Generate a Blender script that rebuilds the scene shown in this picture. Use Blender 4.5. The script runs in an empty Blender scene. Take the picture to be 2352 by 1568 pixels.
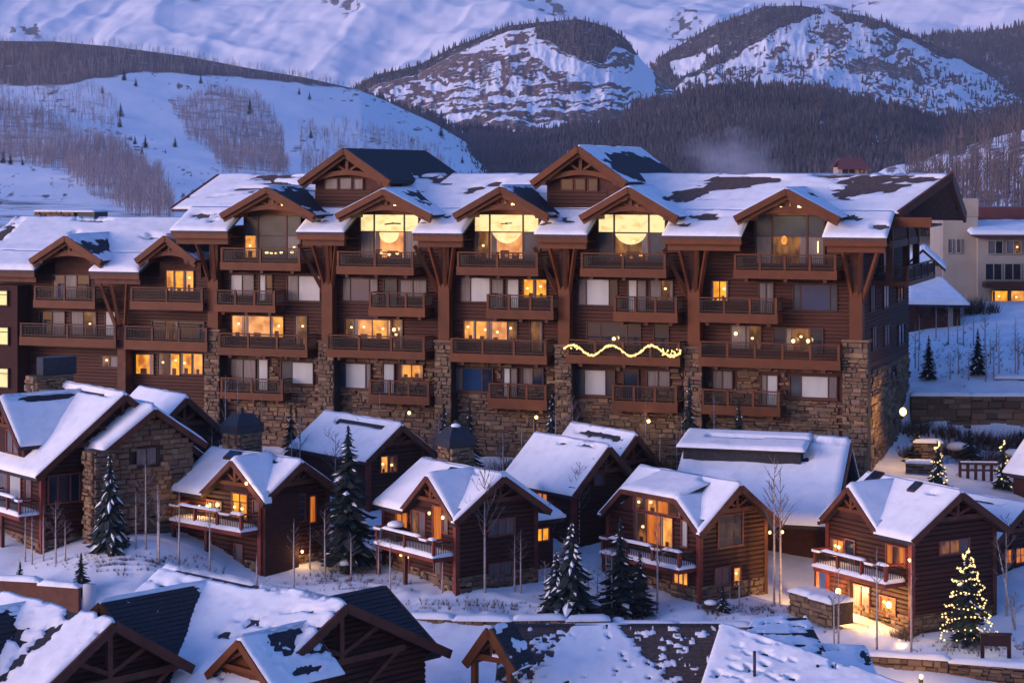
import bpy, math, random
import numpy as np
from mathutils import Vector, Matrix

sc = bpy.context.scene
C = sc.collection
RND = random.Random(7)

# ------------------------------------------------------------------ camera, sky, sun, exposure
CAMZ, FPX, PCX, HZN = 30.0, 4704.0, 1176.0, 402.0      # focal length etc. in units of a 2352 px wide picture
cam = bpy.data.cameras.new('camera')
cam.sensor_width = 36.0
cam.lens = FPX / 2352.0 * 36.0
cam.shift_y = -(784.0 - HZN) / 2352.0
cam.clip_start = 1.0
cam.clip_end = 40000.0
camo = bpy.data.objects.new('camera', cam)
camo.location = (0, 0, CAMZ)
camo.rotation_euler = (math.pi / 2, 0, 0)
C.objects.link(camo)
sc.camera = camo

world = bpy.data.worlds.new('World')
sc.world = world
world.use_nodes = True
wn = world.node_tree
bg = wn.nodes['Background']
sky = wn.nodes.new('ShaderNodeTexSky')
sky.sky_type = 'NISHITA'
sky.sun_disc = False
sky.sun_elevation = math.radians(3.5)
sky.sun_rotation = math.radians(230)
sky.air_density = 1.0
sky.dust_density = 2.5
sky.ozone_density = 3.6
tint = wn.nodes.new('ShaderNodeMix')
tint.data_type = 'RGBA'
tint.blend_type = 'MULTIPLY'
tint.inputs[0].default_value = 1.0
tint.inputs[7].default_value = (0.72, 0.69, 0.95, 1)
wn.links.new(sky.outputs[0], tint.inputs[6])
wn.links.new(tint.outputs[2], bg.inputs[0])
bg.inputs[1].default_value = 0.15

sunl = bpy.data.lights.new('sun', 'SUN')
sunl.energy = 0.43
sunl.angle = math.radians(25)
sunl.color = (1.0, 0.75, 0.80)
sun = bpy.data.objects.new('sun', sunl)
C.objects.link(sun)
_d = Vector((0.92, 0.36, -0.17))
sun.rotation_euler = _d.to_track_quat('-Z', 'Y').to_euler()

sc.view_settings.view_transform = 'Standard'
sc.view_settings.look = 'None'
sc.view_settings.gamma = 1.0
sc.view_settings.use_curve_mapping = False
sc.view_settings.exposure = 2.33
sc.cycles.use_denoising = True
sc.cycles.max_bounces = 6
sc.cycles.volume_bounces = 1
sc.cycles.sample_clamp_indirect = 2.0


# ------------------------------------------------------------------ small helpers
def V(*a):
    return Vector(a)


def ray(px, py, Y):
    return Vector(((px - PCX) / FPX * Y, Y, CAMZ - (py - HZN) / FPX * Y))


class MB:
    def __init__(s):
        s.v, s.f = [], []

    def face(s, pts):
        n = len(s.v)
        s.v.extend([tuple(p) for p in pts])
        s.f.append(tuple(range(n, n + len(pts))))

    def box(s, x0, x1, y0, y1, z0, z1):
        n = len(s.v)
        s.v += [(x0, y0, z0), (x1, y0, z0), (x1, y1, z0), (x0, y1, z0), (x0, y0, z1), (x1, y0, z1), (x1, y1, z1), (x0, y1, z1)]
        s.f += [tuple(n + i for i in q) for q in ((3, 2, 1, 0), (4, 5, 6, 7), (0, 1, 5, 4), (1, 2, 6, 5), (2, 3, 7, 6), (3, 0, 4, 7))]
        return s

    def prism(s, pts, vec):
        n = len(s.v)
        k = len(pts)
        vec = Vector(vec)
        s.v += [tuple(p) for p in pts] + [tuple(Vector(p) + vec) for p in pts]
        s.f.append(tuple(range(n + k - 1, n - 1, -1)))
        s.f.append(tuple(range(n + k, n + 2 * k)))
        for i in range(k):
            j = (i + 1) % k
            s.f.append((n + i, n + j, n + k + j, n + k + i))
        return s

    def beam(s, p0, p1, w, h, up=(0, 0, 1)):
        p0, p1 = Vector(p0), Vector(p1)
        d = (p1 - p0).normalized()
        up = Vector(up)
        r = d.cross(up)
        if r.length < 1e-4:
            r = d.cross(Vector((1, 0, 0)))
        r.normalize()
        u = r.cross(d).normalized()
        a, b = r * w / 2, u * h / 2
        return s.prism([p0 - a - b, p0 + a - b, p0 + a + b, p0 - a + b], p1 - p0)

    def tube(s, pts, rad, n=6, cap=True):
        base = len(s.v)
        m = len(pts)
        pts = [Vector(p) for p in pts]
        for i, p in enumerate(pts):
            d = (pts[min(i + 1, m - 1)] - pts[max(i - 1, 0)]).normalized()
            a = d.cross(Vector((0.31, 0.2, 0.93)))
            if a.length < 1e-3:
                a = d.cross(Vector((1, 0, 0)))
            a.normalize()
            b = d.cross(a)
            r = rad[i] if isinstance(rad, (list, tuple)) else rad
            for k in range(n):
                t = 2 * math.pi * k / n
                s.v.append(tuple(p + a * (r * math.cos(t)) + b * (r * math.sin(t))))
        for i in range(m - 1):
            for k in range(n):
                k2 = (k + 1) % n
                s.f.append((base + i * n + k, base + i * n + k2, base + (i + 1) * n + k2, base + (i + 1) * n + k))
        if cap:
            s.f.append(tuple(base + k for k in range(n - 1, -1, -1)))
            s.f.append(tuple(base + (m - 1) * n + k for k in range(n)))
        return s

    def ball(s, c, r, n=6, m=4, sz=1.0):
        c = Vector(c)
        base = len(s.v)
        s.v.append((c.x, c.y, c.z - r * sz))
        for i in range(1, m):
            a = -math.pi / 2 + math.pi * i / m
            for k in range(n):
                t = 2 * math.pi * k / n
                s.v.append((c.x + r * math.cos(a) * math.cos(t), c.y + r * math.cos(a) * math.sin(t), c.z + r * sz * math.sin(a)))
        top = len(s.v)
        s.v.append((c.x, c.y, c.z + r * sz))
        for k in range(n):
            k2 = (k + 1) % n
            s.f.append((base, base + 1 + k2, base + 1 + k))
            for i in range(m - 2):
                a0, b0 = base + 1 + i * n, base + 1 + (i + 1) * n
                s.f.append((a0 + k, a0 + k2, b0 + k2, b0 + k))
            s.f.append((top, base + 1 + (m - 2) * n + k, base + 1 + (m - 2) * n + k2))
        return s

    def mesh(s, name, mat, smooth=False):
        me = bpy.data.meshes.new(name)
        me.from_pydata(s.v, [], s.f)
        me.materials.append(mat)
        if smooth:
            me.polygons.foreach_set('use_smooth', [True] * len(me.polygons))
        me.update()
        return me

    def build(s, name, mat, parent=None, smooth=False, kind=None):
        return put(name, s.mesh(name, mat, smooth), parent, kind)


def put(name, me, parent=None, kind=None, loc=None, rz=None, scale=None):
    o = bpy.data.objects.new(name, me)
    C.objects.link(o)
    if parent is not None:
        o.parent = parent
    if kind:
        o['kind'] = kind
    if loc is not None:
        o.location = loc
    if rz is not None:
        o.rotation_euler = (0, 0, rz)
    if scale is not None:
        o.scale = scale
    return o


def tag(o, label, cat, group=None):
    o['label'] = label
    o['category'] = cat
    if group:
        o['group'] = group
    return o


def thing(name, label, cat, loc=(0, 0, 0), rz=0.0, group=None):
    o = put(name, None, None, None, loc, rz)
    o.empty_display_size = 0.3
    return tag(o, label, cat, group)


def dup(root, label, loc, rz=0.0, scale=1.0, group=None, sxy=None):
    r = root.copy()
    C.objects.link(r)
    r.location = loc
    r.rotation_euler = (0, 0, rz)
    sxy = scale if sxy is None else sxy
    r.scale = (sxy, sxy, scale)
    r['label'] = label
    if group:
        r['group'] = group
    for ch in list(root.children):
        c = ch.copy()
        C.objects.link(c)
        c.parent = r
        for g in list(ch.children):
            d = g.copy()
            C.objects.link(d)
            d.parent = c
    return r


def lamp_light(parent, loc, energy, color=(1.0, 0.62, 0.25), radius=0.12, name='lamp_light'):
    l = bpy.data.lights.new(name, 'POINT')
    l.energy = energy
    l.color = color
    l.shadow_soft_size = radius
    o = bpy.data.objects.new(name, l)
    C.objects.link(o)
    o.parent = parent
    o.location = loc
    return o


# vectorised value noise
def _hash(ix, iy, iz, seed):
    h = (ix * 374761393 + iy * 668265263 + iz * 2147483647 + seed * 1274126177) & 0xFFFFFFFF
    h = ((h ^ (h >> 13)) * 1274126177) & 0xFFFFFFFF
    return ((h ^ (h >> 16)) & 0xFFFFFF) / float(0xFFFFFF)


def vnoise(x, y, z=0.0, seed=0):
    x, y, z = np.broadcast_arrays(np.asarray(x, float), np.asarray(y, float), np.asarray(z, float))
    ix, iy, iz = np.floor(x).astype(np.int64), np.floor(y).astype(np.int64), np.floor(z).astype(np.int64)
    fx, fy, fz = x - ix, y - iy, z - iz
    sx, sy, sz = fx * fx * (3 - 2 * fx), fy * fy * (3 - 2 * fy), fz * fz * (3 - 2 * fz)
    r = 0
    for dx in (0, 1):
        for dy in (0, 1):
            for dz in (0, 1):
                w = (sx if dx else 1 - sx) * (sy if dy else 1 - sy) * (sz if dz else 1 - sz)
                r = r + w * _hash(ix + dx, iy + dy, iz + dz, seed)
    return r


def fbm(x, y, z=0.0, seed=0, oct=4):
    r, a, t = 0, 1.0, 0
    x, y, z = np.asarray(x, float), np.asarray(y, float), np.asarray(z, float)
    for i in range(oct):
        r = r + a * vnoise(x, y, z, seed + i * 17)
        t += a
        a *= 0.5
        x, y, z = x * 2.03 + 3.1, y * 2.03 + 7.7, z * 2.03 + 1.3
    return r / t


def sstep(a, b, x):
    t = np.clip((x - a) / (b - a), 0, 1)
    return t * t * (3 - 2 * t)


# ------------------------------------------------------------------ materials
def nmat(name):
    m = bpy.data.materials.new(name)
    m.use_nodes = True
    nt = m.node_tree
    return m, nt, nt.nodes['Principled BSDF'], nt.nodes


def mat_simple(name, col, rough=0.7, col2=None, scale=3.0, stretch=(1, 1, 1), bump=0.0, spec=0.3, island=0.0, detail=5):
    """colour varied by noise between col and col2 (grain, weathering), optional fine relief and a per piece shift"""
    m, nt, b, N = nmat(name)
    b.inputs['Roughness'].default_value = rough
    b.inputs['Specular IOR Level'].default_value = spec
    if col2 is None:
        b.inputs['Base Color'].default_value = (*col, 1)
        if not bump:
            return m
    tc = N.new('ShaderNodeTexCoord')
    mp = N.new('ShaderNodeMapping')
    mp.inputs['Scale'].default_value = stretch
    nt.links.new(tc.outputs['Object'], mp.inputs['Vector'])
    nz = N.new('ShaderNodeTexNoise')
    nz.inputs['Scale'].default_value = scale
    nz.inputs['Detail'].default_value = detail
    nt.links.new(mp.outputs[0], nz.inputs['Vector'])
    if col2 is not None:
        rp = N.new('ShaderNodeValToRGB')
        rp.color_ramp.elements[0].position = 0.32
        rp.color_ramp.elements[1].position = 0.68
        rp.color_ramp.elements[0].color = (*col, 1)
        rp.color_ramp.elements[1].color = (*col2, 1)
        fac = nz.outputs['Fac']
        if island:
            ge = N.new('ShaderNodeNewGeometry')
            oi = N.new('ShaderNodeObjectInfo')
            ad = N.new('ShaderNodeMath')
            ad.operation = 'ADD'
            nt.links.new(ge.outputs['Random Per Island'], ad.inputs[0])
            nt.links.new(oi.outputs['Random'], ad.inputs[1])
            fr = N.new('ShaderNodeMath')
            fr.operation = 'FRACT'
            nt.links.new(ad.outputs[0], fr.inputs[0])
            mx = N.new('ShaderNodeMix')
            mx.inputs[0].default_value = island
            nt.links.new(nz.outputs['Fac'], mx.inputs[2])
            nt.links.new(fr.outputs[0], mx.inputs[3])
            fac = mx.outputs[0]
            rp.color_ramp.elements[0].position = 0.12
            rp.color_ramp.elements[1].position = 0.88
        nt.links.new(fac, rp.inputs[0])
        nt.links.new(rp.outputs[0], b.inputs['Base Color'])
    if bump:
        bp = N.new('ShaderNodeBump')
        bp.inputs['Strength'].default_value = bump
        bp.inputs['Distance'].default_value = 0.05
        nt.links.new(nz.outputs['Fac'], bp.inputs['Height'])
        nt.links.new(bp.outputs[0], b.inputs['Normal'])
    return m


def mat_stone(name, cols):
    m, nt, b, N = nmat(name)
    b.inputs['Roughness'].default_value = 0.9
    b.inputs['Specular IOR Level'].default_value = 0.2
    ge = N.new('ShaderNodeNewGeometry')
    oi = N.new('ShaderNodeObjectInfo')
    ad = N.new('ShaderNodeMath')
    ad.operation = 'ADD'
    nt.links.new(ge.outputs['Random Per Island'], ad.inputs[0])
    nt.links.new(oi.outputs['Random'], ad.inputs[1])
    fr = N.new('ShaderNodeMath')
    fr.operation = 'FRACT'
    nt.links.new(ad.outputs[0], fr.inputs[0])
    rp = N.new('ShaderNodeValToRGB')
    cr = rp.color_ramp
    while len(cr.elements) < len(cols):
        cr.elements.new(0.5)
    for i, c in enumerate(cols):
        cr.elements[i].position = i / (len(cols) - 1)
        cr.elements[i].color = (*c, 1)
    nt.links.new(fr.outputs[0], rp.inputs[0])
    nz = N.new('ShaderNodeTexNoise')
    nz.inputs['Scale'].default_value = 5
    nz.inputs['Detail'].default_value = 4
    tc = N.new('ShaderNodeTexCoord')
    nt.links.new(tc.outputs['Object'], nz.inputs['Vector'])
    mx = N.new('ShaderNodeMix')
    mx.data_type = 'RGBA'
    mx.blend_type = 'MULTIPLY'
    mx.inputs[0].default_value = 0.55
    nt.links.new(rp.outputs[0], mx.inputs[6])
    nt.links.new(nz.outputs['Color'], mx.inputs[7])
    nt.links.new(mx.outputs[2], b.inputs['Base Color'])
    return m


def mat_lit(name, lo, hi, strength, scale=1.4, stretch=(1, 1, 0.5), ramp=(0.35, 0.68), gloss=True):
    """a lit room seen through a window: lamps, curtains and dim corners as patches of emitted light behind a glossy pane"""
    m, nt, b, N = nmat(name)
    tc = N.new('ShaderNodeTexCoord')
    mp = N.new('ShaderNodeMapping')
    mp.inputs['Scale'].default_value = stretch
    nt.links.new(tc.outputs['Object'], mp.inputs['Vector'])
    nz = N.new('ShaderNodeTexNoise')
    nz.inputs['Scale'].default_value = scale
    nz.inputs['Detail'].default_value = 3
    nt.links.new(mp.outputs[0], nz.inputs['Vector'])
    rp = N.new('ShaderNodeValToRGB')
    rp.color_ramp.elements[0].position = ramp[0]
    rp.color_ramp.elements[1].position = ramp[1]
    rp.color_ramp.elements[0].color = (*lo, 1)
    rp.color_ramp.elements[1].color = (*hi, 1)
    nt.links.new(nz.outputs['Fac'], rp.inputs[0])
    b.inputs['Base Color'].default_value = (0.03, 0.02, 0.015, 1)
    b.inputs['Roughness'].default_value = 0.15
    nt.links.new(rp.outputs[0], b.inputs['Emission Color'])
    b.inputs['Emission Strength'].default_value = strength
    return m


def mat_glow(name, col, strength):
    m, nt, b, N = nmat(name)
    b.inputs['Base Color'].default_value = (*col, 1)
    b.inputs['Emission Color'].default_value = (*col, 1)
    b.inputs['Emission Strength'].default_value = strength
    return m


def mat_snow(name, bump=0.35, scale=1.2, col=(0.82, 0.83, 0.87), dirt=(0.70, 0.71, 0.77)):
    m, nt, b, N = nmat(name)
    b.inputs['Roughness'].default_value = 0.75
    b.inputs['Specular IOR Level'].default_value = 0.15
    tc = N.new('ShaderNodeTexCoord')
    nz = N.new('ShaderNodeTexNoise')
    nz.inputs['Scale'].default_value = scale
    nz.inputs['Detail'].default_value = 7
    nz.inputs['Roughness'].default_value = 0.6
    nt.links.new(tc.outputs['Object'], nz.inputs['Vector'])
    rp = N.new('ShaderNodeValToRGB')
    rp.color_ramp.elements[0].position = 0.25
    rp.color_ramp.elements[1].position = 0.55
    rp.color_ramp.elements[0].color = (*dirt, 1)
    rp.color_ramp.elements[1].color = (*col, 1)
    nt.links.new(nz.outputs['Fac'], rp.inputs[0])
    nt.links.new(rp.outputs[0], b.inputs['Base Color'])
    bp = N.new('ShaderNodeBump')
    bp.inputs['Strength'].default_value = bump
    bp.inputs['Distance'].default_value = 0.12
    nt.links.new(nz.outputs['Fac'], bp.inputs['Height'])
    nt.links.new(bp.outputs[0], b.inputs['Normal'])
    return m


M = {}
M['snow'] = mat_snow('snow_roof')
M['ground'] = mat_snow('snow_ground', 0.6, 0.5, (0.80, 0.81, 0.85), (0.62, 0.62, 0.68))
M['log'] = mat_simple('stained_logs', (0.078, 0.024, 0.012), 0.65, (0.030, 0.009, 0.006), 1.3, (0.35, 0.35, 5), 0.25, island=0.35)
M['wall'] = mat_simple('dark_wood_wall', (0.085, 0.028, 0.017), 0.75, (0.045, 0.015, 0.011), 2.0, (1, 1, 4), 0.2)
M['timber'] = mat_simple('cedar_timber', (0.165, 0.046, 0.011), 0.6, (0.062, 0.017, 0.005), 1.6, (1, 1, 1), 0.2, island=0.3)
M['timber_dark'] = mat_simple('dark_timber', (0.115, 0.034, 0.018), 0.6, (0.06, 0.018, 0.011), 1.6, (1, 1, 1), 0.2)
M['cabin'] = mat_simple('cabin_logs', (0.066, 0.017, 0.009), 0.65, (0.026, 0.007, 0.005), 1.5, (0.35, 0.35, 5), 0.25, island=0.35)
M['cabin_wall'] = mat_simple('cabin_wall', (0.055, 0.015, 0.011), 0.8, (0.03, 0.009, 0.008), 2.0, (1, 1, 3), 0.2)
M['red_trim'] = mat_simple('red_trim', (0.20, 0.036, 0.024), 0.55, (0.12, 0.022, 0.016), 2.0)
M['roof'] = mat_simple('asphalt_shingle', (0.040, 0.038, 0.046), 0.9, (0.022, 0.021, 0.028), 6.0, (1, 1, 1), 0.3)
M['roof_brown'] = mat_simple('weathered_shake', (0.105, 0.078, 0.072), 0.9, (0.055, 0.042, 0.044), 5.0, (1, 1, 1), 0.3)
M['stone'] = mat_stone('lodge_stone', [(0.31, 0.195, 0.110), (0.19, 0.115, 0.070), (0.27, 0.18, 0.12), (0.15, 0.092, 0.060), (0.37, 0.245, 0.15), (0.22, 0.15, 0.11), (0.13, 0.086, 0.064)])
M['mortar'] = mat_simple('mortar', (0.06, 0.042, 0.035), 0.95, (0.035, 0.026, 0.023), 4.0)
M['rail'] = mat_simple('iron_railing', (0.030, 0.018, 0.016), 0.5)
M['metal'] = mat_simple('dark_metal_cap', (0.030, 0.034, 0.045), 0.45, (0.018, 0.02, 0.028), 4.0)
M['galv'] = mat_simple('galvanised_pipe', (0.55, 0.50, 0.52), 0.4)
M['frame'] = mat_simple('window_frame', (0.055, 0.022, 0.018), 0.5)
M['frame_red'] = mat_simple('red_window_frame', (0.20, 0.06, 0.045), 0.5)
M['glass'] = mat_simple('dark_glass', (0.012, 0.020, 0.040), 0.06, spec=0.6)
M['glass_grey'] = mat_simple('grey_glass', (0.050, 0.066, 0.090), 0.25, (0.026, 0.034, 0.050), 0.8, spec=0.25)
M['glass_blue'] = mat_simple('blue_glass', (0.012, 0.04, 0.11), 0.08, spec=0.6)
M['blind'] = mat_simple('pale_blind', (0.42, 0.44, 0.44), 0.35, (0.34, 0.36, 0.38), 1.2, (1, 1, 0.3), spec=0.5)
M['drape'] = mat_simple('grey_drape', (0.15, 0.13, 0.14), 0.4, (0.07, 0.06, 0.07), 3.0, (3, 3, 0.2), spec=0.5)
M['lit'] = mat_lit('lit_room', (0.26, 0.065, 0.010), (1.0, 0.40, 0.075), 0.25, 1.5, (1, 1, 0.9), (0.30, 0.66))
M['lit_peach'] = mat_lit('lit_room_peach', (0.34, 0.09, 0.03), (1.0, 0.42, 0.14), 0.22, 1.4, (1, 1, 0.8), (0.30, 0.66))
M['lit_amber'] = mat_lit('lit_room_amber', (0.36, 0.075, 0.004), (1.0, 0.42, 0.03), 0.26, 1.7, (1, 1, 0.8), (0.30, 0.64))
M['lit_dim'] = mat_lit('lit_room_dim', (0.03, 0.012, 0.006), (0.55, 0.20, 0.05), 0.14, 1.6, ramp=(0.45, 0.75))
M['lit_orange'] = mat_lit('lit_curtain_orange', (0.55, 0.09, 0.008), (1.0, 0.30, 0.035), 0.15, 2.2, (2, 2, 0.3))
M['bright'] = mat_lit('room_and_sunset_glow', (0.82, 0.50, 0.16), (1.0, 0.82, 0.40), 0.21, 1.3, (1, 1, 1.6), (0.28, 0.50))  # reflected sunset sky and room light, put into the panes as emission
M['bulb'] = mat_glow('bulb_glow', (1.0, 0.66, 0.25), 0.55)
M['fairy'] = mat_glow('fairy_bulb', (1.0, 0.72, 0.27), 0.27)
M['swag'] = mat_glow('swag_light', (1.0, 0.72, 0.22), 0.30)
M['wire'] = mat_simple('wire', (0.02, 0.025, 0.02), 0.6)
M['needle'] = mat_simple('spruce_needles', (0.020, 0.034, 0.034), 0.8, (0.010, 0.016, 0.020), 2.5)
M['trunk'] = mat_simple('bark', (0.055, 0.040, 0.035), 0.9, (0.03, 0.022, 0.02), 6.0, (1, 1, 0.3), 0.3)
M['aspen'] = mat_simple('aspen_bark', (0.50, 0.44, 0.43), 0.8, (0.26, 0.21, 0.20), 3.0, (1, 1, 3), 0.2)
M['twig'] = mat_simple('twigs', (0.14, 0.11, 0.115), 0.85)
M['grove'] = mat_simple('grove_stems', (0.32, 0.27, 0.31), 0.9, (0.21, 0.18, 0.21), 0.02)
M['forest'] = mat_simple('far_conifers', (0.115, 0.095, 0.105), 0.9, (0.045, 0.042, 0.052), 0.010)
M['cream'] = mat_simple('cream_stucco', (0.40, 0.33, 0.26), 0.9, (0.33, 0.27, 0.215), 0.6)
M['red_roof'] = mat_simple('red_metal_roof', (0.16, 0.055, 0.048), 0.6, (0.12, 0.04, 0.04), 1.0)
M['sign'] = mat_simple('sign_board', (0.045, 0.018, 0.016), 0.6, (0.03, 0.012, 0.012), 2.0)
M['brush'] = mat_simple('brush_twigs', (0.12, 0.08, 0.06), 0.9, (0.07, 0.05, 0.045), 1.0)


# ------------------------------------------------------------------ ground
GP = []


def gp(px, Y, Z):
    GP.append(((px - PCX) / FPX * Y, Y, Z))


for a in ((-300, 122, 8.6), (0, 121, 7.9), (97, 120, 7.85), (235, 117.0, 8.5), (345, 118, 9.0), (440, 122, 8.3), (340, 113.5, 7.2), (200, 114, 7.0), (480, 117, 6.9), (599, 119, 6.75), (780, 122, 6.9), (1048, 115.5, 6.4), (1250, 118, 6.2),
          (1450, 118, 5.4), (1607, 117, 5.6), (1800, 117, 5.2), (1840, 121.5, 5.3), (1940, 122, 5.3), (1780, 121.5, 5.6), (2094, 113.5, 4.6), (2250, 115, 4.7), (2500, 115, 4.8), (2900, 115, 5.5),
          (880, 113.2, 5.75), (1100, 113.2, 5.55), (1320, 113.2, 5.5), (1450, 114.5, 4.8), (880, 110.5, 4.3), (1100, 110.5, 4.2), (1320, 110.5, 4.2),
          (1500, 110, 4.2), (1700, 111, 4.2), (2200, 110.3, 4.1), (2000, 111, 4.3), (2400, 109, 4.0), (2400, 106, 3.0), (2100, 105, 2.6), (1700, 104, 2.2),
          (1200, 104, 2.0), (600, 106, 2.5), (100, 110, 4.0), (-300, 108, 3.8), (2900, 105, 2.0), (0, 90, 0.5), (1200, 90, 0.0), (2400, 90, 0.0),
          (0, 60, -3), (1200, 60, -3), (2400, 60, -3), (2500, 20, -4), (-300, 20, -4),
          (150, 135, 9.2), (500, 145, 9.6), (800, 136, 9.0), (1100, 138, 9.3), (1500, 134, 9.0), (1900, 130, 8.6), (2050, 133, 9.8), (-300, 150, 10),
          (0, 165, 11), (600, 175, 12.5), (1200, 170, 13), (1800, 170, 14), (2150, 140, 10.4), (2352, 141, 10.2), (2700, 141, 10.2),
          (2100, 148.7, 10.9), (2230, 148.7, 10.9), (2352, 148.6, 10.9), (2480, 148.6, 10.9), (2700, 148.4, 11), (2100, 150.2, 13.7), (2230, 150.2, 13.7), (2352, 150.2, 13.7), (2480, 150.2, 13.7), (2700, 150.2, 13.8),
          (2120, 165, 16.3), (2352, 163, 16.9), (2100, 176, 17.3), (2352, 176, 18.6), (2700, 176, 19), (2200, 195, 18.5), (2500, 195, 18.8),
          (-300, 230, 15), (600, 230, 15.5), (1200, 230, 16), (1800, 230, 17), (2400, 230, 19), (3000, 230, 20),
          (-800, 330, 17), (600, 330, 17), (1800, 330, 19), (3200, 330, 20), (-800, 120, 9), (-800, 230, 16), (3400, 160, 15)):
    gp(*a)
GPa = np.array(GP)
_c, _zz = GPa[:, :2] / 40.0, GPa[:, 2]
_K = np.linalg.norm(_c[:, None] - _c[None], axis=2) + np.eye(len(_c)) * -0.01
_A = np.zeros((len(_c) + 3, len(_c) + 3))
_A[:len(_c), :len(_c)] = _K
_A[:len(_c), len(_c):] = np.c_[np.ones(len(_c)), _c]
_A[len(_c):, :len(_c)] = _A[:len(_c), len(_c):].T
_w = np.linalg.solve(_A, np.r_[_zz, 0, 0, 0])


def gz(x, y):
    x, y = np.atleast_1d(np.asarray(x, float)), np.atleast_1d(np.asarray(y, float))
    q = np.c_[x.ravel(), y.ravel()] / 40.0
    k = np.linalg.norm(q[:, None] - _c[None], axis=2)
    z = k @ _w[:-3] + _w[-3] + q @ _w[-2:]
    z = z + 0.5 * (fbm(x.ravel() * 0.12, y.ravel() * 0.12, 0, 3) - 0.5) + 0.22 * (fbm(x.ravel() * 0.6, y.ravel() * 0.6, 0, 5) - 0.5)
    return z.reshape(x.shape)


def ground_z(x, y):
    return float(gz(x, y)[0])


def at(px, py, near=60, far=240):
    """the point of the snow ground that the picture shows at (px, py)"""
    ys = np.arange(near, far, 0.4)
    xs = (px - PCX) / FPX * ys
    zr = CAMZ - (py - HZN) / FPX * ys
    d = gz(xs, ys) - zr
    i = int(np.argmax(d > 0)) if (d > 0).any() else len(ys) - 1
    return Vector((xs[i], ys[i], float(gz(xs[i], ys[i])[0])))


def on(px, Y):
    x = (px - PCX) / FPX * Y
    return Vector((x, Y, ground_z(x, Y)))


def grid_mesh(name, P, mat, smooth=True, cover=None, drop=None):
    nj, ni = P.shape[:2]
    me = bpy.data.meshes.new(name)
    idx = np.arange(nj * ni).reshape(nj, ni)
    q = np.stack([idx[:-1, :-1], idx[:-1, 1:], idx[1:, 1:], idx[1:, :-1]], -1).reshape(-1, 4)
    if drop is not None:
        q = q[~drop.reshape(-1)[q].all(1)]
    me.vertices.add(nj * ni)
    me.vertices.foreach_set('co', P.reshape(-1).astype(np.float32))
    me.loops.add(q.size)
    me.loops.foreach_set('vertex_index', q.reshape(-1).astype(np.int32))
    me.polygons.add(len(q))
    me.polygons.foreach_set('loop_start', np.arange(0, q.size, 4, dtype=np.int32))
    me.polygons.foreach_set('loop_total', np.full(len(q), 4, np.int32))
    me.polygons.foreach_set('use_smooth', np.full(len(q), smooth))
    me.materials.append(mat)
    if cover is not None:
        at_ = me.attributes.new('cover', 'FLOAT_COLOR', 'POINT')
        at_.data.foreach_set('color', np.concatenate([cover, np.ones(cover.shape[:-1] + (1,))], -1).reshape(-1).astype(np.float32))
    me.update()
    me.validate()
    return me


def soup(name, tv, tf, pos, scl, mat, rot=None, sz=None):
    """many small low pieces (far trees, stems) joined in one mesh"""
    tv = np.asarray(tv, float)
    n, k = len(pos), len(tv)
    rot = np.zeros(n) if rot is None else rot
    c, s = np.cos(rot)[:, None], np.sin(rot)[:, None]
    X = tv[None, :, 0] * c - tv[None, :, 1] * s
    Y = tv[None, :, 0] * s + tv[None, :, 1] * c
    sz = scl if sz is None else sz
    co = np.stack([X * scl[:, None] + pos[:, None, 0], Y * scl[:, None] + pos[:, None, 1], tv[None, :, 2] * sz[:, None] + pos[:, None, 2]], -1)
    fl = np.array([len(f) for f in tf])
    fv = np.concatenate([np.array(f) for f in tf])
    loops = (fv[None] + (np.arange(n) * k)[:, None]).reshape(-1)
    tot = np.tile(fl, n)
    me = bpy.data.meshes.new(name)
    me.vertices.add(n * k)
    me.vertices.foreach_set('co', co.reshape(-1).astype(np.float32))
    me.loops.add(len(loops))
    me.loops.foreach_set('vertex_index', loops.astype(np.int32))
    me.polygons.add(len(tot))
    me.polygons.foreach_set('loop_start', np.r_[0, np.cumsum(tot)[:-1]].astype(np.int32))
    me.polygons.foreach_set('loop_total', tot.astype(np.int32))
    me.materials.append(mat)
    me.update()
    me.validate()
    return me


gx = np.concatenate([np.linspace(-130, -36, 90), np.linspace(-35.6, 40, 216), np.linspace(41, 150, 100)])
gy = np.concatenate([np.linspace(20, 85, 40), np.linspace(85.5, 160, 230), np.linspace(161, 340, 90)])
GX, GY = np.meshgrid(gx, gy)
GZ = np.concatenate([gz(GX[i:i + 20], GY[i:i + 20]) for i in range(0, len(gy), 20)])
TRAIL = [((px - PCX) / FPX * Y, Y) for px, Y in ((2330, 110.5), (2030, 111.3), (1800, 113.6), (1560, 114.6), (1250, 114.3), (1000, 114.3), (700, 116.5), (480, 115.2), (250, 114.0), (-100, 114.5))]
dmin = np.full(GX.shape, 99.0)
for (xa_, ya_), (xb_, yb_) in zip(TRAIL[:-1], TRAIL[1:]):
    t_ = np.clip(((GX - xa_) * (xb_ - xa_) + (GY - ya_) * (yb_ - ya_)) / ((xb_ - xa_) ** 2 + (yb_ - ya_) ** 2), 0, 1)
    dmin = np.minimum(dmin, np.hypot(GX - xa_ - t_ * (xb_ - xa_), GY - ya_ - t_ * (yb_ - ya_) + 0.5 * np.sin(GX * 0.9)))
GZ = GZ - 0.16 * np.exp(-(dmin / 0.75) ** 2) - 0.22 * sstep(0.62, 0.75, fbm(GX * 1.5, GY * 1.5, 0, 405, 2)) * np.exp(-(dmin / 2.2) ** 2) + 0.10 * np.exp(-((dmin - 1.3) / 0.4) ** 2)
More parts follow.
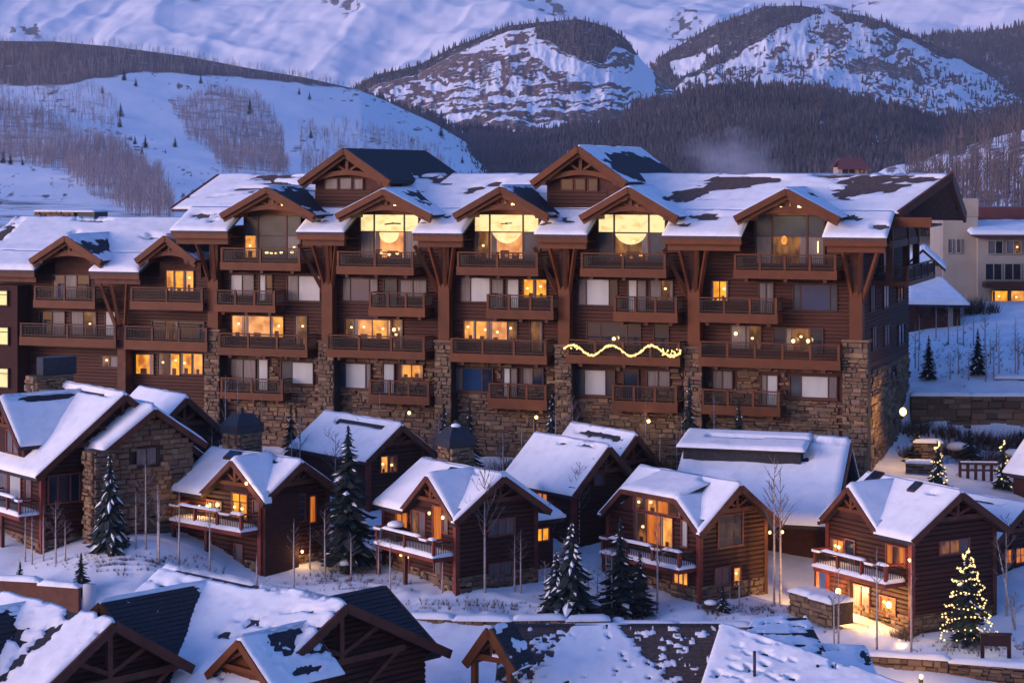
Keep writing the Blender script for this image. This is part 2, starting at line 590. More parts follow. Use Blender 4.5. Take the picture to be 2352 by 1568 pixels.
# the wide valley floor that the hills rise from
vx, vy = np.linspace(-2200, 2400, 70), np.concatenate([np.linspace(-25, 100, 6), np.linspace(130, 330, 12), np.linspace(380, 3300, 50)])
VX, VY = np.meshgrid(vx, vy)
VZ = np.interp(VY, [-25, 90, 325, 1000, 3300], [-8, -7, 14.0, 18.5, 40]) + 1.5 * (fbm(VX / 60, VY / 60, 0, 411) - 0.5)
put('snow_ground', grid_mesh('snow_ground', np.stack([GX, GY, GZ], -1), M['ground']), None, 'structure')


# ------------------------------------------------------------------ mountains and hills
def mat_cover(name, rock, brush, forest, scale, snow=(0.80, 0.81, 0.86)):
    """snow where the cover attribute is 0, bare ground of three kinds where it is set, edges broken up by noise"""
    m, nt, b, N = nmat(name)
    b.inputs['Roughness'].default_value = 0.9
    b.inputs['Specular IOR Level'].default_value = 0.1
    at_ = N.new('ShaderNodeAttribute')
    at_.attribute_name = 'cover'
    sp = N.new('ShaderNodeSeparateColor')
    nt.links.new(at_.outputs['Color'], sp.inputs[0])
    tc = N.new('ShaderNodeTexCoord')
    nz = N.new('ShaderNodeTexNoise')
    nz.inputs['Scale'].default_value = scale
    nz.inputs['Detail'].default_value = 8
    nz.inputs['Roughness'].default_value = 0.65
    nt.links.new(tc.outputs['Object'], nz.inputs['Vector'])
    prev = None
    for i, c in enumerate((forest, rock, brush)):
        a = N.new('ShaderNodeMath')
        a.operation = 'ADD'
        nt.links.new(sp.outputs[i], a.inputs[0])
        nt.links.new(nz.outputs['Fac'], a.inputs[1])
        r = N.new('ShaderNodeMapRange')
        r.inputs[1].default_value = 0.90
        r.inputs[2].default_value = 1.10
        nt.links.new(a.outputs[0], r.inputs[0])
        cv = N.new('ShaderNodeMix')
        cv.data_type = 'RGBA'
        cv.inputs[6].default_value = (*[x * 0.6 for x in c], 1)
        cv.inputs[7].default_value = (*[x * 1.4 for x in c], 1)
        nt.links.new(nz.outputs['Fac'], cv.inputs[0])
        mx = N.new('ShaderNodeMix')
        mx.data_type = 'RGBA'
        nt.links.new(r.outputs[0], mx.inputs[0])
        if prev is None:
            mx.inputs[6].default_value = (*snow, 1)
        else:
            nt.links.new(prev, mx.inputs[6])
        nt.links.new(cv.outputs[2], mx.inputs[7])
        prev = mx.outputs[2]
    nt.links.new(prev, b.inputs['Base Color'])
    return m


def inpoly(px, py, poly):
    px, py = np.asarray(px, float), np.asarray(py, float)
    r = np.zeros(px.shape, bool)
    n = len(poly)
    for i in range(n):
        (x0, y0), (x1, y1) = poly[i], poly[(i + 1) % n]
        c = ((y0 > py) != (y1 > py)) & (px < (x1 - x0) * (py - y0) / (y1 - y0 + 1e-9) + x0)
        r ^= c
    return r


def wob(px, py, s, seed):
    return px + s * (fbm(px / (s * 2.2), py / (s * 2.2), 0, seed) - 0.5) * 2, py + s * (fbm(px / (s * 2.2), py / (s * 2.2), 5, seed + 9) - 0.5) * 2


class Hill:
    """a slope from a foot line to a ridge line, both given by bearing and elevation, with its back falling away behind the ridge"""

    def __init__(s, name, top, bot, Yb, Yt, amp, wl, seed, mat, cover=None, nx=320, nt=130, x0=-700, x1=3050, pw=1.0, ridge=None, crag=0.0, drift=0.0):
        s.crag, s.drift = crag, drift
        s.px = np.linspace(x0, x1, nx)
        s.t = np.linspace(0, 1, nt)
        s.top, s.bot, s.Yb, s.Yt, s.amp, s.wl, s.seed, s.pw = top, bot, Yb, Yt, amp, wl, seed, pw
        PX, T = np.meshgrid(s.px, s.t)
        P, PY = s.pos(PX, T)
        cov = np.zeros(P.shape) if cover is None else cover(PX, PY, T)
        back = [P[-1] + np.array([0, (s.Yt - s.Yb) * k, 0]) - np.array([0, 0, 1]) * (P[-1, :, 2:3] - CAMZ + 60) * k * 0.8 for k in (0.15, 0.5, 1.0)]
        P = np.concatenate([P, np.stack(back)])
        cov = np.concatenate([cov, np.repeat(cov[-1:], 3, 0)])
        s.obj = put(name, grid_mesh(name, P, mat, True, cov), None, 'structure')

    def pos(s, PX, T):
        yt = np.interp(PX, [p[0] for p in s.top], [p[1] for p in s.top])
        yb = np.interp(PX, [p[0] for p in s.bot], [p[1] for p in s.bot])
        PY = yb + (yt - yb) * T
        Y = s.Yb + (s.Yt - s.Yb) * T ** s.pw
        X = (PX - PCX) / FPX * Y
        Z = CAMZ - (PY - HZN) / FPX * Y
        w = s.wl
        n = fbm(X / w, Y / w * 0.6, 0, s.seed, 6) - 0.5
        rdg = 1 - np.abs(2 * fbm(X / (w * 1.7) + Y / (w * 4.0), Y / (w * 5.0), 2, s.seed + 5, 5) - 1)
        fade = sstep(0.0, 0.12, T) * (0.25 + 0.75 * sstep(1.0, 0.75, T))
        Z = Z + s.amp * (1.3 * n + 0.8 * (rdg - 0.8)) * fade
        if s.drift:
            q = fbm(PX / 130, PY / 130, 0, s.seed + 50) * 120
            d = 1 - np.abs(2 * fbm((PX + 1.3 * PY + q) / 190, (PY - 0.4 * PX) / 520, 0, s.seed + 51, 4) - 1)
            Z = Z + s.drift * (d - 0.75) * fade
        if s.crag:
            wx = PX + 18 * (fbm(PX / 60, PY / 40, 0, s.seed + 40) - 0.5)
            g = 1 - np.abs(2 * fbm(wx / 34, PY / 120, 0, s.seed + 41, 5) - 1)
            g2 = 1 - np.abs(2 * fbm(wx / 13, PY / 16, 3, s.seed + 42, 4) - 1)
            Z = Z + s.crag * (1.4 * (g - 0.75) + 0.5 * (g2 - 0.75)) * fade
        return np.stack([X, Y, Z], -1), PY


def cov_back(px, py, T):
    wx, wy = wob(px, py, 26, 11)
    rock = np.zeros(px.shape)
    for c, r in (((410, 5), (90, 26)), ((790, 22), (120, 52)), ((1240, 12), (100, 26)), ((1570, 70), (70, 60)), ((1950, 2), (120, 14)), ((60, 60), (70, 28))):
        d = np.hypot((wx - c[0]) / r[0], (wy - c[1]) / r[1])
        rock = np.maximum(rock, 0.62 * sstep(1.15, 0.3, d))
    rock = np.maximum(rock, 0.50 * sstep(0.60, 0.75, fbm(px / 160, py / 50, 0, 21)) * sstep(-20, -90, py))
    n = fbm(px / 14, py / 8, 1, 33, 5)
    return np.stack([np.zeros(px.shape), rock * sstep(0.42, 0.56, n) * 1.15, np.zeros(px.shape)], -1)


mat_back = mat_cover('far_mountain_snow', (0.10, 0.08, 0.085), (0.1, 0.08, 0.08), (0.04, 0.04, 0.05), 0.06)
Hill('mountain', [(-250, -150), (400, -90), (1200, -190), (2000, -110), (2600, -160)], [(-250, 330), (2600, 330)], 3100, 6000, 120, 560, 4,
     mat_back, cov_back, 520, 220, -250, 2600, pw=1.15, drift=34)


def cov_ridge(px, py, T):
    return np.stack([0.62 + 0 * px, 0 * px, 0.1 + 0 * px], -1)


mat_for = mat_cover('forest_floor', (0.10, 0.075, 0.075), (0.19, 0.145, 0.145), (0.11, 0.095, 0.11), 0.03)
H_east = Hill('hill_wooded', [(1990, 150), (2080, 100), (2130, 80), (2250, 74), (2352, 60), (2520, 30), (2600, 20)], [(1990, 330), (2600, 330)], 2500, 3050, 20, 300, 8,
              mat_for, cov_ridge, 140, 60, 1990, 2600)


def cov_peak(px, py, T):
    wx, wy = wob(px, py, 14, 41)
    f = inpoly(wx, wy, [(1380, 260), (1470, 165), (1640, 52), (1760, 5), (1850, 5), (1905, 28), (1870, 28), (1760, 85), (1650, 150), (1560, 205), (1480, 250)])
    f2 = inpoly(wx, wy, [(1905, 20), (2000, 40), (2110, 85), (2220, 140), (2180, 140), (2060, 80), (1940, 48)])
    n = fbm(px / 13, py / 9, 0, 51)
    n2 = fbm(px / 40, py / 18, 0, 52)
    n3 = fbm(px / 7, py / 5, 6, 57, 4)
    rock = 0.66 * sstep(0.46, 0.53, 0.40 * n + 0.60 * n3) * sstep(0.22, 0.48, n2)
    b = inpoly(wx, wy, [(1960, 140), (2090, 150), (2140, 185), (2060, 175), (1950, 175)]) | inpoly(wx, wy, [(1890, 60), (1915, 60), (1960, 90), (1890, 95)])
    rock = np.maximum(rock, 0.6 * b)
    sn = 0.55 * sstep(0.5, 0.62, fbm(px / 26, py / 20, 3, 55)) * (inpoly(wx, wy, [(1540, 150), (1680, 95), (1690, 120), (1560, 190)]))
    fo = np.where(f | f2, 0.66 - sn, 0.0)
    return np.stack([fo, np.where(f | f2, 0, rock), 0.30 * sstep(0.5, 0.7, n2)], -1)


mat_rock = mat_cover('cliff_rock', (0.150, 0.096, 0.086), (0.10, 0.07, 0.07), (0.055, 0.05, 0.06), 0.11)
H_peak = Hill('mountain_snowy', [(1380, 240), (1460, 168), (1540, 118), (1640, 58), (1760, 14), (1850, 16), (1910, 24), (2000, 42), (2110, 88), (2200, 132), (2300, 190), (2400, 235), (2600, 290)],
              [(1380, 400), (2600, 400)], 1900, 2800, 30, 230, 14, mat_rock, cov_peak, 480, 220, 1380, 2600, crag=5, drift=14)


def cov_cliff(px, py, T):
    wx, wy = wob(px, py, 12, 61)
    f = inpoly(wx, wy, [(1232, 48), (1340, 40), (1420, 70), (1470, 130), (1420, 118), (1395, 150), (1335, 150), (1270, 105), (1232, 90)])
    top = np.interp(px, [p[0] for p in CLIFF_TOP], [p[1] for p in CLIFF_TOP])
    f |= (py - top < 24 - 12 * sstep(900, 1180, px)) & (px < 1240)
    band = fbm(px / 130, (py + 0.06 * (px - 1100)) / 11, 0, 63)
    n = fbm(px / 34, py / 16, 0, 64)
    fine = fbm(px / 9, py / 5, 0, 66, 4)
    st2 = fbm(px / 60, (py + 0.08 * (px - 1100)) / 4.5, 0, 67, 3)
    rock = 0.66 * sstep(0.45, 0.51, 0.30 * band + 0.22 * n + 0.24 * fine + 0.24 * st2)
    big = inpoly(wx, wy, [(975, 185), (1010, 160), (1105, 115), (1112, 150), (1100, 178), (1050, 192), (990, 198)]) | inpoly(wx, wy, [(1165, 178), (1225, 132), (1262, 150), (1310, 205), (1290, 212), (1240, 172), (1185, 188)]) \
        | inpoly(wx, wy, [(1160, 85), (1200, 70), (1222, 85), (1210, 100), (1165, 105)]) | inpoly(wx, wy, [(1150, 130), (1175, 130), (1170, 200), (1150, 220)])
    gully = inpoly(wx, wy, [(1108, 120), (1148, 118), (1130, 160), (1118, 200), (1124, 245), (1108, 245), (1100, 190)])
    rock = np.where(big, 0.66 - 0.3 * sstep(0.60, 0.68, fine), rock)
    clear = inpoly(wx, wy, [(1210, 105), (1250, 105), (1330, 150), (1450, 190), (1460, 120), (1500, 130), (1500, 230), (1380, 190), (1290, 170), (1220, 130)])
    rock = np.where(clear, rock * 0.25, rock)
    return np.stack([np.where(f, 0.66, np.where(gully, 0.52, 0.0)), np.where(f, 0, rock), 0.0 * px], -1)


CLIFF_TOP = [(740, 225), (810, 203), (860, 170), (960, 148), (1050, 103), (1120, 78), (1170, 60), (1230, 54), (1330, 48), (1400, 66), (1440, 96), (1480, 150), (1560, 215), (1640, 260)]
H_cliff = Hill('mountain_cliff', CLIFF_TOP, [(740, 400), (1640, 400)], 1650, 2250, 18, 180, 24, mat_rock, cov_cliff, 420, 230, 740, 1640, crag=3.5, drift=9)

FOREST_TOP = [(840, 219), (900, 240), (980, 268), (1060, 296), (1110, 304), (1190, 316), (1240, 306), (1330, 296), (1420, 284), (1440, 250), (1500, 226), (1570, 212), (1700, 198), (1880, 206), (1980, 228),
              (2060, 244), (2150, 285), (2185, 270), (2260, 268), (2352, 246), (2600, 200)]


def cov_forest(px, py, T):
    n = fbm(px / 120, py / 40, 0, 71)
    br = 0.5 * sstep(0.45, 0.65, fbm(px / 150, py / 45, 2, 77))
    gap = sstep(0.63, 0.73, fbm(px / 60, py / 22, 1, 73)) * 0.45
    return np.stack([0.68 - gap, 0 * px, br], -1)


vcov = (0.66 - 0.4 * sstep(0.55, 0.7, fbm(VX / 70, VY / 70, 0, 415))) * sstep(325, 380, VY) * sstep(-40, 10, VX - VY * 0.02)
put('valley_ground', grid_mesh('valley_ground', np.stack([VX, VY, VZ], -1), mat_for, True, np.stack([vcov, 0 * vcov, 0 * vcov], -1)), None, 'structure')
H_forest = Hill('hill_forest', FOREST_TOP, [(840, 440), (2600, 440)], 950, 1550, 7, 160, 34, mat_for, cov_forest, 340, 120, 840, 2600)

LEFT_TOP = [(-700, 70), (0, 92), (120, 94), (250, 106), (420, 130), (560, 156), (700, 180), (830, 209), (900, 240), (1000, 286), (1090, 340), (1170, 392), (1300, 440)]
BAND_LOW = [(-700, 185), (0, 190), (140, 198), (210, 186), (330, 172), (470, 178), (640, 192), (830, 212), (900, 243)]
GROVES = [[(-200, 250), (60, 250), (150, 296), (280, 326), (300, 372), (395, 455), (395, 520), (240, 470), (100, 395), (-200, 340)],
          [(395, 240), (470, 215), (600, 225), (640, 290), (665, 405), (510, 405), (480, 335), (410, 296)]]
THIN = [[(-200, 192), (200, 192), (280, 240), (270, 300), (150, 290), (60, 250), (-200, 250)], [(680, 290), (880, 300), (1000, 360), (1050, 395), (700, 400)]]


def cov_left(px, py, T):
    wx, wy = wob(px, py, 16, 81)
    low = np.interp(px, [p[0] for p in BAND_LOW], [p[1] for p in BAND_LOW]) + 10 * (fbm(px / 30, py / 30, 0, 87) - 0.5)
    band = sstep(8, -10, py - low) * (px < 905)
    gr = sum(inpoly(wx, wy, g) for g in GROVES) > 0
    th = sum(inpoly(wx, wy, g) for g in THIN) > 0
    n = fbm(px / 10, py / 6, 0, 88)
    br = np.maximum(0.72 * band, np.where(gr, 0.42, np.where(th, 0.33, 0.0)))
    br = np.maximum(br, 0.52 * sstep(0.52, 0.66, n) * sstep(0.36, 0.55, fbm(px / 70, py / 40, 0, 89)))
    low2 = sstep(430, 470, py) * (px < 330) * 0.42
    return np.stack([0 * px, 0 * px, np.maximum(br, low2)], -1)


mat_left = mat_cover('hill_snow_brush', (0.10, 0.08, 0.08), (0.150, 0.108, 0.098), (0.04, 0.04, 0.05), 0.06)
H_left = Hill('hill_snowy', LEFT_TOP, [(-700, 530), (3050, 530)], 330, 1350, 6, 110, 44, mat_left, cov_left, 300, 170, -260, 1300)


def cov_rn(px, py, T):
    n = fbm(px / 22, py / 22, 0, 91)
    return np.stack([0.5 * sstep(0.58, 0.7, fbm(px / 50, py / 40, 4, 95)), 0 * px, 0.58 * sstep(0.36, 0.56, n)], -1)


mat_rn = mat_cover('near_hill_brush', (0.10, 0.08, 0.08), (0.115, 0.075, 0.075), (0.05, 0.045, 0.05), 0.25)
H_right = Hill('hill_brushy', [(1900, 470), (2040, 385), (2120, 372), (2170, 348), (2200, 345), (2260, 325), (2352, 300), (2520, 265), (2700, 240)], [(1900, 520), (2700, 520)], 300, 640, 5, 60, 54,
               mat_rn, cov_rn, 180, 90, 1900, 2700)


def scatter(h, n, mask, seed, hmin, hmax):
    r = np.random.RandomState(seed)
    px = r.uniform(h.px[0], min(h.px[-1], 2700), n)
    px = np.where(px < -150, r.uniform(-150, 2500, n), px)
    px = np.clip(px, h.px[0], h.px[-1])
    t = r.uniform(0.0, 1.0, n)
    P, PY = h.pos(px, t)
    keep = mask(px, PY, t, r.uniform(0, 1, n))
    P = P[keep]
    return P, r.uniform(hmin, hmax, len(P)) * (0.75 + 0.5 * r.uniform(0, 1, len(P))), r.uniform(0, 6.28, len(P)), px[keep], PY[keep]


cone_v = [(0.30 * math.cos(a), 0.30 * math.sin(a), 0.05) for a in [k * 2 * math.pi / 5 for k in range(5)]] + [(0, 0, 0.62)] + \
         [(0.19 * math.cos(a), 0.19 * math.sin(a), 0.42) for a in [0.6 + k * 2 * math.pi / 5 for k in range(5)]] + [(0, 0, 1.0)]
cone_f = [(k, (k + 1) % 5, 5) for k in range(5)] + [(6 + k, 6 + (k + 1) % 5, 11) for k in range(5)]


def dmask(c, lim=0.3):
    return lambda px, py, t, u: (c(px, py, t)[..., 0] > lim) & (u < 0.96)


def forest(name, h, n, mask, seed, h0, h1):
    P, s, r, px, py = scatter(h, n, mask, seed, h0, h1)
    P[:, 2] -= 0.5
    o = put(name, soup(name, cone_v, cone_f, P, s * 0.62, M['forest'], r, s), None, 'stuff')
    o['label'] = name.replace('_', ' ') + ' seen as one dark mass'
    return o


forest('valley_forest', H_forest, 42000, lambda px, py, t, u: (u < 0.25 + 0.75 * sstep(0.35, 0.6, fbm(px / 70, py / 30, 0, 75))), 1, 4.5, 9)
rv = np.random.RandomState(17)
fy = rv.uniform(345, 980, 3600)
fx = rv.uniform(-0.03, 0.30, 3600) * fy + rv.uniform(-20, 60, 3600)
ok = (vnoise(fx / 60, fy / 60, 0, 415) < 0.62)
fx, fy = fx[ok], fy[ok]
fz = np.interp(fy, [325, 1000], [14.0, 18.5]) - 0.6
o = put('valley_floor_forest', soup('valley_floor_forest', cone_v, cone_f, np.stack([fx, fy, fz], -1), rv.uniform(2.5, 5, len(fx)) * 0.6, M['forest'], rv.uniform(0, 6, len(fx)), rv.uniform(2.5, 5, len(fx))), None, 'stuff')
o['label'] = 'dark young conifers on the valley floor behind the lodge'
forest('cliff_top_forest', H_cliff, 9000, dmask(cov_cliff, 0.6), 2, 4.5, 8)
forest('peak_forest', H_peak, 12000, lambda px, py, t, u: ((cov_peak(px, py, t)[..., 0] > 0.6) & (u < 0.9)) | ((u < 0.16) & (fbm(px / 40, py / 18, 0, 52) > 0.40)), 3, 5.5, 10)
forest('east_ridge_forest', H_east, 8000, lambda px, py, t, u: u < 2, 4, 7, 12)
forest('slope_edge_conifers', H_right, 500, lambda px, py, t, u: (u < 0.25) & (px > 2120) & ((t > 0.9) | (u < 0.02)), 5, 6, 10)

# bare aspen groves on the snowy hill: thin upright stems with a few raised twigs, nobody could count them
stem_v, stem_f = [], []
for a, b in (((0, 0, 0), (0.0, 0, 1.0)), ((0.0, 0, 0.45), (0.16, 0.05, 0.92)), ((0, 0, 0.5), (-0.15, 0.03, 0.9)), ((0, 0, 0.62), (0.05, -0.15, 0.98)), ((0, 0, 0.38), (-0.10, -0.12, 0.75))):
    w0, w1 = (0.013, 0.006) if a[2] == 0 else (0.007, 0.004)
    k = len(stem_v)
    for ang in (0, 2.09, 4.19):
        stem_v.append((a[0] + w0 * math.cos(ang), a[1] + w0 * math.sin(ang), a[2]))
    for ang in (0, 2.09, 4.19):
        stem_v.append((b[0] + w1 * math.cos(ang), b[1] + w1 * math.sin(ang), b[2]))
    stem_f += [(k, k + 1, k + 4, k + 3), (k + 1, k + 2, k + 5, k + 4), (k + 2, k, k + 3, k + 5)]


def gm(px, py, t, u):
    gr = sum(inpoly(*wob(px, py, 16, 81), g) for g in GROVES) > 0
    th = sum(inpoly(*wob(px, py, 16, 81), g) for g in THIN) > 0
    low = np.interp(px, [p[0] for p in BAND_LOW], [p[1] for p in BAND_LOW])
    return gr | (th & (u < 0.30)) | ((py < low) & (px < 900) & (u < 0.55))


P, s_, r_, _, _ = scatter(H_left, 30000, gm, 6, 4.0, 6.5)
P[:, 2] -= 0.2
o = put('aspen_grove', soup('aspen_grove', stem_v, stem_f, P, s_ * 1.15, M['grove'], r_, s_), None, 'stuff')
o['label'] = 'leafless aspen groves covering the snowy hill behind the lodge'
P, s_, r_, _, _ = scatter(H_right, 1500, lambda px, py, t, u: (px > 2080) & (u < 0.8), 7, 4, 8)
o = put('hillside_brush', soup('hillside_brush', stem_v, stem_f, P, s_ * 1.6, M['twig'], r_, s_), None, 'stuff')
o['label'] = 'leafless brush on the hill beyond the cream building'


# ------------------------------------------------------------------ trees
def conifer_meshes(h, R, seed, snow=0.35, droop=0.28, lv=0.30):
    r = random.Random(seed)
    tr = MB().tube([(0, 0, -0.3), (0, 0, h * 0.5), (0, 0, h * 0.98)], [0.022 * h + 0.03, 0.013 * h + 0.02, 0.01], 6)
    cr, sn = MB(), MB()
    z = 0.07 * h
    while z < h * 0.97:
        f = z / h
        rad = R * (1 - f) ** 0.9 * (0.55 + 0.45 * min(1, f / 0.12)) + 0.05
        nb = 5 + int(5 * (1 - f))
        a0 = r.uniform(0, 6.28)
        for k in range(nb):
            a = a0 + 6.283 * k / nb + r.uniform(-0.3, 0.3)
            L = rad * r.uniform(0.62, 1.15)
            zz = z + r.uniform(-0.12, 0.12)
            dr = L * droop * r.uniform(0.6, 1.4)
            d = Vector((math.cos(a), math.sin(a), 0))
            q = Vector((-math.sin(a), math.cos(a), 0))
            pts = [Vector((0, 0, zz + 0.12)), d * L * 0.4 + Vector((0, 0, zz)), d * L * 0.75 + Vector((0, 0, zz - dr * 0.6)), d * L + Vector((0, 0, zz - dr * 0.75))]
            w = [0.05, 0.20 * L + 0.05, 0.17 * L + 0.04, 0.0]
            for i in range(3):
                for sgn in (-1, 1):
                    o0, o1 = q * (sgn * w[i]), q * (sgn * w[i + 1])
                    lift = Vector((0, 0, -0.10 * L))
                    p = [pts[i], pts[i] + o0 + (lift if w[i] > 0.06 else Vector()), pts[i + 1] + o1 * r.uniform(0.7, 1.2) + lift * r.uniform(0.5, 1.3), pts[i + 1]]
                    if i == 2:
                        p = [pts[2], pts[2] + o0 + lift, pts[3]]
                    cr.face(p)
            if r.random() < snow and L > 0.25:
                j = r.uniform(0.35, 0.62)
                b = pts[1] * (1 - j) + pts[2] * j + Vector((0, 0, 0.06))
                l2, w2 = L * r.uniform(0.22, 0.36), L * r.uniform(0.08, 0.16)
                n = len(sn.v)
                dz = Vector((0, 0, -dr * 0.5 * l2 / max(L * 0.35, 0.01)))
                sn.v += [tuple(b - d * l2 * 0.9 - dz), tuple(b + q * w2 - Vector((0, 0, 0.05))), tuple(b + d * l2 + dz), tuple(b - q * w2 - Vector((0, 0, 0.05))), tuple(b + Vector((0, 0, 0.09)))]
                sn.f += [(n, n + 3, n + 4), (n + 3, n + 2, n + 4), (n + 2, n + 1, n + 4), (n + 1, n, n + 4)]
        z += lv * (1.1 - 0.5 * f)
    return tr, cr, sn


def conifer(h, R, seed, label, loc, snow=0.35, name='spruce_tree', group=None, droop=0.28, lv=0.30):
    tr, cr, sn = conifer_meshes(h, R, seed, snow, droop, lv)
    t = thing(name, label, 'tree', loc, RND.uniform(0, 6), group)
    tr.build('trunk', M['trunk'], t)
    cr.build('crown', M['needle'], t)
    if sn.f:
        sn.build('snow_cover', M['snow'], t, kind='stuff')
    t['h'] = h
    return t


def aspen_meshes(h, seed, nb=12, spread=0.9):
    r = random.Random(seed)
    bx, by = r.uniform(-0.1, 0.1), r.uniform(-0.1, 0.1)

    def c(f):
        return Vector((bx * math.sin(f * 3 + seed) * f * h * 0.1, by * math.sin(f * 2.3 + seed * 2) * f * h * 0.1, f * h))
    tr = MB().tube([c(f) if f > 0 else Vector((0, 0, -0.3)) for f in (0, 0.25, 0.5, 0.75, 1.0)], [0.009 * h + 0.02, 0.0075 * h + 0.016, 0.006 * h + 0.012, 0.003 * h + 0.01, 0.006], 6)
    cr = MB()
    for i in range(nb):
        f = 0.42 + 0.55 * (i + r.random()) / nb
        p = c(f)
        a = r.uniform(0, 6.28)
        L = spread * (1.15 - f) * r.uniform(0.7, 1.3) * h * 0.28
        d = Vector((math.cos(a), math.sin(a), r.uniform(0.7, 1.5))).normalized()
        m = p + d * L * 0.5
        e = p + d * L + Vector((0, 0, L * 0.15))
        cr.tube([p, m, e], [0.022, 0.016, 0.008], 4, False)
        for k in range(4):
            s = p.lerp(e, r.uniform(0.35, 0.95))
            d2 = (d + Vector((r.uniform(-0.8, 0.8), r.uniform(-0.8, 0.8), r.uniform(0, 0.5)))).normalized()
            cr.tube([s, s + d2 * L * r.uniform(0.2, 0.45)], [0.011, 0.006], 3, False)
    return tr, cr


ASPEN = {}


def aspen(px, top, bot, label, kind=0, group='bare aspens around the cottages', Y=None, lean=0.0):
    loc = at(px, bot) if Y is None else on(px, Y)
    h = max(1.5, (loc.z and (CAMZ - (top - HZN) / FPX * loc.y) - loc.z))
    if kind not in ASPEN:
        t = thing('aspen_tree', label, 'tree', loc, RND.uniform(0, 6), group)
        tr, cr = aspen_meshes(6.0, 3 + kind * 7, (8, 13, 18, 24)[kind], (0.55, 0.8, 1.0, 1.25)[kind])
        tr.build('trunk', M['aspen'], t, True)
        cr.build('crown', M['twig'], t)
        ASPEN[kind] = t
        t.scale = (h / 6.0 * 0.35 + 0.65,) * 2 + (h / 6.0,)
    else:
        t = dup(ASPEN[kind], label, loc, RND.uniform(0, 6), h / 6.0, group, h / 6.0 * 0.35 + 0.65)
    if lean:
        t.rotation_euler = (0, lean, 0)
    return t


# ------------------------------------------------------------------ building blocks
class Frame:
    """a building's own axes (x along its front, y into it); finds where on one of its planes the camera sees a picture point"""

    def __init__(s, loc, rz):
        s.loc, s.rz = Vector(loc), rz
        s.inv = (Matrix.Translation(s.loc) @ Matrix.Rotation(rz, 4, 'Z')).inverted()
        s.ro = s.inv @ Vector((0, 0, CAMZ))

    def hit(s, axis, off, px, py):
        d = s.inv.to_3x3() @ Vector(((px - PCX) / FPX, 1.0, -(py - HZN) / FPX))
        k = (off - s.ro[axis]) / d[axis]
        return s.ro + d * k

    def rect(s, axis, off, r):
        """(a0, a1, z0, z1) on the plane for a picture rectangle (left, top, right, bottom)"""
        cx, cy = (r[0] + r[2]) / 2, (r[1] + r[3]) / 2
        o = 1 - axis
        a = sorted((s.hit(axis, off, r[0], cy)[o], s.hit(axis, off, r[2], cy)[o]))
        return a[0], a[1], s.hit(axis, off, cx, r[3]).z, s.hit(axis, off, cx, r[1]).z


def pbox(mb, axis, off, sgn, a0, a1, d0, d1, z0, z1):
    """box on a wall plane, from depth d0 to d1 outwards"""
    e0, e1 = sorted((off + sgn * d0, off + sgn * d1))
    if axis == 1:
        mb.box(a0, a1, e0, e1, z0, z1)
    else:
        mb.box(e0, e1, a0, a1, z0, z1)


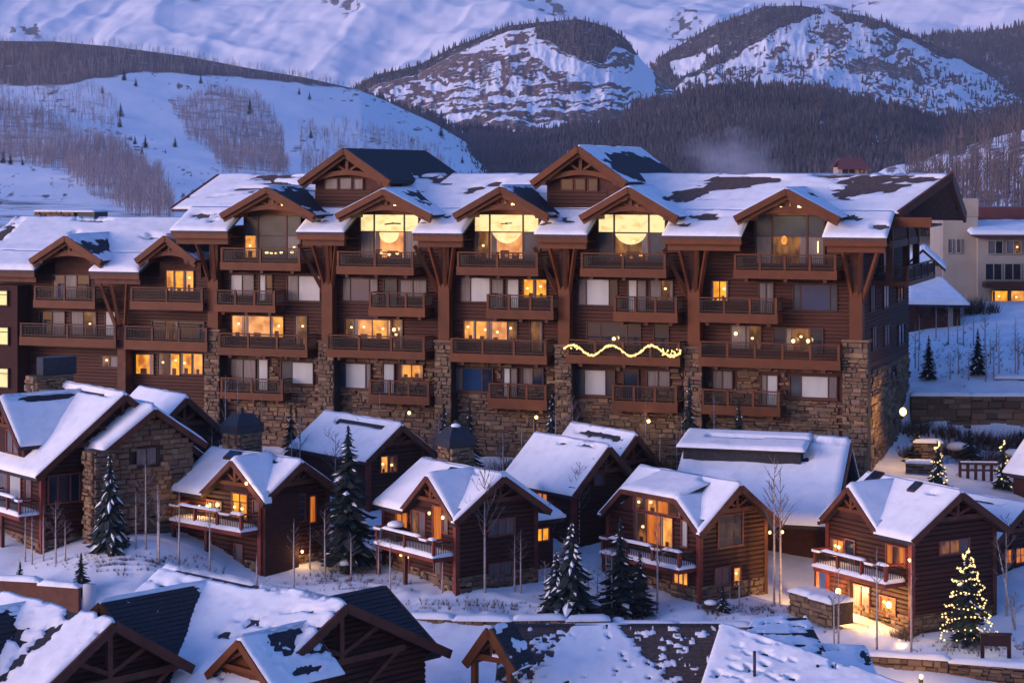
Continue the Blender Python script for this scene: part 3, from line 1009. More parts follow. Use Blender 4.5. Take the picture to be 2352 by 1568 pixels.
def window(t, axis, off, a0, a1, z0, z1, style, cols=(1,), rows=(1,), frame='frame', sgn=-1, sill=None, fw=0.07, name='window', flip=False, grid=None):
    fr = MB()
    for (b0, b1, c0, c1) in ((a0 - fw, a1 + fw, z0 - fw, z0), (a0 - fw, a1 + fw, z1, z1 + fw), (a0 - fw, a0, z0, z1), (a1, a1 + fw, z0, z1)):
        pbox(fr, axis, off, sgn, b0, b1, 0.0, 0.17, c0, c1)
    cs, rs = np.cumsum([0] + list(cols)) / sum(cols), np.cumsum([0] + list(rows)) / sum(rows)
    if flip:
        cs = (1 - cs)[::-1]
    for c in cs[1:-1]:
        x = a0 + c * (a1 - a0)
        pbox(fr, axis, off, sgn, x - fw / 2, x + fw / 2, 0.0, 0.15, z0, z1)
    for r in rs[1:-1]:
        z = z0 + r * (z1 - z0)
        pbox(fr, axis, off, sgn, a0, a1, 0.0, 0.14, z - 0.03, z + 0.03)
    if grid:
        for i in range(1, grid[0]):
            x = a0 + (a1 - a0) * i / grid[0]
            pbox(fr, axis, off, sgn, x - 0.016, x + 0.016, 0.0, 0.128, z0, z1)
        for i in range(1, grid[1]):
            z = z0 + (z1 - z0) * i / grid[1]
            pbox(fr, axis, off, sgn, a0, a1, 0.0, 0.124, z - 0.016, z + 0.016)
    w = fr.build(name, M[frame], t)
    st = style if isinstance(style, (list, tuple)) else [style]
    n = 0
    for j in range(len(rs) - 1):
        for i in range(len(cs) - 1):
            p = MB()
            ii = len(cs) - 2 - i if flip else i
            s = st[(j * (len(cs) - 1) + ii) % len(st)]
            pbox(p, axis, off, sgn, a0 + cs[i] * (a1 - a0) + 0.02, a0 + cs[i + 1] * (a1 - a0) - 0.02, 0.02, 0.10, z0 + rs[j] * (z1 - z0) + 0.015, z0 + rs[j + 1] * (z1 - z0) - 0.015)
            p.build('pane', M[s], w)
            pw, ph = (cs[i + 1] - cs[i]) * (a1 - a0), (rs[j + 1] - rs[j]) * (z1 - z0)
            if s.startswith('lit') and s != 'lit_orange' and pw > 0.45 and ph > 0.7:
                b0, c0 = a0 + cs[i] * (a1 - a0), z0 + rs[j] * (z1 - z0)
                q = MB()
                sd = RND.choice((0.04, 0.80))
                pbox(q, axis, off, sgn, b0 + pw * sd, b0 + pw * (sd + RND.uniform(0.10, 0.18)), 0.102, 0.112, c0 + 0.03, c0 + ph - 0.03)
                q.build('curtain', M['drape'], w)
                q = MB()
                f = RND.uniform(0.2, 0.45)
                pbox(q, axis, off, sgn, b0 + pw * f, b0 + pw * (f + RND.uniform(0.25, 0.4)), 0.102, 0.110, c0 + 0.02, c0 + ph * RND.uniform(0.16, 0.34))
                q.build('armchair', M['timber_dark'], w)
                if RND.random() < 0.7:
                    f = RND.uniform(0.3, 0.7)
                    e = off + sgn * 0.11
                    k = b0 + pw * f
                    zq = c0 + ph * RND.uniform(0.45, 0.72)
                    MB().ball((k, e, zq) if axis == 1 else (e, k, zq), 0.10, 8, 5, 0.8).build('table_lamp', M['bulb'], w)
    if sill:
        q = MB()
        pbox(q, axis, off, sgn, a0 - 0.12, a1 + 0.12, 0.0, 0.24, z0 - fw - 0.1, z0 - fw)
        q.build('sill', M[sill], w)
    return w


def log_courses(mb, axis, off, sgn, spans, z0, z1, h=0.26, bulge=0.10):
    """round-faced horizontal logs laid up a wall; spans(z) gives the wall's extent at height z"""
    z = z0
    i = 0
    while z < z1 - 0.05:
        hh = min(h, z1 - z)
        for (a0, a1) in spans(z + hh * 0.5):
            if a1 - a0 < 0.1:
                continue
            b = bulge * (0.85 + 0.3 * RND.random())
            prof = [(0.0, 0.012), (b * 0.75, hh * 0.10), (b, hh * 0.35), (b, hh * 0.65), (b * 0.75, hh * 0.90), (0.0, hh - 0.012)]
            pts, vec = [], None
            for d, dz in prof:
                e = off + sgn * d
                pts.append((a0, e, z + dz) if axis == 1 else (e, a0, z + dz))
            mb.prism(pts, (a1 - a0, 0, 0) if axis == 1 else (0, a1 - a0, 0))
        z += hh
        i += 1
    return mb


def snow_quad(parent, p00, p10, p11, p01, T=0.35, seed=0, bare=None, step=0.24, name='snow_cover', eave=0.07, side=0.04, rough=0.55, lump=0.9, ridge=False, cut=None):
    """a blanket of snow on a roof slope: rounded at the edges, uneven, sunk into the roof where it has slid off"""
    p00, p10, p11, p01 = [np.array(p, float) for p in (p00, p10, p11, p01)]
    LU = max(np.linalg.norm(p10 - p00), np.linalg.norm(p11 - p01))
    LV = max(np.linalg.norm(p01 - p00), np.linalg.norm(p11 - p10))
    nu, nv = int(min(150, max(8, LU / step))), int(min(80, max(8, LV / step)))
    u = np.concatenate([[-1e-3], np.linspace(0, 1, nu) ** 1.0, [1 + 1e-3]])
    v = np.concatenate([[-1e-3], np.linspace(0, 1, nv), [1 + 1e-3]])
    U, Vv = np.meshgrid(u, v)
    uu, vv = U[..., None], Vv[..., None]
    ux = (uu * (1 + 2 * side / LU) - side / LU)
    vx = (vv * (1 + eave / LV) - eave / LV)
    P = (p00 * (1 - ux) + p10 * ux) * (1 - vx) + (p01 * (1 - ux) + p11 * ux) * vx
    du = np.minimum(U, 1 - U) * LU
    dv = Vv * LV if not ridge else np.minimum(Vv, 1 - Vv) * LV
    fall = np.sqrt(np.clip(np.minimum(du, dv) / 0.16, 0.0, 1)) * 0.65 + 0.35
    n = fbm(P[..., 0] * lump + seed * 3.1, P[..., 1] * lump, P[..., 2] * lump, seed, 4)
    t = T * fall * (1 - rough / 2 + rough * n)
    if bare is not None:
        b = np.clip(bare(U * LU, Vv * LV, LU, LV), 0, 1)
        t = t * (1 - b) - 0.16 * sstep(0.72, 0.9, b) - 0.02
    t[0, :] = t[-1, :] = -0.04
    t[:, 0] = t[:, -1] = -0.04
    P[..., 2] += t + 0.012
    return put(name, grid_mesh(name, P, M['snow'], True, None, None if cut is None else cut(U * LU, Vv * LV, LU, LV)), parent)


def patches(spots, seed=0, k=0.35, freq=0.9, stretch=2.2):
    """bare places on a slope: ellipses (u, v, ru, rv as fractions) with ragged edges drawn out along the slope"""
    def f(x, y, LU, LV):
        n = fbm(x * freq, y * freq * stretch, 0, seed, 5) - 0.5 + 0.9 * (fbm(x * freq * 3.5, y * freq * stretch * 3.5, 4, seed + 2, 3) - 0.5)
        b = np.zeros(x.shape)
        for (cu, cv, ru, rv) in spots:
            d = np.hypot((x / LU - cu) / ru, (y / LV - cv) / rv)
            b = np.maximum(b, 1.55 - d + n * 2.0 * k * 2)
        return np.clip(b, 0, 1) * (b > 0.55)
    return f


def ridge_strip(seed=0, v=0.93, w=0.05, lo=0.15, hi=0.85):
    def f(x, y, LU, LV):
        n = fbm(x * 0.7, y * 1.2, 0, seed, 3) - 0.5
        return ((np.abs(y / LV - v + n * 0.05) < w * (0.6 + n)) & (x / LU > lo) & (x / LU < hi)).astype(float)
    return f


def roof_slab(mb, p00, p10, p11, p01, th=0.30):
    d = Vector((0, 0, -th))
    mb.prism([p00, p10, p11, p01], d)


def bargeboard(t, a, b, w=0.14, h=0.38, mat='timber', drop=0.16, name='bargeboard'):
    a, b = Vector(a) - Vector((0, 0, drop)), Vector(b) - Vector((0, 0, drop))
    return MB().beam(a, b, w, h).build(name, M[mat], t)


def stones(t, axis, off, sgn, rects, sizes=((0.30, 0.85), (0.18, 0.36)), holes=(), single=0, name='stone', seed=1, proud=(0.04, 0.24), mortar=True):
    """random coursed rubble on wall rectangles; the largest pieces are objects of their own, the rest one facing"""
    r = random.Random(seed)
    L = []
    for (a0, a1, z0, z1) in rects:
        z = z0
        while z < z1 - 0.08:
            h = min(r.uniform(*sizes[1]), z1 - z)
            a = a0 - r.uniform(0, 0.2)
            while a < a1 - 0.06:
                w = r.uniform(*sizes[0])
                dz = r.uniform(-0.05, 0.05)
                b0, b1 = max(a, a0) + 0.012, min(a + w, a1) - 0.012
                a += w
                if b1 - b0 < 0.08:
                    continue
                if any(b1 > q[0] and b0 < q[1] and z + h > q[2] and z < q[3] for q in holes):
                    continue
                L.append((b0, b1, z + 0.012 + (dz if z > z0 else 0), z + h - 0.012 + dz * r.choice((-1, 1, 1)) * (z + h < z1 - 0.1), r.uniform(*proud)))
            z += h
    L.sort(key=lambda q: -(q[1] - q[0]) * (q[3] - q[2]))

    def piece(mb, q, ctr=None):
        a0, a1, z0, z1, d = q
        c = min(0.05, (a1 - a0) * 0.2, (z1 - z0) * 0.25)
        j = [r.uniform(-0.03, 0.03) for _ in range(8)]
        back = [(a0, z0), (a1, z0), (a1, z1), (a0, z1)]
        fr = [(a0 + c + j[0] * .5, z0 + c), (a1 - c + j[2] * .5, z0 + c + j[3] * .5), (a1 - c, z1 - c + j[4] * .5), (a0 + c + j[6] * .5, z1 - c)]
        n = len(mb.v)

        def W(a, e, z):
            e = off + sgn * e
            return (a, e, z) if axis == 1 else (e, a, z)
        mb.v += [W(a, -0.02, z) for a, z in back] + [W(a, d * 0.7, z) for a, z in back] + [W(a, d, z) for a, z in fr]
        for k in range(4):
            m = (k + 1) % 4
            mb.f += [(n + k, n + m, n + 4 + m, n + 4 + k), (n + 4 + k, n + 4 + m, n + 8 + m, n + 8 + k)]
        mb.f.append((n + 8, n + 9, n + 10, n + 11))
    r.shuffle(L[:single])
    for q in L[:single]:
        mb = MB()
        piece(mb, q)
        mb.build(name, M['stone'], t)
    if L[single:]:
        mb = MB()
        for q in L[single:]:
            piece(mb, q)
        mb.build(name + '_facing', M['stone'], t, kind='stuff')


def railing(t, p0, p1, h=1.0, mat='rail', posts=3, post_mat='timber', gap=0.13, skirt=None, post_w=0.16):
    """rail between two points at deck level: thin balusters, top and bottom rail, and stout wooden posts"""
    p0, p1 = Vector(p0), Vector(p1)
    mb = MB()
    d = p1 - p0
    L = d.length
    up = Vector((0, 0, 1))
    mb.beam(p0 + up * 0.12, p1 + up * 0.12, 0.05, 0.06)
    mb.beam(p0 + up * h * 0.82, p1 + up * h * 0.82, 0.04, 0.05)
    n = max(2, int(L / gap))
    for i in range(n + 1):
        q = p0 + d * (i / n)
        mb.beam(q + up * 0.12, q + up * h * 0.82, 0.035, 0.035)
    r = mb.build('railing', M[mat], t)
    MB().beam(p0 + up * h, p1 + up * h, 0.16, 0.09).build('top_rail', M[post_mat], t)
    for i in range(posts):
        q = p0 + d * (i / max(1, posts - 1))
        MB().beam(q + up * 0.0, q + up * (h + 0.06), post_w, post_w).build('post', M[post_mat], t)
    return r


# ------------------------------------------------------------------ the lodge
TH = math.radians(20)
_a = (490 - PCX) / FPX
_Y = 143.54 / (1 + 0.364 * _a)
LO = Vector((_a * _Y, _Y, 0))
LF = Frame(LO, -TH)
lodge = thing('lodge', 'long five storey timber and stone lodge with six front gables and balconies', 'hotel', LO, -TH)


def lx(px, y=0.0, py=600):
    return LF.hit(1, y, px, py).x


def lz(px, py, y=0.0):
    return LF.hit(1, y, px, py).z


XR = lx(1980)
DP = 19.0
RY, RZ = 5.5, lz(1200, 402, 5.5)
EY, EZ = -2.4, 26.0
SL = (RZ - EZ) / (RY - EY)
UY = 0.6
UZ = EZ + SL * (UY - EY)
DECK2 = 17.15

body = MB()
body.box(0, XR, 0.0, DP, 6.0, 26.2)
body.prism([(lx(560), 0.9, 26.2), (lx(560), 0.9, 27.0), (lx(560), RY, RZ - 0.35), (lx(560), 14.0, 26.2)], (XR - lx(560), 0, 0))
body.build('wall', M['wall'], lodge)

# roof: one upper slope, pent eaves between the gables, a stepped end on the right, the rear slope
xl_r, xr_r = lx(505, RY, 402), lx(2182, RY, 402)
xl_u, xr_u = lx(398, UY, 478), lx(2139, UY, 478)
xr_e = lx(2139, 2.6, 478)
rf = MB()
A0, A1, B1, B0 = V(xl_u, UY, UZ), V(xr_u - 2.2, UY, UZ), V(xr_r, RY, RZ), V(xl_r, RY, RZ)
roof_slab(rf, A0, A1, B1, B0, 0.28)
rear_z = RZ - 0.42 * 7
roof_slab(rf, B0, B1, V(xr_r, RY + 7, rear_z), V(xl_r, RY + 7, rear_z), 0.28)
PENT = [(392, 522), (682, 790), (948, 1062), (1228, 1348), (1522, 1702), (1890, 2036)]
pents = []
for (q0, q1) in PENT:
    x0, x1 = lx(q0, EY, 530), lx(q1, EY, 530)
    pents.append((x0, x1))
    roof_slab(rf, V(x0, EY, EZ), V(x1, EY, EZ), V(x1, UY, UZ - 0.004), V(x0, UY, UZ - 0.004), 0.26)
main_roof = rf.build('roof', M['roof_brown'], lodge)


def pxb(spots_px, x0, x1):
    """bare patches given as picture x ranges along the long roof"""
    return [((lx(c, 3, 430) - x0) / (x1 - x0), v, r / 30.0 / (x1 - x0), rv) for c, v, r, rv in spots_px]


bare_main = patches(pxb([(560, 0.93, 60, 0.10), (1080, 0.55, 22, 0.14), (1110, 0.72, 18, 0.08), (1650, 0.78, 70, 0.20), (1605, 0.45, 44, 0.24), (1740, 0.86, 50, 0.10),
                         (1990, 0.66, 100, 0.36), (2080, 0.84, 70, 0.10), (1860, 0.95, 50, 0.04)], xl_u, xr_u), 3, 0.30, 0.5, 2.5)
snow_quad(main_roof, A0, A1, B1, B0, 0.15, 5, lambda x, y, LU, LV: np.maximum(bare_main(x, y, LU, LV), 0.95 * sstep(0.56, 0.60, fbm(x * 0.8, y * 3.2, 0, 301, 4)) * sstep(0.44, 0.56, fbm(x * 0.13, y * 0.3, 2, 302, 3)) * (y / LV > 0.3)), 0.22)
for i, (x0, x1) in enumerate(pents):
    br = patches([(RND.uniform(0.3, 0.7), RND.uniform(0.55, 0.8), 0.22, 0.14), (RND.uniform(0.1, 0.9), 0.4, 0.12, 0.08)], 20 + i, 0.5)
    snow_quad(main_roof, V(x0, EY, EZ), V(x1, EY, EZ), V(x1, UY, UZ), V(x0, UY, UZ), 0.16, 30 + i, br, 0.2)
    # fascia, beam with rafter ends under each pent eave
    m = MB()
    m.box(x0, x1, EY + 0.05, EY + 0.25, EZ - 0.62, EZ - 0.22)
    m.build('fascia', M['timber'], lodge)
    m = MB()
    m.box(x0 + 0.2, x1 - 0.2, EY + 0.45, EY + 0.85, EZ - 1.05, EZ - 0.60)
    m.build('eave_beam', M['timber'], lodge)
    m = MB()
    m.box(x0 + 0.1, x1 - 0.1, EY + 0.3, -0.02, EZ - 0.58, EZ - 0.5)
    m.build('soffit', M['timber_dark'], lodge)
    for k in range(3):
        xx = x0 + (x1 - x0) * (0.2 + 0.3 * k)
        MB().box(xx - 0.14, xx + 0.14, EY + 0.25, -0.02, EZ - 0.50, EZ - 0.28).build('rafter_end', M['timber_dark'], lodge)

# the stepped eave and overhanging right gable end
m = MB()
xa, xb = lx(2050, 0.4, 485), lx(2139, 0.4, 485)
m.box(xa, xb, 0.35, 0.62, UZ - 0.95, UZ - 0.30)
m.build('fascia', M['timber'], lodge)
m = MB()
m.box(xa, xb - 0.1, 0.62, 6.0, UZ - 0.95, UZ - 0.80)
m.build('soffit', M['timber_dark'], lodge)
bargeboard(lodge, (xr_r + 0.1, RY, RZ + 0.05), (xr_u - 2.1, UY, UZ + 0.05), 0.22, 0.5, 'timber_dark')
bargeboard(lodge, (xr_r + 0.1, RY, RZ + 0.05), (xr_r + 0.1, RY + 6.9, rear_z + 0.1), 0.22, 0.8, 'timber_dark')
bargeboard(lodge, (xl_r - 0.1, RY, RZ + 0.05), (xl_u - 0.1, UY, UZ + 0.05), 0.22, 0.4, 'timber_dark')
gw = MB()
gw.prism([(XR + 1.2, 1.5, 25.4), (XR + 1.2, RY, RZ - 0.5), (XR + 1.2, RY + 8.5, 25.4)], (0.3, 0, 0))
gw.build('gable_wall', M['wall'], lodge)
for yy in (2.2, 9.0, 13.4):
    MB().box(XR + 1.2, XR + 1.65, yy, yy + 0.4, 22.8, 26.4).build('post', M['timber_dark'], lodge)
MB().box(XR + 1.25, XR + 1.6, 1.6, 14.2, 25.1, 25.6).build('beam', M['timber_dark'], lodge)
# end balcony
eb = MB()
eb.box(XR, XR + 2.6, 3.0, 15.0, 22.55, 22.85)
eb = eb.build('balcony', M['timber'], lodge)
railing(eb, (XR + 2.5, 3.05, 22.85), (XR + 2.5, 14.95, 22.85), 1.0, posts=5, post_mat='timber_dark')
railing(eb, (XR + 0.1, 3.08, 22.85), (XR + 2.5, 3.08, 22.85), 1.0, posts=2, post_mat='timber_dark')
for (r, st) in (((2010, 552, 2040, 625), 'glass'), ((1996, 650, 2006, 712), 'drape'), ((2026, 648, 2038, 705), 'blind'), ((2058, 640, 2072, 690), 'glass'), ((2000, 752, 2010, 800), 'drape'),
                ((2028, 748, 2040, 790), 'drape'), ((2060, 745, 2075, 790), 'glass'), ((2000, 850, 2012, 905), 'glass'), ((2035, 840, 2055, 890), 'glass')):
    a0, a1, z0, z1 = LF.rect(0, XR, r)
    window(lodge, 0, XR, a0, a1, z0, z1, st, (1, 1), sgn=1)

# log siding and rubble facing of the front
WIN = []          # (bay, picture rectangle, style, columns)
S = []
for spec in """
F5 565 495 690 592 glass_grey,glass_grey,glass_grey,glass_grey,glass_grey,glass_grey|1,2.2,1|1.1,1
F4 532 632 584 678 blind,drape|1,1
F4 598 632 626 690 blind,glass|1,1
F4 662 634 736 690 drape,blind|1,2
F3 535 726 652 772 lit_peach,lit_peach,lit|1,2,1
F3 680 726 706 790 lit_dim
F2 532 826 588 880 drape,drape|1,1
F2 595 826 616 895 blind
F2 648 832 720 880 glass_grey,blind|1,2
F5 830 493 962 592 X
F4 788 640 868 690 drape,glass_blue,drape|1,2.4,1
F4 884 642 912 708 glass_grey
F4 920 644 980 682 drape,drape|1,1
F3 795 734 898 776 lit_dim,lit_peach,lit|1,2,2
F3 903 734 925 800 lit_dim
F2 774 835 852 890 glass_grey,blind,drape|1,2.2,.5
F2 882 836 906 905 blind
F2 922 838 972 866 lit,lit|1,1
F5 1092 493 1238 594 X
F4 1060 638 1126 692 drape,blind|1,2
F4 1130 642 1156 708 drape
F4 1166 642 1192 708 blind
F4 1204 642 1256 682 lit_amber,lit_amber|1,1
F3 1068 738 1188 782 lit,lit,lit_peach,lit_dim|1,1.2,1.6,.8
F3 1220 738 1246 806 lit_dim
F2 1042 846 1132 896 drape,glass_blue,glass|1,2,1
F2 1158 846 1188 920 blind,drape|1,1
F2 1202 846 1248 882 drape,glass|1,1
F5 1376 493 1528 598 X
F4 1330 642 1418 700 drape,blind,glass|.8,2.4,.8
F4 1444 644 1484 715 blind,drape|1,1
F4 1494 644 1546 690 drape,lit_dim|1,1
F3 1350 742 1472 790 glass,glass,glass|1,2,1
F3 1504 744 1536 815 glass
F2 1324 850 1412 906 glass_grey,blind,glass|.8,2,.8
F2 1434 850 1466 930 glass
F2 1488 852 1538 890 drape,drape|1,1
F5 1738 495 1892 605 glass_grey,glass_grey,glass_grey,glass_grey,glass_grey,glass_grey|1,2.2,1|1.3,1
F4 1636 646 1672 690 lit_amber,lit_amber|1,1
F4 1744 650 1776 720 drape,drape|1,1
F4 1824 654 1922 712 glass_grey,glass_blue,glass_grey|.5,2.2,.5
F3 1680 748 1748 800 drape,lit_dim|1,1
F3 1778 754 1890 806 glass,lit_dim,glass|1,2,1
F2 1638 852 1682 892 drape,drape|1,1
F2 1750 862 1786 930 drape,blind|1,2
F2 1816 864 1922 912 glass_grey,blind,drape|.8,2,.6
""".strip().split('\n'):
    q = spec.split()
    r = tuple(float(v) for v in q[1:5])
    p = q[5].split('|')
    S.append((q[0], r, p[0].split(','), [float(v) for v in p[1].split(',')] if len(p) > 1 else [1], [float(v) for v in p[2].split(',')] if len(p) > 2 else [1]))
holes = []
glassw = []
for (fl, r, st, cols, rows) in S:
    a0, a1, z0, z1 = LF.rect(1, 0.0, r)
    holes.append((a0 - 0.05, a1 + 0.05, z0 - 0.05, z1 + 0.05))
    if fl == 'F5':
        glassw.append((a0, a1, z0, z1, st, cols, rows, r))
    else:
        window(lodge, 1, 0.0, a0, a1, z0, z1, st, cols, rows, sill='timber_dark' if fl in ('F2',) else None)


def front_spans(z):
    c = [(h[0], h[1]) for h in holes if h[2] < z < h[3]]
    c.sort()
    out, x = [], 0.0
    for a, b in c:
        if a > x:
            out.append((x, a))
        x = max(x, b)
    out.append((x, XR))
    return out


log_courses(MB(), 1, 0.0, -1, front_spans, DECK2, 26.15, 0.25, 0.09)
lg = log_courses(MB(), 1, 0.0, -1, front_spans, DECK2, 26.15, 0.25, 0.09)
lg.build('log_siding', M['log'], lodge, kind='stuff')
lg = log_courses(MB(), 0, XR, 1, lambda z: [(0.0, DP)], DECK2, 25.2, 0.25, 0.06)
lg.build('log_siding', M['cabin_wall'], lodge, kind='stuff')
COLS = [490, 752, 1020, 1296, 1594, 1966]
pier = []
for i, c in enumerate(COLS):
    xc = lx(c, -0.9, 750)
    zt = lz(c, (770, 785, 785, 795, 800, 785)[i], -0.9) if i else lz(490, 760, -0.9)
    w = 0.62 if i < 5 else 0.85
    pier.append((xc - w, xc + w, 7.5, zt))
    MB().box(xc - w + 0.04, xc + w - 0.04, -1.05, 0.0, 7.0, zt - 0.02).build('pier', M['mortar'], lodge)
    MB().box(xc - w - 0.06, xc + w + 0.06, -1.22, 0.0, zt, zt + 0.14).build('pier_cap', M['stone'], lodge)
    MB().box(xc - 0.42, xc + 0.42, -1.0, -0.15, zt + 0.14, 22.3).build('column', M['timber'], lodge)
    ztop = EZ - 0.62
    offs = ((-1.9, -0.75, 0.35, 1.1) if 0 < i < 5 else ((-0.9, 0.4) if i == 0 else (-0.7, 0.5, 1.6)))
    for o in offs:
        MB().beam((xc + o * 0.22, -0.7, 21.6), (xc + o, EY + 0.65, ztop - 0.35), 0.22, 0.26).build('brace', M['timber'], lodge)
    MB().box(xc - 0.36, xc + 0.36, -0.9, -0.1, 22.3, EZ - 0.6).build('upper_post', M['timber_dark'], lodge)
stones(lodge, 1, -1.05, -1, pier, ((0.22, 0.75), (0.14, 0.36)), (), 170, 'stone', 3)
stones(lodge, 1, 0.0, -1, [(0.0, XR, 7.5, DECK2)], ((0.20, 0.85), (0.13, 0.36)), holes + [(p[0], p[1], 0, 30) for p in pier], 120, 'stone', 4)
stones(lodge, 0, XR, 1, [(0.0, DP, 8.5, DECK2 - 0.4)], ((0.35, 1.0), (0.22, 0.42)), (), 0, 'stone_side', 5)
MB().box(0, XR, -0.16, -0.01, DECK2 - 0.02, DECK2 + 0.22).build('water_table', M['timber'], lodge)

# balconies: (px0, px1, deck top, deck bottom, posts)
BAL = [(505, 690, 603, 621, 3, 2.3), (772, 950, 612, 631, 3, 2.3), (1048, 1236, 614, 633, 3, 2.3), (1332, 1530, 617, 637, 3, 2.3), (1684, 1922, 621, 641, 5, 2.3),
       (492, 632, 700, 717, 4, 1.7), (846, 976, 706, 727, 4, 1.7), (1116, 1271, 712, 733, 4, 1.7), (1408, 1556, 717, 740, 4, 1.7), (1600, 1786, 720, 742, 4, 1.7),
       (500, 706, 800, 818, 4, 1.7), (748, 976, 805, 823, 4, 1.7), (1033, 1256, 814, 834, 4, 1.7), (1300, 1562, 818, 838, 5, 1.7), (1604, 1930, 824, 846, 6, 1.7),
       (505, 650, 902, 918, 3, 1.5), (846, 986, 908, 928, 4, 1.5), (1120, 1256, 916, 940, 4, 1.5), (1404, 1556, 922, 946, 4, 1.5), (1610, 1792, 932, 954, 4, 1.5)]
for i, (q0, q1, pt, pb, n, dep) in enumerate(BAL):
    y = -dep
    x0, x1 = lx(q0, y, pt), lx(q1, y, pt)
    cx = (q0 + q1) / 2
    zt, zb = lz(cx, pt, y), lz(cx, pb, y)
    b = MB()
    b.box(x0, x1, y, y + 0.22, zb, zt)
    b.box(x0, x0 + 0.22, y + 0.22, -0.05, zb + 0.02, zt - 0.02)
    b.box(x1 - 0.22, x1, y + 0.22, -0.05, zb + 0.02, zt - 0.02)
    b.box(x0 + 0.22, x1 - 0.22, y + 0.22, -0.05, zt - 0.16, zt - 0.04)
    bal = b.build('balcony', M['timber'], lodge)
    railing(bal, (x0 + 0.12, y + 0.11, zt), (x1 - 0.12, y + 0.11, zt), 1.0, posts=n)
    for xs in (x0 + 0.12, x1 - 0.12):
        railing(bal, (xs, y + 0.2, zt), (xs, -0.1, zt), 1.0, posts=0)
    for k in range(3):
        xx = x0 + (x1 - x0) * (0.12 + 0.38 * k)
        MB().box(xx - 0.12, xx + 0.12, y + 0.25, -0.05, zb - 0.22, zb + 0.02).build('joist', M['timber_dark'], bal)

# string of lights looped along one balcony rail
st = MB()
y = -1.86
x0, x1 = lx(1297, y, 800), lx(1563, y, 800)
pts = []
for i in range(61):
    f = i / 60
    ph = f * 3.9 - 0.25
    zz = lz(1297 + 266 * f, 803 - 12 * math.cos(2 * math.pi * ph / 1.35) + 3 * f, y)
    pts.append((x0 + (x1 - x0) * f, y - 0.02 * math.sin(i * 2.1), zz))
st.tube(pts, 0.022, 4)
sl = put('string_lights', None, None, None, LO, -TH)
st.build('wire', M['swag'], sl)
bms = [MB().ball((0, 0, 0), r_, 6, 4).mesh('bulb', M['swag']) for r_ in (0.055, 0.07, 0.085)]
for a_, b_ in zip(pts[:-1], pts[1:]):
    for f in (0.15, 0.65):
        put('bulb', RND.choice(bms), sl, None, Vector(a_).lerp(Vector(b_), f + RND.uniform(-0.12, 0.12)) + V(RND.uniform(-.02, .02), -0.02, RND.uniform(-.05, .03)))
for k in range(26):
    put('bulb', bms[0], sl, None, (x1 - RND.uniform(0, 1.5), y + RND.uniform(-0.1, 0.3), pts[-1][2] + RND.uniform(-0.2, 0.2)))
for k in range(12):
    put('bulb', bms[0], sl, None, (x0 + RND.uniform(0, 1.2), y + RND.uniform(-0.1, 0.3), pts[0][2] + RND.uniform(-0.1, 0.1)))
tag(sl, 'glowing yellow string lights draped in waves along a lodge balcony rail', 'string lights')


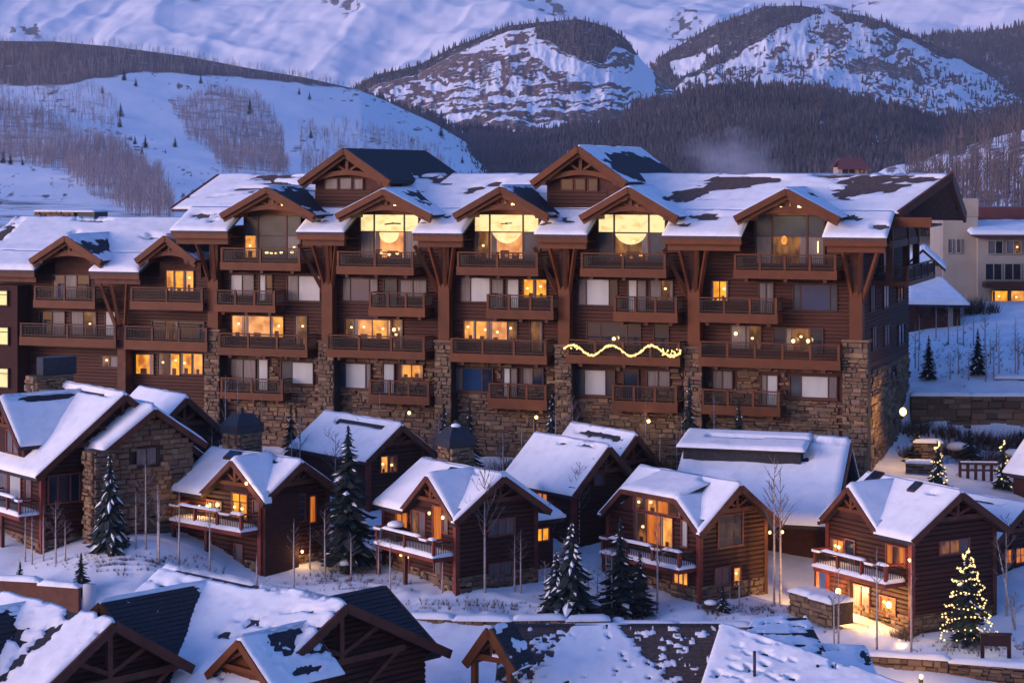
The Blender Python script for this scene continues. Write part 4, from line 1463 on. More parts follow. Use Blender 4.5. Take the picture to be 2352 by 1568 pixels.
# gables over the bays
def lodge_gable(apex, el, er, ey, wall_y, back, snowl, snowr, spot=(), rake_snow=False, glass=None, frontdep=None, name='gable', truss=True, wallz=None, wins=()):
    """apex/el/er are picture points of the ridge end and of the two eave ends on the front plane y=ey"""
    ap = LF.hit(1, ey, *apex)
    le, re_ = LF.hit(1, ey, *el), LF.hit(1, ey, *er)
    ze = (le.z + re_.z) / 2
    hw = (re_.x - le.x) / 2
    cx = ap.x
    rise = ap.z - ze
    w = MB()
    zl = wallz if wallz is not None else ze - 0.1
    w.prism([(cx - hw + 0.75, wall_y, zl), (cx + hw - 0.75, wall_y, zl), (cx + hw - 0.75, wall_y, ze + 0.25), (cx, wall_y, ap.z - 0.35), (cx - hw + 0.75, wall_y, ze + 0.25)], (0, back - wall_y - 0.2, 0))
    g = w.build(name, M['wall'], lodge)
    r = MB()
    L0, R0, T0 = V(cx - hw, ey, ze), V(cx + hw, ey, ze), V(cx, ey, ap.z)
    dv = V(0, back - ey, 0)
    roof_slab(r, L0, L0 + dv, T0 + dv, T0, 0.24)
    roof_slab(r, R0 + dv, R0, T0, T0 + dv, 0.24)
    ro = r.build('gable_roof', M['roof'], lodge)
    if snowl:
        snow_quad(ro, L0, L0 + dv, T0 + dv, T0, 0.11, int(apex[0]), snowl if callable(snowl) else None, 0.2)
    if snowr:
        snow_quad(ro, R0 + dv, R0, T0, T0 + dv, 0.11, int(apex[0]) + 1, snowr if callable(snowr) else None, 0.2)
    y = ey + 0.02
    for sx in (-1, 1):
        e = V(cx + sx * hw, y, ze)
        MB().beam(e - V(0, 0, 0.20), V(cx, y, ap.z - 0.20), 0.30, 0.42, (0, 1, 0) if False else (0, 0, 1)).build('bargeboard', M['timber'], g)
        MB().beam(e + V(-sx * 0.12, 0.25, -0.48), V(cx, y + 0.25, ap.z - 0.55), 0.26, 0.30).build('rake_beam', M['timber'], g)
        MB().box(*sorted((cx + sx * (hw - 1.0), cx + sx * (hw - 0.65))), ey + 0.1, wall_y, ze - 0.30, ze + 0.02).build('purlin', M['timber_dark'], g)
    if truss:
        k = 12
        yb = ey + 0.5
        arc = MB()
        zc = ze - rise * 0.06
        P = []
        for i in range(k + 1):
            f = i / k * 2 - 1
            P.append((cx + f * (hw - 0.55), zc + rise * 0.30 * (1 - f * f)))
        for i in range(k):
            (xa, za), (xb, zb) = P[i], P[i + 1]
            arc.prism([(xa, yb, za - 0.17), (xb, yb, zb - 0.17), (xb, yb, zb + 0.17), (xa, yb, za + 0.17)], (0, 0.26, 0))
        arc.build('collar_beam', M['timber'], g)
        MB().box(cx - 0.12, cx + 0.12, yb - 0.02, yb + 0.28, zc + rise * 0.30 + 0.15, ap.z - 0.4).build('king_post', M['timber'], g)
        for sx in (-1, 1):
            MB().beam((cx + sx * 0.12, yb + 0.13, zc + rise * 0.36), (cx + sx * hw * 0.36, yb + 0.13, ze + rise * 0.60), 0.14, 0.16).build('strut', M['timber'], g)
    for (dx, dz, en) in spot:
        lp = MB().ball((cx + dx, wall_y - 0.45, ze + dz), 0.13, 8, 6).build('spot_lamp', M['bulb'], g)
        if en:
            lamp_light(lp, (cx + dx, wall_y - 0.75, ze + dz - 0.1), en, (1.0, 0.70, 0.36), 0.15)
    return g, cx, hw, ze, ap.z


side = patches([(0.35, 0.55, 0.30, 0.5), (0.75, 0.4, 0.3, 0.5)], 51, 0.35, 0.8, 1.0)
lodge_gable((613, 429), (513, 490), (727, 492), -2.5, -0.02, 5.5, None or True, patches([(0.5, 0.5, 0.9, 0.55)], 52, 0.2), [(0.25, 0.66, 7), (0.75, 0.66, 7)], wallz=26.9)
lodge_gable((880, 434), (780, 490), (998, 493), -2.5, -0.02, 5.5, True, patches([(0.4, 0.62, 0.4, 0.35)], 53), [(0.05, 0.62, 7)], wallz=26.9)
lodge_gable((1150, 428), (1046, 490), (1263, 492), -2.5, -0.02, 5.5, True, patches([(0.5, 0.5, 0.9, 0.6)], 54, 0.2), [(0.15, 0.62, 7), (0.5, 0.62, 7), (0.85, 0.5, 0)], wallz=26.9)
lodge_gable((1443, 429), (1338, 493), (1561, 497), -2.5, -0.02, 5.5, True, patches([(0.35, 0.55, 0.25, 0.15)], 55), [(-0.1, 0.6, 5)], wallz=26.9)
lodge_gable((1806, 433), (1690, 495), (1930, 499), -2.5, -0.02, 5.5, True, patches([(0.45, 0.75, 0.3, 0.12)], 56), [(-0.75, 0.55, 9), (0.45, 0.62, 9)], wallz=26.9)
lodge_gable((790, 340), (698, 411), (906, 418), -0.4, 0.75, 15.0, None, None, name='upper_gable', wallz=27.0)
lodge_gable((1328, 335), (1230, 413), (1447, 418), -0.4, 0.75, 15.0, None, patches([(0.45, 0.35, 0.6, 0.62)], 57, 0.1), name='upper_gable', wallz=27.0)
for (c, rr) in ((790, ((748, 410, 776, 434), (782, 410, 808, 434), (814, 412, 834, 434))), (1330, ((1290, 412, 1316, 436), (1322, 412, 1344, 436), (1352, 412, 1372, 438)))):
    for r in rr:
        a0, a1, z0, z1 = LF.rect(1, 0.75, r)
        window(lodge, 1, 0.75, a0, a1, z0, z1, 'drape' if c == 790 else 'glass', frame='timber_dark', name='shutter_window')
    a0, a1, z0, z1 = LF.rect(1, 0.75, (c - 66, 402, c + 66, 486))
    lgs = log_courses(MB(), 1, 0.75, -1, lambda z: [(a0, a1)], z0, lz(c, 437, 0.75), 0.26, 0.06)
    lgs.build('log_siding', M['log'], lodge, kind='stuff')

# glazed fronts under the gables
for (a0, a1, z0, z1, st, cols, rows, r) in glassw:
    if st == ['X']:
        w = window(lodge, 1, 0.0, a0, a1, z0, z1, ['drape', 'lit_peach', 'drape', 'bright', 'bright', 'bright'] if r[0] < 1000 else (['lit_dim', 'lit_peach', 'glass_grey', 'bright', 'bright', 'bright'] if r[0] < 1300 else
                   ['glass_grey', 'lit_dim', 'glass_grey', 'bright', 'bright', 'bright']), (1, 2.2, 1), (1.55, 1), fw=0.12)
        # bowl-shaped sunset reflection put in as a glowing plate on the middle pane
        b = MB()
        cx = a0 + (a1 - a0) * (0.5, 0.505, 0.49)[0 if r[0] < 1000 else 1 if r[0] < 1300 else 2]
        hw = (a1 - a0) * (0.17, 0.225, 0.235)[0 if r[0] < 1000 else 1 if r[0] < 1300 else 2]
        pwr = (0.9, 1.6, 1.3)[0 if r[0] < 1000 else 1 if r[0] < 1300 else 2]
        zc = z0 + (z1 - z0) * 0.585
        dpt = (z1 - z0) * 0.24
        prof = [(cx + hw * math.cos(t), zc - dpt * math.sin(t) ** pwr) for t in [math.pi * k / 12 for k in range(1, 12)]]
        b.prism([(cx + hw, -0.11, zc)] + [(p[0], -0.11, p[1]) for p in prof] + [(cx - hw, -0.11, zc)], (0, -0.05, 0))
        b.build('reflection_bowl', M['bright'], w)
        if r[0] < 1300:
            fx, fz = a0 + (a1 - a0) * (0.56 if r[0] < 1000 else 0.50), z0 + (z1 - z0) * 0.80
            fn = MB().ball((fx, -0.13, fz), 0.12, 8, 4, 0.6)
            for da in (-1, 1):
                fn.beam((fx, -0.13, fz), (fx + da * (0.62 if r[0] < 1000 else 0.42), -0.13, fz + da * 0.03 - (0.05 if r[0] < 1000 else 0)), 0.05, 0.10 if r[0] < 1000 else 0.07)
            fn.build('pane_silhouette', M['timber_dark'], w)  # dark silhouette added over the bright upper pane
        for k in range(3):
            f0 = 0.27 + 0.17 * k + RND.uniform(-0.02, 0.02)
            MB().box(a0 + (a1 - a0) * f0, a0 + (a1 - a0) * (f0 + 0.11), -0.125, -0.105, z0 + 0.02, z0 + (z1 - z0) * RND.uniform(0.10, 0.2)).build('armchair', M['timber_dark'], w)
        for f0 in (0.215, 0.755):
            MB().box(a0 + (a1 - a0) * f0, a0 + (a1 - a0) * (f0 + 0.03), -0.123, -0.105, z0, z0 + (z1 - z0) * 0.6).build('curtain', M['drape'], w)
        for f, zf in ((0.36, 0.12), (0.64, 0.11), (0.5, 0.07)):
            MB().ball((a0 + (a1 - a0) * f, -0.12, z0 + (z1 - z0) * zf), 0.14, 8, 5, 0.7).build('table_lamp', M['bulb'] if r[0] < 1000 else M['lit'], w)
    else:
        left = r[0] < 1000
        w = window(lodge, 1, 0.0, a0, a1, z0, z1, (['lit', 'glass_grey', 'drape', 'glass_grey', 'glass_grey', 'glass_grey'] if left else ['drape', 'lit_dim', 'drape', 'glass_grey', 'glass_grey', 'glass_grey']), (1, 2.2, 1), rows, fw=0.12)
        if left:
            for f, zf, rr in ((0.40, 0.12, 0.16), (0.48, 0.11, 0.12), (0.56, 0.11, 0.12), (0.66, 0.13, 0.15), (0.86, 0.14, 0.15), (0.9, 0.26, 0.10)):
                MB().ball((a0 + (a1 - a0) * f, -0.12, z0 + (z1 - z0) * zf), rr, 8, 5, 0.55).build('table_lamp', M['bulb'], w)
        else:
            MB().beam((a1 - 0.35, -0.13, z0 + 0.75), (a1 - 0.35, -0.13, z0 + 1.5), 0.22, 0.06).build('floor_lamp', M['bulb'], w)
            MB().ball((a0 + (a1 - a0) * 0.42, -0.13, z0 + 1.55), 0.22, 8, 5, 1.4).build('lamp_shade', M['lit'], w)

# small lamps on the front
for (px, py, y, en, nm) in ((905, 757, -0.35, 3, 'wall_lamp'), (1410, 778, -0.4, 3, 'wall_lamp'), (1690, 766, -0.35, 2, 'wall_lamp'), (1822, 783, -0.5, 3, 'wall_lamp'), (1856, 783, -0.5, 3, 'wall_lamp'),
                            (1232, 958, -1.4, 5, 'soffit_lamp'), (1490, 967, -1.4, 10, 'soffit_lamp'), (940, 948, -1.4, 2, 'soffit_lamp')):
    p = LF.hit(1, y, px, py)
    lo = MB().ball(p, 0.13, 8, 6).build(nm, M['bulb'], lodge)
    lamp_light(lo, (p.x, p.y - 0.3, p.z), en, (1.0, 0.66, 0.28), 0.12)

# rooftop chimney on the left wing, wing body
WX0 = lx(-60)
wing = MB()
wing.box(WX0, -0.02, 0.35, 14.0, 6.0, 22.4)
wing.prism([(WX0, 0.4, 22.4), (WX0, 7.0, 26.0), (WX0, 13.6, 22.4)], (-0.05 - WX0, 0, 0))
wing.build('wing_wall', M['wall'], lodge)
WRY, WRZ = 7.0, lz(200, 505, 7.0)
WEY = -1.6
WEZ = lz(250, 622, WEY)
WUY = 0.9
WUZ = WEZ + (WRZ - WEZ) * (WUY - WEY) / (WRY - WEY)
wr = MB()
wa, wb, wc, wd = V(WX0 - 1, WUY, WUZ), V(lx(470, WUY), WUY, WUZ), V(lx(420, WRY), WRY, WRZ), V(WX0 - 1, WRY, WRZ)
roof_slab(wr, wa, wb, wc, wd)
roof_slab(wr, wd, wc, wc + V(0, 7, -3.2), wd + V(0, 7, -3.2))
wp = [(lx(-60, WEY), lx(78, WEY)), (lx(206, WEY), lx(318, WEY))]
for x0, x1 in wp:
    roof_slab(wr, V(x0, WEY, WEZ), V(x1, WEY, WEZ), V(x1, WUY, WUZ - 0.004), V(x0, WUY, WUZ - 0.004))
wro = wr.build('wing_roof', M['roof_brown'], lodge)
snow_quad(wro, wa, wb, wc, wd, 0.3, 61, patches([(0.46, 0.93, 0.14, 0.06), (0.80, 0.45, 0.05, 0.12), (0.42, 0.55, 0.03, 0.06), (0.04, 0.5, 0.05, 0.4)], 62, 0.25, 0.6), 0.26)
for k, (x0, x1) in enumerate(wp):
    snow_quad(wro, V(x0, WEY, WEZ), V(x1, WEY, WEZ), V(x1, WUY, WUZ), V(x0, WUY, WUZ), 0.28, 64 + k, None, 0.2)
    MB().box(x0, x1, WEY + 0.05, WEY + 0.25, WEZ - 0.6, WEZ - 0.2).build('fascia', M['timber'], lodge)
    MB().box(x0 + 0.15, x1 - 0.15, WEY + 0.5, WEY + 0.85, WEZ - 1.0, WEZ - 0.62).build('eave_beam', M['timber_dark'], lodge)
lg = log_courses(MB(), 1, 0.35, -1, lambda z: [(WX0, -0.5)], 12.5, 22.3, 0.25, 0.08)
lg.build('log_siding', M['log'], lodge, kind='stuff')
stones(lodge, 1, 0.35, -1, [(lx(280), -0.4, 7.5, 12.5)], ((0.30, 0.9), (0.18, 0.36)), (), 0, 'stone_wing', 8)
for (ap, el, er) in (((150, 541), (70, 592), (232, 600)), ((380, 540), (311, 592), (448, 598))):
    lodge_gable(ap, el, er, -1.9, 0.3, 7.0, True, patches([(0.5, 0.5, 0.7, 0.3)], 66), (), name='wing_gable', wallz=21.5)
for (r, st, cols) in (((124, 632, 206, 684), 'glass_blue,drape,glass', (1, 1, 1)), ((94, 716, 150, 768), 'glass,drape', (1, 1)), ((165, 716, 222, 768), 'drape,lit_dim', (1, 1)), ((244, 716, 266, 770), 'blind', (1,)),
                      ((384, 622, 446, 668), 'lit,lit_amber,lit', (1, 1.2, 1)), ((352, 738, 470, 778), 'glass,lit_dim,glass', (1, 1, 2)), ((314, 814, 354, 858), 'lit_amber', (1,)),
                      ((366, 812, 414, 860), 'lit_dim,lit_amber', (1, 1)), ((418, 812, 467, 858), 'lit_amber,lit', (1, 1)), ((236, 818, 272, 842), 'lit_dim,drape', (1, 1))):
    a0, a1, z0, z1 = LF.rect(1, 0.35, r)
    window(lodge, 1, 0.35, a0, a1, z0, z1, st.split(','), cols)
for (q0, q1, pt, pb, n) in ((76, 218, 690, 708, 3), (298, 466, 693, 712, 3), (44, 266, 776, 796, 3), (284, 476, 783, 805, 4)):
    y = -1.5
    x0, x1 = lx(q0, y, pt), lx(q1, y, pt)
    zt, zb = lz((q0 + q1) / 2, pt, y), lz((q0 + q1) / 2, pb, y)
    b = MB()
    b.box(x0, x1, y, y + 0.22, zb, zt)
    b.box(x0 + 0.05, x1 - 0.05, y + 0.22, 0.3, zt - 0.16, zt - 0.04)
    bal = b.build('balcony', M['timber'], lodge)
    railing(bal, (x0 + 0.12, y + 0.11, zt), (x1 - 0.12, y + 0.11, zt), 1.0, posts=n, post_mat='timber_dark')
    railing(bal, (x1 - 0.12, y + 0.2, zt), (x1 - 0.12, 0.2, zt), 1.0, posts=0)
for c in (282,):
    xc = lx(c, -0.7, 760)
    MB().box(xc - 0.35, xc + 0.35, -0.9, 0.3, 8.0, 18.6).build('column', M['timber_dark'], lodge)
    for o in (-1.9, -0.9, 0.5):
        MB().beam((xc + o * 0.2, -0.6, 18.0), (xc + o, WEY + 0.7, WEZ - 0.9), 0.2, 0.24).build('brace', M['timber'], lodge)
# projecting dark wing end at the far left with bright windows
xe = lx(40, -1.5)
MB().box(WX0, xe, -1.5, 0.30, 6.0, 21.6).build('wing_end', M['cabin_wall'], lodge)
for r in ((-30, 668, 18, 700), (-30, 752, 20, 790), (-30, 846, 20, 888)):
    a0, a1, z0, z1 = LF.rect(1, -1.5, r)
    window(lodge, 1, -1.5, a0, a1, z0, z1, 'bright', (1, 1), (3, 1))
# flat rooftop chimney blocks
cy = 9.0
x0, x1, x2 = lx(80, cy, 490), lx(172, cy, 490), lx(216, cy, 490)
zc0, zc1 = lz(150, 512, cy) - 2.5, lz(150, 486, cy)
ch = MB().box(x0, x1, cy, cy + 2.2, zc0, zc1).build('chimney', M['mortar'], lodge)
MB().box(x1, x2, cy + 0.1, cy + 2.1, zc0, zc1 - 0.03).build('vent_box', M['metal'], ch)
stones(lodge, 1, cy, -1, [(x0, x1, zc0 + 1.8, zc1)], ((0.3, 0.8), (0.2, 0.3)), (), 12, 'chimney_stone', 9)
snow_quad(ch, (x0, cy, zc1), (x2, cy, zc1), (x2, cy + 2.2, zc1), (x0, cy + 2.2, zc1), 0.12, 9, None, 0.3)


# ------------------------------------------------------------------ cottages
class Cottage:
    """log cottage: right face on local y = 0 (a gable end), left face on local x = 0; origin at the corner nearest the camera"""

    def __init__(s, label, px, Y, W, L, H, rise, psi=36, ov=0.6, name='log_cottage', z=None, zb=1.0, T=0.22, main_bare=None, right_bare=None, rear_drop=None, group='log cottages below the lodge', wallmat='cabin', ridge_far=None, ov_gable=0.7, base_single=0, cut=()):
        p = on(px, Y)
        s.z0 = p.z - 0.1 if z is None else z
        s.loc = Vector((p.x, p.y, s.z0))
        s.t = thing(name, label, 'cottage', s.loc, math.radians(psi), group)
        s.F = Frame(s.loc, math.radians(psi))
        s.W, s.L, s.H, s.rise, s.ov = W, L, H, rise, ov
        hw = W / 2 + ov
        s.sl = rise / hw
        s.re = s.H - s.sl * ov + 0.1          # eave level
        s.rz = s.re + rise                    # ridge level
        s.holes = {0: [], 1: []}
        b = MB()
        b.box(0, W, 0, L, -3, H)
        b.prism([(0, 0.02, H), (W, 0.02, H), (W / 2, 0.02, s.rz - 0.3)], (0, L - 0.04, 0))
        b.build('wall', M['cabin_wall'], s.t)
        s.zb = zb
        s.T = T
        og = ov_gable
        y0, y1 = -og, L + 0.3 if ridge_far is None else ridge_far
        rf = MB()
        E0, E1, R0, R1 = V(-ov, y0, s.re), V(-ov, y1, s.re), V(W / 2, y0, s.rz), V(W / 2, y1, s.rz)
        G0, G1 = V(W + ov, y0, s.re), V(W + ov, y1, s.re)
        if cut:
            xq = 0.05
            zq = s.re + (xq + ov) * s.sl
            roof_slab(rf, V(xq, y1, zq), V(xq, y0, zq), R0, R1)
            ys = [y0] + [v for c in sorted(cut) for v in c] + [y1]
            for ya, yb in zip(ys[::2], ys[1::2]):
                if yb - ya > 0.05:
                    roof_slab(rf, V(-ov, yb, s.re), V(-ov, ya, s.re), V(xq, ya, zq - 0.003), V(xq, yb, zq - 0.003))
        else:
            roof_slab(rf, E1, E0, R0, R1)
        roof_slab(rf, G0, G1, R1, R0)
        s.roof = rf.build('roof', M['roof'], s.t)
        sd = int(px)
        if main_bare is not False:
            kx = math.hypot(0.05 + ov, (0.05 + ov) * s.sl)

            def gone(X_, Y_, LU, LV):
                yy = y1 - X_
                m_ = np.zeros(X_.shape, bool)
                for c in cut:
                    m_ |= (yy > c[0] + 0.1) & (yy < c[1] - 0.1) & (Y_ < kx + 0.15)
                return m_
            snow_quad(s.roof, E1, E0, R0, R1, T, sd, main_bare, 0.16, cut=gone if cut else None)
        if right_bare is not False:
            snow_quad(s.roof, G0, G1, R1, R0, T, sd + 1, right_bare)
        for a, b2 in ((E0, R0), (G0, R0)):
            bargeboard(s.t, a + V(0, -0.05, 0.02), b2 + V(0, -0.05, 0.02), 0.12, 0.36, 'timber_dark')
        m = MB().beam((W * 0.16, -0.32, s.H + rise * 0.26), (W * 0.84, -0.32, s.H + rise * 0.26), 0.2, 0.26)
        m.build('collar_beam', M['timber_dark'], s.t)
        MB().box(W / 2 - 0.1, W / 2 + 0.1, -0.42, -0.2, s.H + rise * 0.30, s.rz - 0.3).build('king_post', M['timber_dark'], s.t)
        for sx in (-1, 1):
            MB().beam((W / 2, -0.32, s.H + rise * 0.32), (W / 2 + sx * W * 0.22, -0.32, s.H + rise * 0.55), 0.14, 0.16).build('strut', M['timber_dark'], s.t)
        for xx in (-0.3, W / 2, W + 0.3):
            zz = s.rz - 0.35 if abs(xx - W / 2) < 0.1 else s.H - 0.05
            MB().box(xx - 0.13, xx + 0.13, -og + 0.1, -0.02, zz - 0.24, zz).build('purlin', M['timber_dark'], s.t)
        s.mat = wallmat

    def cross(s, yc, wc, rise, prof=None, proj=0.0, ov=0.5, bare_r=None, bare_l=None, T=None, back=None, wallmat='cabin_wall', glow=None, snow=True, ze=None, og=0.55):
        """cross gable on the left face, ridge along local x"""
        hw = wc / 2 + ov
        ze = s.re + 0.06 if ze is None else ze
        zr = ze + rise
        xb = s.W / 2 if back is None else back
        x0 = -proj

        def xv(z):
            return min(s.W / 2, max(x0 + 0.05, -s.ov + (z - s.re) / s.sl + 0.35))
        w = MB()
        top = zr - 0.3
        e = ze + rise * (ov / hw)
        if prof:
            f = prof
            poly = [(x0, yc - wc / 2, -3), (x0, yc + wc / 2, -3), (x0, yc + wc / 2, e - .2), (x0, yc + f * wc / 2, top), (x0, yc - f * wc / 2, top), (x0, yc - wc / 2, e - .2)]
        else:
            poly = [(x0, yc - wc / 2, -3), (x0, yc + wc / 2, -3), (x0, yc + wc / 2, e - .2), (x0, yc, top), (x0, yc - wc / 2, e - .2)]
        w.prism(poly, (xb - x0 + 0.02, 0, 0))
        g = w.build('gable_wall', M[wallmat], s.t)
        xe = x0 - og
        rf = MB()
        T = s.T if T is None else T
        if prof:
            q = prof * hw
            a, b, c, d = V(xe, yc - hw, ze), V(xe, yc - q, zr), V(xe, yc + q, zr), V(xe, yc + hw, ze)
            dv = V(xb - xe, 0, 0)
            a2, d2, bv, cv = V(xv(ze), a.y, ze), V(xv(ze), d.y, ze), V(xv(zr), b.y, zr), V(xv(zr), c.y, zr)
            roof_slab(rf, a, a2, bv, b)
            roof_slab(rf, d2, d, c, cv)
            b2, c2 = V(s.W / 2, b.y, s.rz), V(s.W / 2, c.y, s.rz)
            roof_slab(rf, c, b, b2, c2)
            ro = rf.build('roof', M['roof'], s.t)
            snow_quad(ro, a, a2, bv, b, T, 5, None, eave=0.05)
            snow_quad(ro, d2, d, c, cv, T, 6, None, eave=0.05)
            snow_quad(ro, c, b, b2, c2, T, 7, bare_r)
            edges = ((a, b), (b, c), (d, c))
        else:
            a, t0, d = V(xe, yc - hw, ze), V(xe, yc, zr), V(xe, yc + hw, ze)
            dv = V(xb - xe, 0, 0)
            a2, d2, tv = V(xv(ze), a.y, ze), V(xv(ze), d.y, ze), V(xv(zr), yc, zr)
            roof_slab(rf, a, a2, tv, t0)
            roof_slab(rf, d2, d, t0, tv)
            ro = rf.build('roof', M['roof'], s.t)
            if snow:
                snow_quad(ro, a, a2, tv, t0, T, 5 + int(yc * 9), bare_r)
                snow_quad(ro, d2, d, t0, tv, T, 6 + int(yc * 9), bare_l)
            edges = ((a, t0), (d, t0))
            MB().box(xe + 0.2, xe + 0.42, yc - 0.1, yc + 0.1, ze + rise * 0.35, zr - 0.3).build('king_post', M['timber'], s.t)
            MB().beam((xe + 0.3, yc - hw * 0.62, ze + rise * 0.36), (xe + 0.3, yc + hw * 0.62, ze + rise * 0.36), 0.18, 0.22).build('collar_beam', M['timber'], s.t)
            for sx in (-1, 1):
                MB().beam((xe + 0.3, yc, ze + rise * 0.42), (xe + 0.3, yc + sx * hw * 0.30, ze + rise * 0.66), 0.12, 0.14).build('strut', M['timber'], s.t)
        for p, q in edges:
            bargeboard(s.t, p + V(-0.04, 0, 0.02), q + V(-0.04, 0, 0.02), 0.12, 0.30, 'timber_dark')
        return g

    def logs(s, left=True, right=True):
        def cut(axis, base):
            def f(z):
                c = sorted((h[0], h[1]) for h in s.holes[axis] if h[2] < z < h[3])
                out, x = [], base(z)[0]
                for a, b in c:
                    if a > x:
                        out.append((x, a))
                    x = max(x, b)
                out.append((x, base(z)[1]))
                return [q for q in out if q[1] > q[0]]
            return f
        if right:
            def sp(z):
                if z < s.H:
                    return (0.0, s.W)
                k = (z - s.H) / max(0.1, (s.rz - 0.3 - s.H)) * s.W / 2
                return (k, s.W - k)
            log_courses(MB(), 1, 0, -1, cut(1, sp), s.zb, s.H + 0.1)
            log_courses_ = log_courses(MB(), 1, 0, -1, cut(1, sp), s.zb, s.rz - 0.5, 0.27, 0.10)
            log_courses_.build('log_siding', M[s.mat], s.t, kind='stuff')
        if left:
            m = log_courses(MB(), 0, 0, -1, cut(0, lambda z: (0.0, s.L)), s.zb, s.H, 0.27, 0.10)
            m.build('log_siding', M[s.mat], s.t, kind='stuff')
        for (x, y) in ((0, 0), (s.W, 0), (0, s.L)):
            MB().box(x - 0.14, x + 0.14, y - 0.14, y + 0.14, -1.5, s.H).build('corner_post', M['red_trim'] if x == 0 else M['timber_dark'], s.t)

    def base(s, single=0, seed=1):
        for ax, ln in ((1, s.W), (0, s.L)):
            stones(s.t, ax, 0.0, -1, [(0.0, ln, -1.2, s.zb)], ((0.25, 0.7), (0.16, 0.32)), (), single, 'stone', seed + ax)

    def win(s, axis, rect, style, cols=(1,), rows=(1,), off=0.0, frame='frame_red', sill=None, grid=None):
        a0, a1, z0, z1 = s.F.rect(axis, off, rect)
        z0, z1 = z0, z1
        s.holes[axis].append((a0 - 0.06, a1 + 0.06, z0 - 0.06, z1 + 0.06))
        return window(s.t, axis, off, a0, a1, z0, z1, style, cols, rows, frame, -1, sill, flip=(axis == 0), grid=grid)

    def balcony(s, px0, px1, py, depth=1.5, posts=3, h=0.95, snow=True, ground_posts=True, back=0.0):
        """deck on the left face; px/py of the front edge of the deck, in the picture"""
        p0, p1 = s.F.hit(0, -depth, px0, py[0]), s.F.hit(0, -depth, px1, py[1])
        ya, yb = max(0.12, min(p0.y, p1.y)), max(p0.y, p1.y)
        z = (p0.z + p1.z) / 2
        b = MB().box(-depth, -0.02, ya, yb, z - 0.28, z)
        bal = b.build('balcony', M['red_trim'], s.t)
        railing(bal, (-depth + 0.08, ya + 0.08, z), (-depth + 0.08, yb - 0.08, z), h, 'rail', posts, 'red_trim', 0.15)
        for yy in (ya + 0.08, yb - 0.08):
            railing(bal, (-depth + 0.1, yy, z), (-0.1, yy, z), h, 'rail', 0, 'red_trim', 0.15)
        if snow:
            snow_quad(bal, (-depth - 0.02, yb, z), (-depth - 0.02, ya, z), (-0.1, ya, z), (-0.1, yb, z), 0.22, int(px0), None, 0.2)
            snow_quad(bal, (-depth - 0.04, yb, z + h + 0.04), (-depth - 0.04, ya, z + h + 0.04), (-depth + 0.2, ya, z + h + 0.04), (-depth + 0.2, yb, z + h + 0.04), 0.16, int(px0) + 3, lambda x, y, LU, LV: sstep(0.45, 0.6, fbm(x * 0.8, y * 0, 0, 9, 2)), 0.2, ridge=True)
        if ground_posts:
            for yy in ((ya + yb) / 2, yb - 0.15):
                MB().box(-depth + 0.02, -depth + 0.22, yy - 0.1, yy + 0.1, -2.5, z - 0.28).build('support_post', M['timber_dark'], s.t)
        return bal, ya, yb, z

    def lamp(s, axis, off, px, py, en=10, name='porch_lamp', r=0.085, out=0.35, col=(1.0, 0.55, 0.18)):
        p = s.F.hit(axis, off, px, py)
        o = MB().ball(p, r, 8, 6, 1.25)
        o = o.build(name, M['bulb'], s.t)
        q = Vector(p)
        q[axis] -= out
        lamp_light(o, q, en, col, 0.12)
        return o

    def chimney(s, x, y, w, d, ztop, zbot, cap=True, single=20, seed=3, snow=False):
        c = MB().box(x, x + w, y, y + d, zbot, ztop).build('chimney', M['mortar'], s.t)
        stones(c, 1, y, -1, [(x, x + w, zbot, ztop)], ((0.25, 0.6), (0.18, 0.3)), (), single, 'stone', seed)
        stones(c, 0, x, -1, [(y, y + d, zbot, ztop)], ((0.25, 0.6), (0.18, 0.3)), (), single, 'stone', seed + 1)
        if cap:
            m = MB()
            m.box(x - 0.12, x + w + 0.12, y - 0.12, y + d + 0.12, ztop, ztop + 0.5)
            k = MB()
            a = [(x - 0.12, y - 0.12, ztop + 0.5), (x + w + 0.12, y - 0.12, ztop + 0.5), (x + w + 0.12, y + d + 0.12, ztop + 0.5), (x - 0.12, y + d + 0.12, ztop + 0.5)]
            b = [(x + w * .22, y + d * .22, ztop + 1.15), (x + w * .78, y + d * .22, ztop + 1.15), (x + w * .78, y + d * .78, ztop + 1.15), (x + w * .22, y + d * .78, ztop + 1.15)]
            n = len(m.v)
            m.v += a + b
            m.f += [(n + i, n + (i + 1) % 4, n + 4 + (i + 1) % 4, n + 4 + i) for i in range(4)] + [(n + 4, n + 5, n + 6, n + 7)]
            m.build('chimney_cap', M['metal'], c)
            MB().tube([(x + w * .5, y + d * .5, ztop + 1.0), (x + w * .5, y + d * .5, ztop + 1.5)], 0.12, 8).build('flue', M['metal'], c)
            if snow:
                MB().ball((x + w * .45, y + d * .4, ztop + 1.2), 0.3, 8, 5, 0.5).build('snow_cover', M['snow'], c, True)
        return c

    def skylight(s, y, f, w=0.7, h=1.0, side=-1):
        """roof window on the left slope, f from eave to ridge"""
        x = -s.ov + (s.W / 2 + s.ov) * f
        z = s.re + s.rise * f
        dx = h * math.cos(math.atan(s.sl)) / 2
        m = MB()
        m.prism([(x - dx, y - w / 2, z - dx * s.sl + 0.33), (x - dx, y + w / 2, z - dx * s.sl + 0.33), (x + dx, y + w / 2, z + dx * s.sl + 0.33), (x + dx, y - w / 2, z + dx * s.sl + 0.33)], (0, 0, -0.45))
        sk = m.build('skylight', M['frame'], s.t)
        m = MB()
        k = 0.85
